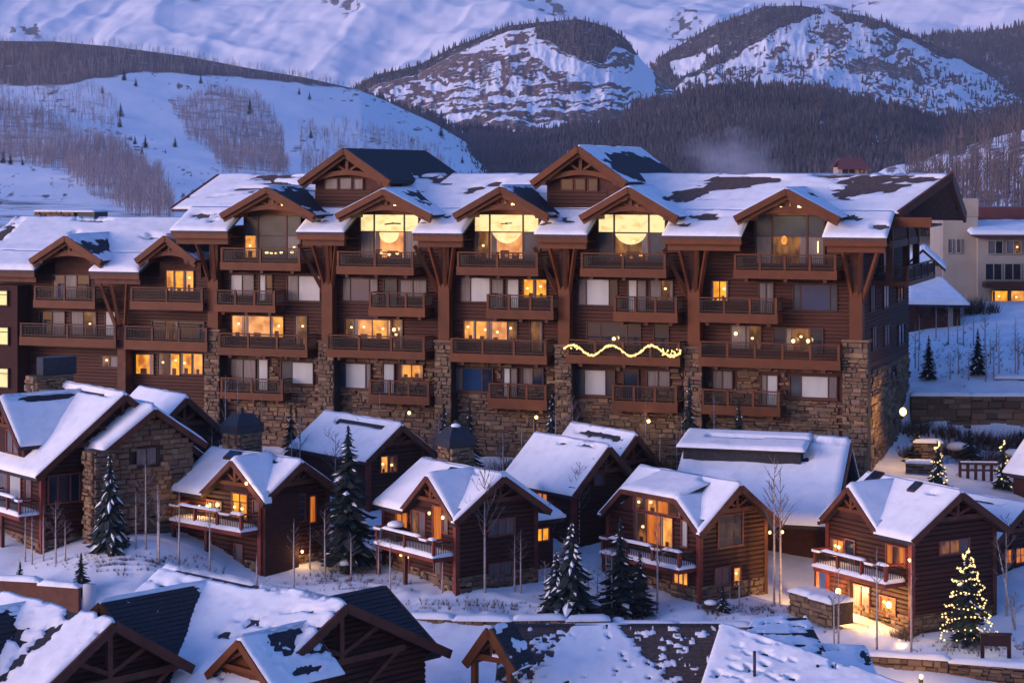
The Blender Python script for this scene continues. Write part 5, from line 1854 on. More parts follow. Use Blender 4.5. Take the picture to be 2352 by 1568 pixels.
        m.prism([(x - dx * k, y - w / 2 * k, z - dx * k * s.sl + 0.36), (x - dx * k, y + w / 2 * k, z - dx * k * s.sl + 0.36), (x + dx * k, y + w / 2 * k, z + dx * k * s.sl + 0.36), (x + dx * k, y - w / 2 * k, z + dx * k * s.sl + 0.36)], (0, 0, -0.02))
        m.build('pane', M['glass'], sk)


def hoop(n):
    return ridge_strip(n)


# the cottage by the second tree from the left, lamp lit room under its front gable
B = Cottage('log cottage with glowing yellow window under its gable, left of the tall spruce', 599, 119, 5.2, 7.4, 4.75, 2.05, psi=48, z=6.6, cut=[(-0.9, 4.8)], main_bare=patches([(0.62, 0.90, 0.20, 0.06), (0.55, 0.80, 0.08, 0.05)], 101, 0.3), ov=0.6)
B.cross(1.95, 4.7, 2.2)
B.win(0, (537, 1134, 571, 1188), 'lit_amber', (1, 1), (2, 1), off=-0.02)
B.win(0, (586, 1150, 598, 1190), 'drape', (1,), off=-0.01)
B.win(0, (480, 1150, 512, 1190), 'lit_dim', (1, 1))
B.win(0, (543, 1250, 560, 1296), 'drape')
B.win(0, (450, 1240, 490, 1275), 'drape', (1, 1))
B.win(1, (650, 1139, 697, 1198), 'glass_grey', (1,), (1,), grid=(3, 4))
B.win(1, (709, 1139, 721, 1198), 'lit_orange')
B.balcony(392, 588, (1196, 1224), 1.4, 4)
B.lamp(0, -0.3, 458, 1163, 9)
B.lamp(0, -0.3, 476, 1162, 9)
B.lamp(0, -1.0, 566, 1110, 7, 'gable_lamp')
B.lamp(1, -0.3, 683, 1272, 3)
B.lamp(1, -0.3, 694, 1266, 5)
B.logs()
B.base(30, 11)
B.chimney(B.W / 2 + 0.2, 5.4, 1.9, 1.3, B.rz + 1.1, 3.0, True, 30)
B.skylight(5.0, 0.84, 1.1, 0.7)

# the cottage in the middle with an orange front door and a snowy balcony
Cc = Cottage('log cottage with orange curtained windows and a snowy balcony, beside the tall bare aspen', 1048, 115.5, 5.6, 7.3, 4.6, 2.25, psi=37, z=6.3, cut=[(-0.5, 4.7)], main_bare=patches([(0.50, 0.80, 0.12, 0.05), (0.72, 0.92, 0.10, 0.03)], 111, 0.2))
Cc.cross(2.1, 4.2, 2.2)
Cc.win(0, (914, 1172, 940, 1209), 'lit_orange', (1, 1))
Cc.win(0, (999, 1163, 1018, 1240), 'lit_orange', off=-0.02)
Cc.win(0, (950, 1175, 980, 1236), 'lit_dim,drape'.split(','), (1, 1), off=-0.02)
Cc.win(0, (1022, 1180, 1032, 1222), 'drape', off=-0.01)
Cc.win(0, (918, 1262, 944, 1300), 'lit_dim', (1, 1))
Cc.win(0, (1002, 1275, 1016, 1325), 'drape', off=-0.02)
Cc.win(1, (1122, 1192, 1178, 1226), 'drape', (1, 1, 1))
Cc.win(1, (1122, 1292, 1172, 1338), 'drape', (1, 1))
Cc.lamp(0, -0.5, 1017, 1188, 3, r=0.09)
Cc.lamp(0, -0.9, 986, 1178, 2, 'gable_lamp', 0.08)
bal, ya, yb, z = Cc.balcony(862, 1030, (1248, 1288), 1.5, 3)
Cc.logs()
Cc.base(30, 21)
Cc.chimney(Cc.W / 2 + 0.3, 5.0, 1.7, 1.2, Cc.rz + 1.0, 3.0, True, 30, 5, True)
Cc.skylight(3.4, 0.80, 1.1, 0.7)
# a low rear wing with a lit amber window
ew = MB()
ew.box(Cc.W, Cc.W + 2.6, 1.6, 6.5, -2.0, 3.4)
ew = ew.build('rear_wall', M['cabin_wall'], Cc.t)
a0, a1, z0, z1 = Cc.F.rect(1, 1.6, (1228, 1213, 1257, 1240))
window(Cc.t, 1, 1.6, a0, a1, z0, z1, 'lit_amber', (1, 1), frame='frame_red')
r = MB()
roof_slab(r, V(Cc.W - 0.1, 1.1, 3.45), V(Cc.W + 3.1, 1.1, 3.45), V(Cc.W + 3.1, 6.8, 5.2), V(Cc.W - 0.1, 6.8, 5.2))
r = r.build('rear_roof', M['roof'], Cc.t)
snow_quad(r, V(Cc.W - 0.1, 1.1, 3.45), V(Cc.W + 3.1, 1.1, 3.45), V(Cc.W + 3.1, 6.8, 5.2), V(Cc.W - 0.1, 6.8, 5.2), 0.3, 3)

# covered grill on the balcony
gl = thing('grill', 'barbecue grill capped with snow standing on the middle cottage balcony', 'grill', Cc.t.matrix_basis @ Vector((-0.8, yb - 1.1, z)), math.radians(36))
MB().box(-0.25, 0.25, -0.4, 0.4, 0.0, 0.85).build('cabinet', M['metal'], gl)
MB().ball((0, 0, 1.0), 0.5, 10, 6, 0.45).build('hood', M['metal'], gl, True)
MB().ball((0, 0, 1.14), 0.52, 10, 6, 0.45).build('snow_cover', M['snow'], gl, True)

# the cottage with the clipped front gable and wide glazing
D = Cottage('log cottage with a clipped front gable over wide orange glazing', 1607, 117, 5.2, 7.9, 4.55, 2.45, psi=38, z=5.5, cut=[(-0.5, 8.1)], main_bare=patches([(0.45, 0.80, 0.12, 0.08), (0.40, 0.93, 0.16, 0.05)], 121, 0.35))
D.cross(3.8, 7.5, 1.65, prof=0.55, bare_r=patches([(0.9, 0.95, 0.10, 0.1)], 122), back=2.9)
D.win(0, (1460, 1146, 1566, 1176), 'lit_dim,lit,lit_orange,lit_dim'.split(','), (1, 1, 1, 1), off=-0.03)
D.win(0, (1462, 1182, 1548, 1248), 'lit_dim,lit_orange,lit'.split(','), (1, 1.2, 1), off=-0.03)
D.win(0, (1570, 1196, 1582, 1254), 'blind', off=-0.02)
D.win(0, (1552, 1304, 1583, 1340), 'lit', (1, 1, 1), off=-0.02)
D.win(1, (1647, 1182, 1701, 1252), 'glass_grey', grid=(3, 4))
D.win(1, (1640, 1303, 1672, 1342), 'drape', (1, 1))
D.win(1, (1682, 1303, 1697, 1342), 'lit')
D.lamp(1, -0.3, 1768, 1222, 4, col=(1.0, 0.4, 0.12))
D.lamp(1, -0.3, 1797, 1221, 4, col=(1.0, 0.4, 0.12))
D.balcony(1380, 1560, (1275, 1300), 1.4, 4)
D.logs()
D.base(30, 31)

# the rightmost cottage, its lamps lighting the snow
Eh = Cottage('log cottage with bright porch lamps lighting the snow, beside the lit Christmas tree', 2094, 113.5, 6.15, 7.1, 5.7, 2.35, psi=31, zb=1.1, z=4.5, cut=[(2.3, 7.2)], main_bare=patches([(0.80, 0.86, 0.08, 0.03)], 131, 0.2))
Eh.cross(4.75, 3.9, 2.2, T=0.24)
Eh.win(0, (1914, 1240, 1941, 1272), 'lit', (1, 1), off=-0.03)
Eh.win(0, (1946, 1240, 1966, 1300), 'glass', off=-0.03)
Eh.win(0, (2040, 1254, 2082, 1296), 'lit_orange,lit_dim,lit_orange'.split(','), (1, 1, 1))
Eh.win(0, (2026, 1371, 2060, 1406), 'lit', (1, 1))
Eh.win(0, (1962, 1345, 2000, 1420), 'drape', (1, 1), frame='red_trim', off=-0.01)
Eh.win(1, (2157, 1240, 2222, 1268), 'lit_dim,lit_dim,drape'.split(','), (1, 1, 1))
Eh.lamp(0, -0.35, 2089, 1286, 9)
Eh.lamp(0, -0.6, 1927, 1256, 10)
Eh.lamp(0, -0.9, 1926, 1358, 200, out=0.6, r=0.17, col=(1.0, 0.58, 0.2))
Eh.lamp(0, -0.4, 2042, 1388, 40, out=0.6, r=0.16)
Eh.balcony(1868, 2034, (1296, 1342), 1.5, 4)
Eh.logs()
Eh.base(30, 41)
Eh.skylight(6.2, 0.80, 0.9, 1.8)
Eh.skylight(2.6, 0.86, 0.6, 0.8)

# the big cottage at the left edge with a stone front gable
A = Cottage('large log cottage with a stone front gable and tall stone chimney, at the left edge', 97, 120, 10.1, 7.4, 5.2, 4.4, psi=39, z=7.7, main_bare=patches([(0.38, 0.86, 0.02, 0.05), (0.1, 0.93, 0.3, 0.03), (0.55, 0.945, 0.42, 0.022)], 141, 0.12), ov=0.7)
A.cross(4.6, 4.4, 2.6, back=4.6, bare_r=patches([(0.55, 0.93, 0.5, 0.10)], 142, 0.1), ze=6.3)
A.win(0, (2, 1087, 22, 1148), 'drape')
A.win(0, (26, 1087, 52, 1148), 'blind')
A.win(0, (62, 1088, 76, 1148), 'drape')
A.win(0, (20, 990, 46, 1040), 'drape', (1, 1), off=-0.02)
A.win(1, (110, 1090, 180, 1152), 'glass', (1, 1.4, 1))
A.win(1, (184, 1088, 200, 1150), 'drape')
A.balcony(-40, 76, (1165, 1190), 1.4, 4)
A.logs()
A.base(20, 51)
# stone gable wing in front
xw = A.F.hit(1, -1.6, 345, 1000).x
hw = 2.9
zr = A.F.hit(1, -1.9, 345, 938).z
ze = zr - 2.35
g = MB()
g.prism([(xw - hw, 0, -3), (xw + hw, 0, -3), (xw + hw, 0, ze + .25), (xw, 0, zr - 0.3), (xw - hw, 0, ze + .25)], (0, -1.6, 0))
g.build('stone_gable', M['mortar'], A.t)
a0, a1, z0, z1 = A.F.rect(1, -1.6, (312, 1029, 357, 1066))
stones(A.t, 1, -1.6, -1, [(xw - hw, xw + hw, -1.2, ze + 0.1)], ((0.35, 0.9), (0.2, 0.4)), [(a0, a1, z0, z1)], 60, 'stone', 55)
for k in range(6):
    zz = ze + 0.1 + k * 0.32
    q = hw * (1 - (k + 0.6) / 6.6) - 0.1
    stones(A.t, 1, -1.6, -1, [(xw - q, xw + q, zz, zz + 0.32)], ((0.35, 0.9), (0.3, 0.32)), (), 2, 'stone', 60 + k)
window(A.t, 1, -1.6, a0, a1, z0, z1, 'drape', (1, 1), frame='frame')
r = MB()
L0, R0, T0, dv = V(xw - hw - .6, -2.2, ze), V(xw + hw + .6, -2.2, ze), V(xw, -2.2, zr), V(0, 3.5, 0)
roof_slab(r, L0 + dv, L0, T0, T0 + dv)
roof_slab(r, R0, R0 + dv, T0 + dv, T0)
r = r.build('roof', M['roof'], A.t)
snow_quad(r, L0 + dv, L0, T0, T0 + dv, 0.36, 7)
snow_quad(r, R0, R0 + dv, T0 + dv, T0, 0.25, 8)
for e in (L0, R0):
    bargeboard(A.t, e + V(0, -.05, 0), T0 + V(0, -.05, 0), 0.12, 0.34, 'timber_dark')
xc0, xc1 = A.F.hit(1, -2.3, 216, 1100).x, A.F.hit(1, -2.3, 262, 1100).x
A.chimney(xc0, -2.3, xc1 - xc0, 1.2, A.F.hit(1, -2.3, 240, 1034).z, -2.0, False, 45, 71)
A.chimney(A.W * 0.30, 7.2, 2.6, 1.2, A.rz + 0.6, 5.0, False, 20, 73)
mcap = MB().box(A.W * 0.30 + 0.6, A.W * 0.30 + 2.9, 7.3, 8.2, A.rz + 0.6, A.rz + 1.7).build('chimney_cap', M['metal'], A.t)

# cottages of the second row, between the front row and the lodge
R1 = Cottage('rear log cottage with one amber window, behind the tall spruce', 846, 131, 4.3, 8.0, 4.6, 2.05, psi=39, ov=0.6, main_bare=ridge_strip(151, 0.86, 0.10, 0.25, 0.85), z=7.6)
R1.win(1, (872, 1048, 888, 1084), 'lit')
R1.win(1, (892, 1048, 908, 1082), 'lit_dim')
R1.logs(left=False)
R2 = Cottage('rear log cottage behind the middle chimney with a wide snowy roof', 1318, 125, 4.5, 6.4, 4.8, 2.7, psi=38, ov=0.6, main_bare=patches([(0.45, 0.90, 0.08, 0.045), (0.75, 0.93, 0.13, 0.04)], 161, 0.15), z=6.3)
R2.win(0, (1238, 1128, 1260, 1150), 'lit_orange', (1, 1))
R2.win(1, (1362, 1078, 1382, 1112), 'drape')
R2.logs()
R3 = Cottage('rear log cottage whose blue shaded roof shows behind the middle rear cottage', 1382, 131, 4.6, 6.0, 4.7, 3.0, ov=0.6, z=6.1, main_bare=patches([(0.5, 0.88, 0.35, 0.08)], 163, 0.2))
R3.logs(left=False)
R4 = Cottage('rear log cottage at the right edge with two orange windows', 2262, 121, 6.0, 6.0, 4.6, 2.4, ov=0.6, z=3.6, main_bare=patches([(0.5, 0.9, 0.3, 0.04)], 171, 0.2))
R4.win(1, (2304, 1262, 2320, 1292), 'lit_orange', grid=(2, 2))
R4.win(1, (2330, 1258, 2352, 1290), 'lit_orange', grid=(2, 2))
R4.logs(left=False)
R5 = Cottage('far right rear cottage showing only a corner of snowy roof', 2515, 128, 5.0, 6.5, 4.6, 2.8, ov=0.6, z=6.6)
R6 = Cottage('small rear cottage roof behind the large stone gabled cottage', 330, 131, 5.4, 6.0, 4.0, 2.9, ov=0.6, z=9.2, right_bare=patches([(0.45, 0.75, 0.4, 0.1)], 181, 0.1))

# long low wing with the shed dormer band, behind the clipped gable cottage
DW = thing('log_house', 'long log house with a dark dormer band, behind the clipped gable cottage', 'house', V(on(1600, 127).x, 127, 8.4), math.radians(-18), 'log cottages below the lodge')
DF = Frame(DW.location, math.radians(-18))
zz0 = DW.location.z
ry = 5.0
p0, p1 = DF.hit(1, ry, 1592, 1003), DF.hit(1, ry, 1945, 1014)
zr = (p0.z + p1.z) / 2
ze = zr - 4.2
xa, xb = p0.x, p1.x
m = MB()
m.box(xa + .5, xb - 0.4, 0.6, 9.5, -6, ze + .35)
m.prism([(xb - 0.45, 0.6, ze + .3), (xb - 0.45, ry, zr - .3), (xb - 0.45, 9.4, ze + .3)], (-0.3, 0, 0))
m.build('wall', M['cabin_wall'], DW)
r = MB()
q0, q1, q2, q3 = V(xa - .3, -1.4, ze), V(xb + .2, -1.4, ze), V(xb + .2, ry, zr), V(xa - .3, ry, zr)
roof_slab(r, q0, q1, q2, q3)
roof_slab(r, q3, q2, V(xb + .2, 10.6, ze), V(xa - .3, 10.6, ze))
r = r.build('roof', M['roof'], DW)
snow_quad(r, q0, q1, q2, q3, 0.4, 191, patches([(0.40, 0.94, 0.45, 0.035), (0.22, 0.40, 0.10, 0.10), (0.75, 0.75, 0.05, 0.06)], 192, 0.3))
snow_quad(r, q3, q2, V(xb + .2, 10.6, ze), V(xa - .3, 10.6, ze), 0.4, 193, ridge=False)
bargeboard(DW, q1 + V(.1, 0, 0), q2 + V(.1, 0, 0), 0.14, 0.4, 'timber_dark')
# dormer band
sx1 = DF.hit(1, 2.0, 1835, 1050).x
sl_ = 4.2 / 6.4
yd = 2.6
zd = ze + sl_ * (yd + 1.4)
d = MB().box(xa - .1, sx1, yd, yd + 3.0, zd - .6, zd + 1.3).build('dormer_wall', M['roof'], DW)
r2 = MB()
roof_slab(r2, V(xa - .4, yd - .4, zd + 1.27), V(sx1 + .3, yd - .4, zd + 1.27), V(sx1 + .3, ry + .3, zr + .30), V(xa - .4, ry + .3, zr + .30), 0.14)
r2 = r2.build('dormer_roof', M['roof'], DW)
snow_quad(r2, V(xa - .4, yd - .4, zd + 1.27), V(sx1 + .3, yd - .4, zd + 1.27), V(sx1 + .3, ry + .3, zr + .30), V(xa - .4, ry + .3, zr + .30), 0.20, 195, ridge_strip(196, 0.62, 0.10, 0.2, 0.98), 0.16)


# ------------------------------------------------------------------ foreground houses
def fore_house(label, px, py, Y, Lr, hs, drop, cross1, cross2, seed, bares, ground=0.8, hs2=None, drop2=None):
    hs2, drop2 = hs2 or hs, drop2 or drop
    X, z = (px - PCX) / FPX * Y, CAMZ - (py - HZN) / FPX * Y
    rz = math.radians(137)
    t = thing('chalet', label, 'house', (X, Y, 0), rz, 'chalets in front of the lane')
    F = Frame(t.location, rz)
    ze = z - drop
    sl = drop / hs
    m = MB()
    hw = hs - 0.8
    hw2 = hs2 - 0.8
    zb2 = z - drop2
    zm = min(ze, zb2)
    m.box(0.9, Lr - 0.6, -hw2, hw, ground - 2, zm + 0.35)
    m.prism([(0.9, -hw2, zm + .3), (0.9, hw, zm + .3), (0.9, hw, ze + .3), (0.9, 0, z - 0.35), (0.9, -hw2, zb2 + .3)], (0.3, 0, 0))
    m.build('wall', M['cabin_wall'], t)
    lg = log_courses(MB(), 0, 0.9, -1, lambda q: [(-hw2 + max(0, (q - zb2) / (drop2 / hs2)), hw - max(0, (q - ze) / sl))], ground, z - 0.9, 0.27, 0.1)
    lg.build('log_siding', M['cabin'], t, kind='stuff')
    r = MB()
    a, b, c, d = V(Lr, hs, ze), V(0, hs, ze), V(0, 0, z), V(Lr, 0, z)
    roof_slab(r, a, b, c, d)
    e, f = V(0, -hs2, zb2), V(Lr, -hs2, zb2)
    roof_slab(r, e, f, d, c)
    r = r.build('roof', M['roof'], t)
    snow_quad(r, a, b, c, d, 0.22, seed, bares[0], 0.16, rough=0.9)
    # rows of shingle butts stepping down both bare slopes are laid by shingles()
    for q in (b, e):
        bargeboard(t, q + V(-.06, 0, 0), c + V(-.06, 0, 0), 0.14, 0.42, 'timber_dark')
    # truss in the gable end
    MB().beam((0.35, -hs * 0.62, ze + drop * 0.30), (0.35, hs * 0.62, ze + drop * 0.30), 0.22, 0.30).build('collar_beam', M['timber_dark'], t)
    MB().box(0.25, 0.47, -0.13, 0.13, ze + drop * 0.34, z - 0.35).build('king_post', M['timber_dark'], t)
    for s in (-1, 1):
        MB().beam((0.36, 0, ze + drop * 0.38), (0.36, s * hs * 0.34, ze + drop * 0.62), 0.18, 0.2).build('strut', M['timber_dark'], t)
        MB().beam((0.36, s * hs * 0.25, ze - 0.2), (0.36, s * hs * 0.55, ze + drop * 0.28), 0.18, 0.2).build('strut', M['timber_dark'], t)
    # front cross gable with bare dark shingles on its near side
    x, y1, h2, dz, dr = cross1
    za = z - dz
    p0, p1 = V(x, 0, za), V(x, y1, za)
    k0, k1 = V(x - h2, 0, za - dr), V(x - h2, y1, za - dr)
    g0, g1 = V(x + h2, 0, za - dr), V(x + h2, y1, za - dr)
    r2 = MB()
    roof_slab(r2, k1, k0, p0, p1)
    roof_slab(r2, g0, g1, p1, p0)
    r2 = r2.build('cross_roof', M['roof'], t)
    shingles(t, k1, k0, p0, p1, seed + 2)
    if bares[1] is not None:
        snow_quad(r2, k1, k0, p0, p1, 0.12, seed + 3, bares[1], 0.14, rough=1.1)
    snow_quad(r2, g0, g1, p1, p0, 0.2, seed + 4, None)
    m = MB()
    m.prism([(x - h2 + .7, y1 - 0.8, ground), (x + h2 - .7, y1 - 0.8, ground), (x + h2 - .7, y1 - 0.8, za - dr + .3), (x, y1 - 0.8, za - .3), (x - h2 + .7, y1 - 0.8, za - dr + .3)], (0, -(y1 - 1.5), 0))
    m.build('cross_wall', M['cabin_wall'], t)
    for q in (k1, g1):
        bargeboard(t, q + V(0, .06, 0), p1 + V(0, .06, 0), 0.14, 0.4, 'timber')
    # rear cross gable
    if cross2:
        x, y2, h2, dz, dr = cross2
        za = z - dz
        p0, p1 = V(x, 0, za), V(x, y2, za)
        k0, k1 = V(x - h2, 0, za - dr), V(x - h2, y2, za - dr)
        g0, g1 = V(x + h2, 0, za - dr), V(x + h2, y2, za - dr)
        r2 = MB()
        roof_slab(r2, k0, k1, p1, p0)
        roof_slab(r2, g1, g0, p0, p1)
        r2.build('cross_roof', M['roof'], t)
        shingles(t, k0, k1, p1, p0, seed + 5)
        MB().box(x - h2 + .8, x + h2 - .8, y2 + .9, -1, ground - 2, za - dr + .2).build('cross_wall', M['cabin_wall'], t)
        bargeboard(t, k1 + V(0, -.06, 0), p1 + V(0, -.06, 0), 0.14, 0.36, 'timber_dark')
    return t, F, z, ze, r


def shingles(t, p00, p10, p11, p01, seed, course=0.26, mat='roof'):
    """stepped courses of shingle butts on a bare slope"""
    r = random.Random(seed)
    p00, p10, p11, p01 = [Vector(p) for p in (p00, p10, p11, p01)]
    n = int((p01 - p00).length / course)
    up = (p10 - p00).cross(p01 - p00).normalized()
    m = MB()
    for j in range(n):
        a, b = p00.lerp(p01, j / n), p10.lerp(p11, j / n)
        c, d = p10.lerp(p11, (j + 1) / n), p00.lerp(p01, (j + 1) / n)
        k = max(2, int((b - a).length / 1.3))
        for i in range(k):
            f0, f1 = i / k, (i + 1) / k
            o = up * (0.035 + r.uniform(0, 0.02))
            q = [a.lerp(b, f0) + o, a.lerp(b, f1) + o, d.lerp(c, f1) + up * 0.006, d.lerp(c, f0) + up * 0.006]
            nn = len(m.v)
            m.v += [tuple(v) for v in q] + [tuple(q[0] - o), tuple(q[1] - o)]
            m.f += [(nn, nn + 1, nn + 2, nn + 3), (nn + 4, nn + 5, nn + 1, nn)]
    return m.build('shingle', M[mat], t, kind='stuff')


speck = lambda s, k=0.62: (lambda x, y, LU, LV: sstep(k, k + 0.08, fbm(x * 1.3, y * 2.8, 0, s, 4)) * sstep(0.40, 0.55, fbm(x * 0.3, y * 0.4, 3, s + 1, 3)))


def both(f, g):
    return lambda x, y, LU, LV: np.maximum(f(x, y, LU, LV), g(x, y, LU, LV))


bare_far = patches([(0.36, 0.80, 0.02, 0.3)], 201, 0.2)
F1, F1F, z1, ze1, r1 = fore_house('chalet with a big snow covered roof slope and timber gable end, in the foreground', 795, 1387, 92, 13.2, 6.4, 3.75, (9.3, 6.6, 4.3, 0.25, 3.1), (5.0, -7.0, 4.0, 0.85, 2.6), 200,
                                  (both(speck(203, 0.60), patches([(0.45, 0.97, 0.5, 0.02), (0.62, 0.55, 0.03, 0.05)], 205, 0.2)), patches([(0.25, 0.5, 0.62, 1.2)], 207, 0.30, 0.8, 1.2)), hs2=6.6, drop2=3.2)
# gable dormer low on the big slope
x, y5 = 1.05, 5.3
za = z1 - 0.85
r = MB()
p0, p1 = V(x, 1.2, za), V(x, y5, za)
k0, k1, g0, g1 = V(x - 2.2, 1.2, za - 1.8), V(x - 2.2, y5, za - 1.8), V(x + 2.2, 1.2, za - 1.8), V(x + 2.2, y5, za - 1.8)
roof_slab(r, k1, k0, p0, p1, 0.16)
roof_slab(r, g0, g1, p1, p0, 0.16)
r = r.build('dormer_roof', M['roof'], F1)
snow_quad(r, k1, k0, p0, p1, 0.14, 211, patches([(0.75, 0.72, 0.5, 0.34), (0.5, 0.2, 0.2, 0.14)], 212, 0.4), 0.14)
snow_quad(r, g0, g1, p1, p0, 0.2, 213)
m = MB()
m.prism([(x - 1.8, y5 - .5, za - 4.5), (x + 1.8, y5 - .5, za - 4.5), (x + 1.8, y5 - .5, za - 1.6), (x, y5 - .5, za - .25), (x - 1.8, y5 - .5, za - 1.6)], (0, -3.0, 0))
m.build('dormer_wall', M['timber'], F1)
for q in (k1, g1):
    bargeboard(F1, q + V(0, .05, 0), p1 + V(0, .05, 0), 0.12, 0.32, 'timber')
MB().beam((x - 1.5, y5 - .2, za - 1.35), (x + 1.5, y5 - .2, za - 1.35), 0.16, 0.2).build('collar_beam', M['timber'], F1)
for s in (-1, 1):
    MB().beam((x + s * 1.3, y5 - .2, za - 1.25), (x, y5 - .2, za - .6), 0.14, 0.16).build('strut', M['timber_dark'], F1)
# low porch roof with smooth blue snow between the two front gables
q = [F1F.hit(0, 7.9, 319, 1464), F1F.hit(0, 7.9, 428, 1451), F1F.hit(0, 5.6, 486, 1537), F1F.hit(0, 5.6, 364, 1551)]
ya, yb = q[0].y, q[1].y
zr_, ze_ = (q[0].z + q[1].z) / 2, (q[2].z + q[3].z) / 2
r = MB()
roof_slab(r, V(5.6, ya, ze_), V(5.6, yb, ze_), V(7.9, yb, zr_), V(7.9, ya, zr_))
r = r.build('porch_roof', M['roof'], F1)
snow_quad(r, V(5.6, ya, ze_), V(5.6, yb, ze_), V(7.9, yb, zr_), V(7.9, ya, zr_), 0.3, 221, patches([(0.5, 0.12, 0.40, 0.03)], 222, 0.1))
MB().box(6.0, 8.4, yb + .2, ya - .2, 0, ze_ - 0.05).build('porch_wall', M['timber_dark'], F1)

F0, F0F, z0_, ze0_, r0_ = fore_house('chalet at the bottom left corner, half its roof bare dark shingles', 262, 1428, 88, 12.0, 5.8, 3.7, (6.3, 6.4, 3.9, 0.15, 2.9), None, 230,
                                     (both(speck(233, 0.56), patches([(0.75, 0.6, 0.04, 0.6)], 235, 0.4)), patches([(0.35, 0.6, 0.75, 1.2)], 237, 0.35, 0.9, 1.2)), hs2=4.2, drop2=2.6)
fl = MB().tube([(0, 0, -2), (0, 0, 0.62)], 0.30, 12).build('roof_flue', M['galv'], None, True)
p = ray(205, 1372, 95)
fl.location = p
tag(fl, 'short pale metal flue pipe beside the small spruce at lower left', 'flue pipe')

# middle foreground house: broad slope, a white tongue of snow between bare shingle patches
G = thing('chalet', 'foreground chalet with snow tongue between patches of bare speckled shingles', 'house', (0, 100, 0), 0, 'chalets in front of the lane')
GZ_ = CAMZ - (1437 - HZN) / FPX * 100
gx0, gx1 = (1150 - PCX) / FPX * 100, (1655 - PCX) / FPX * 100
p00, p10, p11, p01 = V(gx0 - .4, -7.0, GZ_ - 4.0), V(gx1, -7.0, GZ_ - 4.0), V(gx1, 0, GZ_), V(gx0, 0, GZ_)
r = MB()
roof_slab(r, p00, p10, p11, p01)
roof_slab(r, p01, p11, V(gx1, 5, GZ_ - 2.8), V(gx0, 5, GZ_ - 2.8))
rG = r.build('roof', M['roof'], G)
shingles(G, p00, p10, p11, p01, 240, 0.24, 'roof_brown')


def tongue(x, y, LU, LV):
    u, v = x / LU, y / LV
    n = fbm(x * 0.9, y * 1.3, 0, 243, 4) - 0.5
    n2 = fbm(x * 2.6, y * 4.5, 0, 244, 3)
    d = np.abs(u - 0.44 - n * 0.10) - (0.10 + 0.16 * np.clip((0.98 - v) * 2.6, 0, 1))
    b = sstep(-0.02, 0.02, d)
    b = b * (1 - sstep(0.56, 0.62, n2) * 0.9)
    return np.maximum(b, 0.9 * sstep(0.70, 0.76, n2))


snow_quad(rG, p00, p10, p11, p01, 0.15, 241, tongue, 0.11, rough=0.9)
MB().box(gx0 + .3, gx1, -6, 4.4, -2, GZ_ - 4.2).build('wall', M['cabin_wall'], G)
MB().box(gx0, gx1, -0.14, 0.14, GZ_ - 0.10, GZ_ + 0.10).build('ridge_cap', M['roof'], G)

# little cedar entry gable
pp = ray(1124, 1443, 95)
E1 = thing('entry_gable', 'small bright cedar entry gable with snow on its beam, bottom centre', 'porch', (pp.x, pp.y, 0), math.radians(-34))
zt = pp.z
m = MB()
m.prism([(-0.85, 0.9, zt - 1.3), (0.85, 0.9, zt - 1.3), (0, 0.9, zt - 0.2)], (0, 0.2, 0))
m.build('gable_wall', M['timber'], E1)
r = MB()
roof_slab(r, V(-1.3, 2.0, zt - 1.75), V(-1.3, 0, zt - 1.75), V(0, 0, zt), V(0, 2.0, zt), 0.18)
roof_slab(r, V(1.3, 0, zt - 1.75), V(1.3, 2.0, zt - 1.75), V(0, 2.0, zt), V(0, 0, zt), 0.18)
rE = r.build('roof', M['roof'], E1)
snow_quad(rE, V(1.3, 0, zt - 1.75), V(1.3, 2.0, zt - 1.75), V(0, 2.0, zt), V(0, 0, zt), 0.12, 251, lambda x, y, LU, LV: 1 - sstep(0.56, 0.62, fbm(x * 1.7, y * 3.0, 0, 252, 4)), 0.1)
shingles(E1, V(1.3, 0, zt - 1.75), V(1.3, 2.0, zt - 1.75), V(0, 2.0, zt), V(0, 0, zt), 253)
for s in (-1, 1):
    MB().beam((s * 1.35, -0.04, zt - 1.85), (0, -0.04, zt - 0.10), 0.16, 0.42).build('bargeboard', M['timber'], E1)
    MB().box(s * 1.0 - .12, s * 1.0 + .12, 0.1, 0.4, -1, zt - 1.5).build('post', M['timber'], E1)
bm = MB().beam((-1.1, 0.25, zt - 1.42), (1.1, 0.25, zt - 1.42), 0.24, 0.3).build('tie_beam', M['timber'], E1)
MB().beam((0.1, 0.2, zt - 1.24), (1.05, 0.2, zt - 1.24), 0.26, 0.12).build('snow_cover', M['snow'], bm)
MB().box(-0.1, 0.1, 0.2, 0.4, zt - 1.25, zt - 0.3).build('king_post', M['timber'], E1)
for s in (-1, 1):
    MB().beam((s * 0.75, 0.28, zt - 1.25), (s * 0.1, 0.28, zt - 0.75), 0.12, 0.14).build('strut', M['timber_dark'], E1)

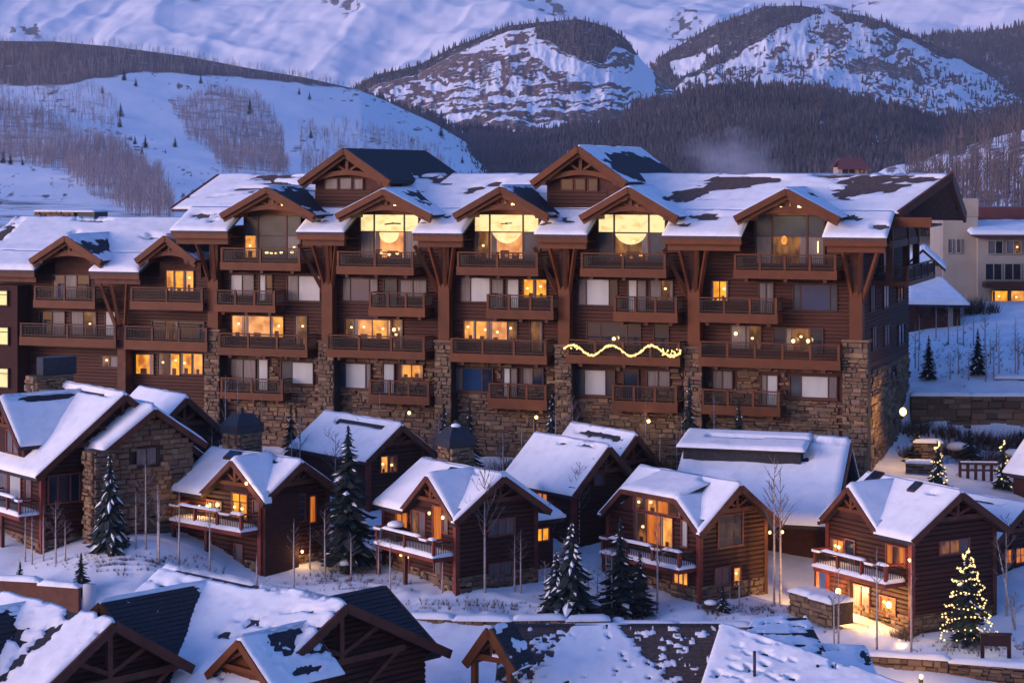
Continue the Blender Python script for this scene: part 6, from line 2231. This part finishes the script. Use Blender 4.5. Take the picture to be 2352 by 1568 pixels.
# right foreground roofs
Hh = thing('chalet', 'foreground chalet roof buried in smooth snow with vent pipes, lower right', 'house', (0, 0, 0), 0, 'chalets in front of the lane')
q = [ray(1590, 1640, 91.5), ray(2230, 1790, 83), ray(2190, 1620, 89), ray(1655, 1440, 98)]
r = MB()
roof_slab(r, *q)
roof_slab(r, q[3], q[2], q[2] + V(4, 3, -3.2), q[3] + V(4, 3, -3.2))
rH = r.build('roof', M['roof'], Hh)
snow_quad(rH, *q, 0.3, 261, both(patches([(0.30, 0.18, 0.14, 0.035)], 262, 0.4), speck(264, 0.63)), 0.13, rough=0.8)
snow_quad(rH, q[3], q[2], q[2] + V(4, 3, -3.2), q[3] + V(4, 3, -3.2), 0.25, 266, None)
m = MB()
c4 = [Vector((a.x, a.y + .3, -2)) for a in q]
m.prism([c4[0] + V(1, 1, 0), c4[1] + V(-1, 1, 0), c4[2] + V(0, 0, 0), c4[3] + V(0, 0, 0)], (0, 0, 7.0))
m.build('wall', M['cabin_wall'], Hh)
for (px, py, h) in ((1733, 1512, 0.35), (1878, 1556, 0.6), (1790, 1575, 0.25)):
    b = ray(px, py, 93.0)
    MB().tube([b - V(0, 0, 1.0), b + V(0, 0, h)], 0.07, 8).build('vent_pipe', M['metal'], Hh, True)
Hk = thing('chalet', 'chalet roof streaked with dark shingles and snow, behind the smooth snowy foreground roof', 'house', (0, 0, 0), 0, 'chalets in front of the lane')
q = [ray(1690, 1500, 99.5), ray(1905, 1512, 101), ray(1852, 1416, 106), ray(1728, 1424, 105)]
r = MB()
roof_slab(r, *q)
rK = r.build('roof', M['roof'], Hk)
shingles(Hk, *q, 271)
snow_quad(rK, *q, 0.16, 272, lambda x, y, LU, LV: 1 - sstep(0.42, 0.58, fbm(x * 0.55, y * 1.9, 0, 273, 4) + 0.15 * (np.abs(x / LU - 0.45) < 0.2)), 0.12, rough=1.0)
m = MB()
m.prism([Vector((a.x, a.y + .5, -1)) for a in q], (0, 0, 6.3))
m.build('wall', M['cabin_wall'], Hk)
q = [ray(1890, 1545, 99), ray(2020, 1565, 99.5), ray(1990, 1490, 103.5), ray(1880, 1484, 103)]
r = MB()
roof_slab(r, *q)
rK = r.build('lower_roof', M['roof'], Hk)
snow_quad(rK, *q, 0.2, 281, patches([(0.25, 0.85, 0.2, 0.12), (0.9, 0.6, 0.1, 0.3)], 282, 0.4), 0.15)
m = MB()
m.prism([Vector((a.x, a.y + .5, -1)) for a in q], (0, 0, 5.0))
m.build('lower_wall', M['cabin_wall'], Hk)

# ------------------------------------------------------------------ walls along the lane
def stone_wall(label, pts, thick=0.5, single=40, mat='mortar', seed=1, cap=True, name='stone_wall', cat='wall', sizes=((0.3, 0.8), (0.18, 0.34))):
    """pts: list of (x, y, ztop, zbottom) along the wall"""
    p = Vector((pts[0][0], pts[0][1], 0))
    t = thing(name, label, cat, p, 0)
    for i in range(len(pts) - 1):
        a, b = Vector(pts[i][:2] + (0,)), Vector(pts[i + 1][:2] + (0,))
        d = (b - a)
        L = d.length
        rz = math.atan2(d.y, d.x)
        zt, zb = (pts[i][2] + pts[i + 1][2]) / 2, min(pts[i][3], pts[i + 1][3])
        seg = MB().box(0, L, 0, thick, zb, zt).build('wall_core', M[mat], t)
        seg.location = a - p
        seg.rotation_euler = (0, 0, rz)
        n0 = set(seg.children)
        if single is not None:
            stones(seg, 1, 0.0, -1, [(0, L, zb, zt)], sizes, (), single, 'stone', seed + i)
        if cap:
            snow_quad(seg, (0, -0.12, zt), (L, -0.12, zt), (L, thick + 0.1, zt), (0, thick + 0.1, zt), 0.24, seed + i, None, 0.3, eave=0.05, ridge=True)
    return t


def wp_(px, pyt, Y, h):
    q = ray(px, pyt, Y)
    return (q.x, q.y, q.z, q.z - h)


stone_wall('brown stone retaining wall under the snowy bank before the middle cottage', [wp_(880, 1412, 113.4, 2.0), wp_(1040, 1424, 112.8, 2.0), wp_(1180, 1424, 112.6, 2.0), wp_(1300, 1420, 112.8, 1.9), wp_(1400, 1428, 113.0, 1.8)], 0.5, 25, seed=31)
stone_wall('dark low wall before the clipped gable cottage', [wp_(1402, 1436, 113.2, 1.6), wp_(1560, 1438, 113.0, 1.6), wp_(1725, 1436, 113.0, 1.6)], 0.4, 15, seed=35)
WL = stone_wall('dark wall along the lit lane at lower right, with a lamp on it', [wp_(1990, 1502, 109.6, 1.5), wp_(2180, 1516, 108.4, 1.5), wp_(2420, 1542, 106.6, 1.6)], 0.4, 20, seed=37)
stone_wall('red brown wooden wall behind the bottom left chalets', [wp_(-30, 1326, 113.6, 2.0), wp_(90, 1338, 112.8, 2.0), wp_(180, 1352, 112.0, 2.0)], 0.3, None, 'timber_dark', seed=38)
stone_wall('long stone terrace wall at the right, beyond the corner of the lodge', [wp_(2092, 908, 149.4, 4.2), wp_(2230, 909, 149.2, 4.2), wp_(2480, 910, 149.0, 4.2)], 0.6, 50, seed=41, sizes=((0.5, 1.4), (0.3, 0.6)))
stone_wall('low brown garden wall on top of the terrace at the right edge', [wp_(2284, 872, 153.0, 1.2), wp_(2420, 866, 152.6, 1.4)], 0.4, 12, seed=45)
stone_wall('snow capped stone step wall below the lodge wall lamp', [wp_(2098, 1016, 140.5, 1.6), wp_(2165, 1016, 140.2, 1.6)], 0.5, 8, seed=47)
stone_wall('snow capped stone wall beside the small lit Christmas tree', [wp_(2080, 1062, 137.0, 1.6), wp_(2145, 1064, 136.6, 1.6)], 0.5, 8, seed=49)
stone_wall('snow capped rock wall beside the right cottage entrance', [wp_(1815, 1356, 116.8, 1.3), wp_(1862, 1370, 115.2, 1.3), wp_(1912, 1388, 113.6, 1.2)], 1.5, 14, seed=51)

# timber rail fence on the terrace at the right
fe = thing('rail_fence', 'dark timber rail fence with snow on its rails near the far right', 'fence', (0, 0, 0))
a, b = ray(2205, 1080, 136.5), ray(2350, 1082, 135.5)
for f in np.linspace(0, 1, 9):
    q = a.lerp(b, float(f))
    MB().box(q.x - .09, q.x + .09, q.y - .09, q.y + .09, q.z - 0.9, q.z + 0.75).build('post', M['timber_dark'], fe)
for dz in (0.05, 0.5):
    rl = MB().beam(a + V(0, -.1, dz), b + V(0, -.1, dz), 0.08, 0.14).build('rail', M['timber_dark'], fe)
MB().beam(a + V(0, -.1, .61), b + V(0, -.1, .61), 0.13, 0.08).build('snow_cover', M['snow'], rl)

# lamps
def wall_lamp(label, p, en, r=0.2, name='wall_lamp', col=(1.0, 0.55, 0.16), off=(0, -0.6, 0.0)):
    t = thing(name, label, 'lamp', p)
    MB().ball((0, 0, 0), r, 10, 7, 1.2).build('globe', M['bulb'], t, True)
    MB().box(-0.1, 0.1, 0.0, 0.25, -0.32, -0.18).build('bracket', M['metal'], t)
    lamp_light(t, off, en, col, 0.15)
    return t


wall_lamp('bright amber wall lamp at the foot of the lodge corner', ray(2074, 945, 138.6), 85, 0.24)
wall_lamp('small round lamp on the dark lane wall at lower right', ray(2116, 1553, 105.4), 80, 0.11, off=(-0.7, -0.4, 0.35))
wall_lamp('small white lamp at the foot of the right cottage beside its door', ray(2066, 1472, 112.6), 4, 0.10)

# sign board on two posts
sg = at(2287, 1518)
sgn = thing('sign_board', 'dark wooden sign board on two square posts in the snow', 'sign', sg, math.radians(-6))
kx = sg.y / FPX
wS, hS = 60 * kx, 56 * kx
MB().box(-wS / 2, wS / 2, -0.06, 0.06, hS * 0.52, hS * 0.96).build('board', M['sign'], sgn)
for s in (-1, 1):
    MB().box(s * wS / 2 - 0.10, s * wS / 2 + 0.10, -0.10, 0.10, -0.5, hS).build('post', M['sign'], sgn)
MB().box(-wS / 2 - .15, wS / 2 + .15, -.14, .14, hS, hS + .07).build('cap', M['sign'], sgn)

# ------------------------------------------------------------------ buildings at the right and behind
CB = thing('cream_building', 'cream stucco building with chimney and red roof at the right', 'building', ray(2165, 718, 186), math.radians(-6))
CF = Frame(CB.location, math.radians(-6))


def cbx(q0, q1, yt, yb, d0, d1, mat, name, par=CB):
    a, b = CF.hit(1, d0, q0, (yt + yb) / 2), CF.hit(1, d0, q1, (yt + yb) / 2)
    zt, zb = CF.hit(1, d0, (q0 + q1) / 2, yt).z, CF.hit(1, d0, (q0 + q1) / 2, yb).z
    return MB().box(a.x, b.x, d0, d1, zb, zt).build(name, M[mat], par), a.x, b.x, zb, zt


cbx(2166, 2246, 498, 760, 0.0, 12, 'cream', 'wall')
cbx(2214, 2247, 456, 497, 1.0, 3.5, 'cream', 'chimney')
cbx(2246.5, 2460, 541, 760, -1.2, 12, 'cream', 'wall')
cbx(2248, 2460, 476, 514, 6.0, 12.5, 'red_roof', 'upper_roof')
_, xa, xb, zb, zt = cbx(2240, 2460, 538, 546, -2.2, -1.25, 'red_roof', 'fascia')
a, b = CF.hit(1, 6, 2240, 512), CF.hit(1, 6, 2460, 512)
r = MB()
roof_slab(r, V(xa - .4, -2.4, zt), V(xb, -2.4, zt), V(xb, 6, a.z), V(xa - .4, 6, a.z), 0.2)
r = r.build('roof', M['red_roof'], CB)
snow_quad(r, V(xa - .4, -2.4, zt), V(xb, -2.4, zt), V(xb, 6, a.z), V(xa - .4, 6, a.z), 0.35, 301, patches([(0.22, 0.9, 0.05, 0.1)], 302))
for i in range(3):
    for (r_, st, o) in (((2270 + i * 42, 554, 2302 + i * 42, 582), 'drape,lit_dim' if i == 1 else 'drape,glass', -1.2), ((2264 + i * 44, 606, 2300 + i * 44, 642), 'glass,glass', -1.2)):
        a0, a1, z0, z1 = CF.rect(1, o, r_)
        window(CB, 1, o, a0, a1, z0, z1, st.split(','), (1, 1), frame='cream')
for r_ in ((2178, 550, 2186, 580), (2198, 550, 2206, 580)):
    a0, a1, z0, z1 = CF.rect(1, 0, r_)
    window(CB, 1, 0, a0, a1, z0, z1, 'drape', frame='cream')
cbx(2262, 2460, 650, 662, -3.2, -1.25, 'timber_dark', 'canopy')
a0, a1, z0, z1 = CF.rect(1, -1.2, (2278, 668, 2314, 706))
window(CB, 1, -1.2, a0, a1, z0, z1, 'lit_amber', (1,), frame='timber', name='lit_doorway')
a0, a1, z0, z1 = CF.rect(1, -1.2, (2322, 668, 2400, 706))
window(CB, 1, -1.2, a0, a1, z0, z1, 'lit', (1, 1), frame='timber', name='lit_doorway')
cbx(2270, 2460, 710, 722, -3.0, -1.25, 'timber', 'plinth')

SB = thing('brown_house', 'small brown house with snowy roof, between the lodge and the cream building', 'house', ray(2120, 742, 172), math.radians(-12))
SF = Frame(SB.location, math.radians(-12))
a, b = SF.hit(1, 0, 2086, 715), SF.hit(1, 0, 2206, 715)
zt = SF.hit(1, 0, 2150, 694).z
MB().box(a.x, b.x, 0, 8, -3, zt).build('wall', M['wall'], SB)
r = MB()
zr = zt + 1.6
roof_slab(r, V(a.x, -.9, zt - .1), V(b.x + .7, -.9, zt - .1), V(b.x - 1.4, 4, zr), V(a.x, 4, zr))
r = r.build('roof', M['roof'], SB)
snow_quad(r, V(a.x, -.9, zt - .1), V(b.x + .7, -.9, zt - .1), V(b.x - 1.4, 4, zr), V(a.x, 4, zr), 0.35, 311, None)
MB().box(b.x - 1.0, b.x - .6, -.1, .3, -3, zt - .12).build('corner_post', M['cream'], SB)
a0, a1, z0, z1 = SF.rect(1, 0, (2112, 704, 2140, 726))
window(SB, 1, 0, a0, a1, z0, z1, 'glass', (1, 1))
SC = thing('tower_house', 'narrow pale gable with snowy roof glimpsed through the lodge end balcony', 'house', ray(2120, 640, 176), math.radians(-12))
MB().box(-1.6, 1.6, 0, 5, -6, 1.1).build('wall', M['cream'], SC)
r = MB()
roof_slab(r, V(-1.9, -.5, 0.9), V(-1.9, 5, .9), V(0, 5, 2.6), V(0, -.5, 2.6))
roof_slab(r, V(1.9, 5, .9), V(1.9, -.5, .9), V(0, -.5, 2.6), V(0, 5, 2.6))
r = r.build('roof', M['roof'], SC)
snow_quad(r, V(-1.9, -.5, 0.9), V(-1.9, 5, .9), V(0, 5, 2.6), V(0, -.5, 2.6), 0.3, 321)
snow_quad(r, V(1.9, 5, .9), V(1.9, -.5, .9), V(0, -.5, 2.6), V(0, 5, 2.6), 0.3, 322)

TB = thing('tan_house', 'distant tan house with brown roof before the dark forest', 'house', ray(1960, 402, 480), 0)
k = 480 / FPX
MB().box(-34 * k, 32 * k, 0, 8, -3, 18 * k).build('wall', M['cream'], TB)
r = MB()
roof_slab(r, V(-38 * k, -1, 16 * k), V(36 * k, -1, 16 * k), V(24 * k, 4, 40 * k), V(-26 * k, 4, 40 * k))
roof_slab(r, V(-26 * k, 4, 40 * k), V(24 * k, 4, 40 * k), V(36 * k, 9, 16 * k), V(-38 * k, 9, 16 * k))
r.build('roof', M['red_roof'], TB)
for x in (-24, -8, 14):
    window(TB, 1, 0, x * k, (x + 10) * k, 5 * k, 12 * k, 'lit_dim' if x > 0 else 'glass', fw=0.15)

# ------------------------------------------------------------------ trees
def tree_from(proto, px, top, bot, label, Y=None, group=None, wide=1.0):
    loc = at(px, bot) if Y is None else on(px, Y)
    h = CAMZ - (top - HZN) / FPX * loc.y - loc.z
    s = h / proto['h']
    if not proto.get('used'):
        proto['used'] = 1
        proto.location = loc
        proto.scale = (s * wide, s * wide, s)
        proto['label'] = label
        if group:
            proto['group'] = group
        return proto
    return dup(proto, label, loc, RND.uniform(0, 6), s, group, s * wide)


SP1 = conifer(9.0, 2.5, 11, 'tall spruce', (0, 0, 0), 0.16, lv=0.27)
SP2 = conifer(6.0, 2.3, 12, 'laden spruce', (0, 0, 0), 0.5, lv=0.24, droop=0.45)
SP3 = conifer(8.0, 1.9, 13, 'dark spruce', (0, 0, 0), 0.10, lv=0.28)
SP4 = conifer(4.0, 1.4, 14, 'small spruce', (0, 0, 0), 0.12, lv=0.22)
GR = 'spruce trees among the cottages'
tree_from(SP1, 800, 972, 1305, 'tallest spruce, dusted with snow, standing right of the yellow windowed cottage', None, GR, 1.05)
tree_from(SP2, 252, 1040, 1268, 'snow flecked spruce before the tall stone chimney of the left cottage', None, GR, 0.75)
tree_from(SP2, 1312, 1195, 1408, 'spruce heavily laden with snow between the middle and clipped gable cottages', None, GR, 1.0)
tree_from(SP2, 1278, 1262, 1405, 'low snow laden spruce at the left foot of the heavily laden one', None, GR, 1.1)
tree_from(SP3, 1425, 1185, 1415, 'dark spruce against the left side of the clipped gable cottage', None, GR, 1.3)
tree_from(SP3, 1470, 1262, 1418, 'lower dark spruce beside the clipped gable cottage balcony', None, GR, 1.4)
tree_from(SP4, 186, 1268, 1378, 'small dark spruce on the snow beside the pale flue pipe', None, GR)
tree_from(SP4, 46, 1288, 1372, 'small spruce at the left edge before the red brown wooden wall', None, GR, 0.95)
tree_from(SP4, 1660, 1342, 1412, 'little spruce in front of the clipped gable cottage base', None, GR, 1.1)
tree_from(SP3, 1020, 925, 1062, 'dark spruce against the lodge stone base, left of centre', 137, GR, 1.1)
tree_from(SP3, 1078, 918, 1062, 'slimmer dark spruce next to it against the lodge stone base', 138, GR, 1.0)
tree_from(SP3, 1266, 880, 1010, 'slender spruce standing against the fourth lodge pier', 138, GR, 0.7)
tree_from(SP3, 1583, 862, 1030, 'tall snow flecked spruce against the fifth lodge pier', 134, GR, 0.8)
tree_from(SP3, 1697, 915, 1030, 'dark spruce between the lodge and the long log house', 134, GR, 1.0)
tree_from(SP3, 668, 925, 1010, 'dark spruce behind the capped chimney of the yellow windowed cottage', 138, GR, 1.0)
tree_from(SP1, 2133, 768, 895, 'left of two dark spruces on the terrace above the stone wall', 154, GR, 0.95)
tree_from(SP1, 2246, 752, 895, 'right of two dark spruces on the terrace above the stone wall', 154, GR, 0.95)
XT = tree_from(SP1, 2222, 1258, 1478, 'big spruce wrapped in white lights beside the right cottage', None, None, 0.95)
X2 = tree_from(SP4, 2154, 1012, 1092, 'small Christmas tree glowing above the right cottage roof', 131, None, 0.85)
X3 = tree_from(SP4, 2304, 1008, 1066, 'tiny lit Christmas tree by the far right roof edge', 134, None, 0.85)


def fairy(tree, label, n, R, turns, r=0.05, seed=4):
    t = thing('string_lights', label, 'string lights', tree.location, 0, 'lights wound round the trees')
    h = tree['h'] * tree.scale[2]
    rd = random.Random(seed)
    mes = [MB().ball((0, 0, 0), r * k_, 6, 4).mesh('bulb', M['fairy']) for k_ in (0.7, 1.0, 1.35)]
    w = []
    for i in range(n):
        f = i / (n - 1)
        z = h * (0.06 + 0.93 * f)
        rr = R * (1 - f) ** 0.85 * (0.92 + 0.14 * math.sin(i * 0.9)) * rd.uniform(0.93, 1.05) + 0.07
        a = turns * 2 * math.pi * f ** 0.8 + rd.uniform(-0.05, 0.05)
        p = Vector((rr * math.cos(a), rr * math.sin(a), z + 0.10 * math.sin(i * 0.55) + rd.uniform(-0.05, 0.05)))
        w.append(p)
        put('bulb', rd.choice(mes), t, None, p)
    MB().tube(w, 0.012, 3).build('wire', M['wire'], t)
    lamp_light(t, (0, -R * 0.9, h * 0.3), n * 0.05, (1.0, 0.72, 0.32), 0.8)
    return t


fairy(XT, 'white light string spiralling round the big spruce beside the right cottage', 230, 1.6, 8.0, 0.045)
fairy(X2, 'warm light string on the small tree above the right cottage roof', 46, 0.75, 5, 0.055, 5)
fairy(X3, 'warm light string on the tiny tree by the far right roof edge', 20, 0.5, 3, 0.05, 6)

# lone conifers on the hillside behind
HS = conifer(9.0, 2.4, 21, 'hill conifer', (0, 0, 0), 0.0, lv=0.5, name='conifer_tree')
for (px, bot, hp) in ((285, 186, 28), (312, 198, 22), (235, 212, 20), (277, 262, 34), (275, 284, 28), (84, 268, 18), (461, 194, 22), (574, 264, 38), (714, 312, 26), (310, 324, 22), (334, 334, 32), (326, 350, 20),
                      (402, 330, 26), (687, 220, 18), (711, 232, 20), (7, 384, 34), (24, 392, 28), (1013, 316, 30), (1062, 384, 20), (945, 330, 14), (290, 330, 10), (380, 344, 10), (52, 392, 18)):
    yt = np.interp(px, [p[0] for p in LEFT_TOP], [p[1] for p in LEFT_TOP])
    t_ = min(0.98, max(0.03, (530 - bot) / (530 - yt)))
    P_, _ = H_left.pos(np.array([float(px)]), np.array([t_]))
    loc = Vector(P_[0])
    h = hp / FPX * loc.y
    lb = 'small dark conifer standing alone on the snowy hillside behind the lodge'
    if not HS.get('used'):
        HS['used'] = 1
        HS.location, HS.scale, HS['label'], HS['group'] = loc, (h / 9 * 1.25,) * 2 + (h / 9,), lb, 'lone conifers on the snowy hillside'
    else:
        dup(HS, lb, loc, RND.uniform(0, 6), h / 9, 'lone conifers on the snowy hillside', h / 9 * 1.25)

# bare aspens: (x, top, bottom, kind, label)
for (px, top, bot, k, lb) in (
        (335, 1040, 1268, 2, 'forked pale aspen before the stone front gable of the left cottage'),
        (312, 1120, 1266, 1, 'thin aspen just left of the forked one by the stone gable'),
        (58, 1170, 1292, 0, 'bare aspen trunk under the left cottage balcony, leftmost of three'),
        (74, 1175, 1296, 0, 'bare aspen trunk under the left cottage balcony, middle of three'),
        (100, 1160, 1292, 0, 'pale aspen trunk at the corner of the left cottage'),
        (411, 1125, 1302, 0, 'thin aspen at the left end of the yellow windowed cottage balcony'),
        (482, 1160, 1322, 0, 'leaning aspen trunk before the yellow windowed cottage balcony'),
        (518, 1225, 1330, 1, 'aspen trunk before the lower door of the yellow windowed cottage'),
        (590, 1270, 1345, 0, 'short aspen trunk at the near corner of the yellow windowed cottage'),
        (675, 1190, 1362, 1, 'slim aspen before the grid window of the yellow windowed cottage'),
        (712, 1200, 1310, 0, 'aspen trunk beside the low lamps of the yellow windowed cottage'),
        (896, 1235, 1366, 0, 'dark thin aspen at the left of the middle cottage'),
        (1016, 1240, 1368, 0, 'pale aspen trunk at the near corner of the middle cottage'),
        (1114, 1060, 1368, 3, 'tallest branching aspen rising before the middle cottage gable'),
        (1182, 1225, 1362, 1, 'left of two slim aspens at the right end of the middle cottage'),
        (1196, 1215, 1366, 1, 'right of two slim aspens at the right end of the middle cottage'),
        (1264, 1150, 1300, 2, 'aspen beside the amber window of the middle cottage'),
        (1330, 1065, 1260, 3, 'tall aspen before the wide snowy rear roof'),
        (1510, 1172, 1412, 1, 'straight pale aspen before the clipped gable cottage glazing'),
        (1676, 1275, 1376, 1, 'thin aspen before the lit lower window of the clipped gable cottage'),
        (1698, 1305, 1392, 0, 'short thin aspen right of the clipped gable cottage lower window'),
        (1778, 1050, 1392, 2, 'tall aspen trunk before the snowy roof of the long log house'),
        (1792, 1070, 1385, 1, 'second tall aspen close beside the one before the long log house'),
        (1916, 1330, 1492, 0, 'left of two aspen trunks before the right cottage entrance lamp'),
        (1926, 1300, 1490, 1, 'right of two aspen trunks before the right cottage entrance lamp'),
        (2014, 1255, 1506, 1, 'aspen trunk before the end of the right cottage balcony'),
        (2093, 1250, 1508, 0, 'pale aspen trunk at the near corner of the right cottage'),
        (2312, 1180, 1420, 2, 'aspen right of the lit tree before the orange windows'),
        (518, 860, 1030, 1, 'left of two thin aspens before the lodge stone base at left'),
        (546, 870, 1035, 0, 'right of two thin aspens before the lodge stone base at left'),
        (872, 900, 1000, 0, 'short thin aspen before the second lodge bay'),
        (1640, 905, 1010, 1, 'thin aspen before the fifth lodge bay base')):
    aspen(px, top, bot, lb, k, Y={518: 140, 546: 139, 872: 139, 1640: 135}.get(px))
ln = aspen(2330, 1225, 1446, 'leaning aspen trunk behind the lit Christmas tree', 1)
ln.rotation_euler = (0.0, -0.2, 0.0)
for i in range(30):
    px = RND.uniform(2085, 2400)
    bot = RND.uniform(770, 880)
    aspen(px, bot - RND.uniform(60, 110), bot, 'slender bare sapling on the snowy slope above the terrace wall', RND.choice((0, 1, 1)), 'saplings on the slope above the terrace wall')

for k, (px, bot, Y) in enumerate([(RND.uniform(470, 1960), 0, RND.uniform(131, 139.5)) for _ in range(38)]):
    l_ = on(px, Y)
    b_ = HZN + FPX * (CAMZ - l_.z) / Y
    aspen(px, b_ - RND.uniform(90, 190), b_, 'thin bare tree along the foot of the lodge behind the cottages', RND.choice((1, 2, 2, 3)), 'thin bare trees along the foot of the lodge', Y)
for k in range(18):
    px, bot = RND.choice(((360, 1290), (430, 1310), (780, 1330), (840, 1330), (1290, 1390), (1390, 1405), (1500, 1415), (1840, 1400), (2360, 1440), (150, 1300)))
    bot += RND.uniform(-14, 10)
    aspen(px + RND.uniform(-40, 40), bot - RND.uniform(90, 180), bot, 'slim bare sapling standing in the snow between the cottages', RND.choice((1, 2, 2, 3)), 'slim saplings between the cottages')

# undergrowth
bush_v, bush_f = [], []
rb = random.Random(5)
for i in range(16):
    a, b = rb.uniform(0, 6.28), rb.uniform(0.2, 0.9)
    d = Vector((math.cos(a) * b, math.sin(a) * b, 1.0))
    q = Vector((-math.sin(a), math.cos(a), 0)) * 0.02
    k = len(bush_v)
    e = d * rb.uniform(0.6, 1.0)
    bush_v += [tuple(-q), tuple(q), tuple(e)]
    bush_f.append((k, k + 1, k + 2))


def shrub(label, px, py, h, w, snowcap=False, Y=None, group=None):
    loc = at(px, py) if Y is None else on(px, Y)
    t = thing('bare_shrub', label, 'shrub', loc, RND.uniform(0, 6), group)
    pos = np.array([[RND.gauss(0, w * 0.3), RND.gauss(0, w * 0.3), -0.1] for _ in range(40)])
    put('twigs', soup('twigs', bush_v, bush_f, pos, np.array([h * RND.uniform(0.6, 1.0) for _ in range(40)]), M['brush']), t)
    if snowcap:
        MB().ball((0, 0, h * 0.62), w * 0.32, 9, 5, 0.4).build('snow_cover', M['snow'], t, True)


shrub('orange lit shrub beside the lane lamp at lower right', 2140, 1560, 1.0, 1.4, Y=105.6)
shrub('bare brown shrub at the foot of the right cottage', 2070, 1466, 0.8, 1.2)
shrub('snowy shrub beside the little spruce of the clipped gable cottage', 1632, 1408, 0.8, 1.2, True)
shrub('snow capped shrub on the bank beside the big laden spruce', 1365, 1412, 0.9, 1.3, True)
shrub('round snow capped shrub before the middle cottage wall', 1420, 1440, 0.7, 1.1, True)
shrub('brown shrub before the cream building', 2245, 715, 1.8, 2.6, Y=176)
shrub('snow capped round planter shrub left of the tall spruce', 792, 1312, 0.8, 2.2, True)

# dry stalks poking through the snow
pos = []
rg = np.random.RandomState(9)
for (cx, cy, rx, ry, n) in ((300, 1300, 160, 16, 240), (800, 1340, 120, 16, 160), (1100, 1395, 260, 14, 200), (1400, 1418, 90, 10, 120), (1750, 1405, 120, 14, 140), (1850, 1440, 90, 20, 60), (2250, 1490, 110, 16, 160), (2230, 1040, 130, 30, 300), (2230, 820, 140, 40, 260)):
    for _ in range(n):
        a_ = at(float(np.clip(rg.normal(cx, rx * 0.6), 0, 2352)), cy + rg.normal(0, ry * 0.6))
        pos.append((a_.x, a_.y, a_.z - 0.05))
pos = np.array(pos)
dg = put('dry_grass', soup('dry_grass', bush_v, bush_f, pos, rg.uniform(0.15, 0.45, len(pos)), M['brush'], rg.uniform(0, 6, len(pos))), None, 'stuff')
dg['label'] = 'dry stalks and twigs poking through the snow between the cottages'

for px, Y in ((500, 142), (600, 141), (735, 140), (930, 139), (1050, 138), (1190, 138), (1290, 137), (1420, 136.5), (1530, 136), (1760, 134.5), (1900, 133.5)):
    l_ = on(px, Y)
    shrub('tall leafless brush at the foot of the lodge wall', px, 0, RND.uniform(1.6, 2.6), 3.0, False, Y, 'leafless brush along the foot of the lodge wall')

# thin smoke drifting over the valley behind the lodge
sm, nt, b_, N = nmat('smoke_air')
nt.nodes.remove(b_)
pv = N.new('ShaderNodeVolumePrincipled')
pv.inputs['Color'].default_value = (0.80, 0.82, 0.95, 1)
tc = N.new('ShaderNodeTexCoord')
ln_ = N.new('ShaderNodeVectorMath')
ln_.operation = 'LENGTH'
nt.links.new(tc.outputs['Object'], ln_.inputs[0])
mr = N.new('ShaderNodeMapRange')
mr.interpolation_type = 'SMOOTHSTEP'
mr.inputs[1].default_value = 0.15
mr.inputs[2].default_value = 1.0
mr.inputs[3].default_value = 0.020
mr.inputs[4].default_value = 0.0
nz = N.new('ShaderNodeTexNoise')
nz.inputs['Scale'].default_value = 1.6
nz.inputs['Detail'].default_value = 4
nt.links.new(tc.outputs['Object'], nz.inputs['Vector'])
ad = N.new('ShaderNodeMath')
ad.operation = 'MULTIPLY_ADD'
ad.inputs[1].default_value = 1.9
ad.inputs[2].default_value = -0.75
nt.links.new(nz.outputs['Fac'], ad.inputs[0])
ad2 = N.new('ShaderNodeMath')
ad2.operation = 'ADD'
nt.links.new(ad.outputs[0], ad2.inputs[0])
nt.links.new(ln_.outputs['Value'], ad2.inputs[1])
nt.links.new(ad2.outputs[0], mr.inputs[0])
nt.links.new(mr.outputs[0], pv.inputs['Density'])
nt.links.new(pv.outputs[0], nt.nodes['Material Output'].inputs['Volume'])
so = put('smoke', MB().ball((0, 0, 0), 1.0, 20, 12).mesh('smoke', sm), None, 'stuff', ray(1690, 375, 430))
so.scale = (15, 40, 8.5)
so['label'] = 'pale blue smoke drifting before the forest behind the lodge roof'

# dark planting below the terrace wall
for i, (px, py, h, w, sc_) in enumerate(((2110, 1000, 1.6, 2.6, False), (2180, 1012, 1.5, 3.0, False), (2240, 1020, 1.4, 3.0, False), (2300, 1030, 1.6, 3.2, False), (2340, 1018, 1.5, 2.6, False), (2200, 1050, 1.2, 2.6, True),
                                         (2265, 1062, 1.2, 2.8, False), (2110, 1050, 1.3, 2.4, False), (2330, 1066, 1.2, 2.4, True), (2150, 1040, 1.2, 2.4, False))):
    shrub(('leafless' if not sc_ else 'snow capped') + ' dark shrub on the bank below the stone terrace wall', px, py, h, w, sc_, group='dark shrubs below the terrace wall')
for px, top, bot, lb in ((2226, 985, 1062, 'dark young spruce below the middle of the terrace wall'), (2345, 990, 1060, 'dark young spruce below the terrace wall at the right edge'), (2105, 985, 1060, 'dark young spruce below the terrace wall near the wall lamp')):
    tree_from(SP4, px, top, bot, lb, None, GR, 1.5)

# evening air
hz, nt, b_, N = nmat('haze_air')
nt.nodes.remove(b_)
pv = N.new('ShaderNodeVolumePrincipled')
pv.inputs['Color'].default_value = (0.86, 0.88, 0.97, 1)
pv.inputs['Density'].default_value = 5e-5
pv.inputs['Anisotropy'].default_value = 0.0
nt.links.new(pv.outputs[0], nt.nodes['Material Output'].inputs['Volume'])
ho = put('haze', MB().box(-2300, 2500, -30, 9300, -12, 920).mesh('haze', hz), None, 'stuff')
ho['label'] = 'thin blue evening haze over the valley'
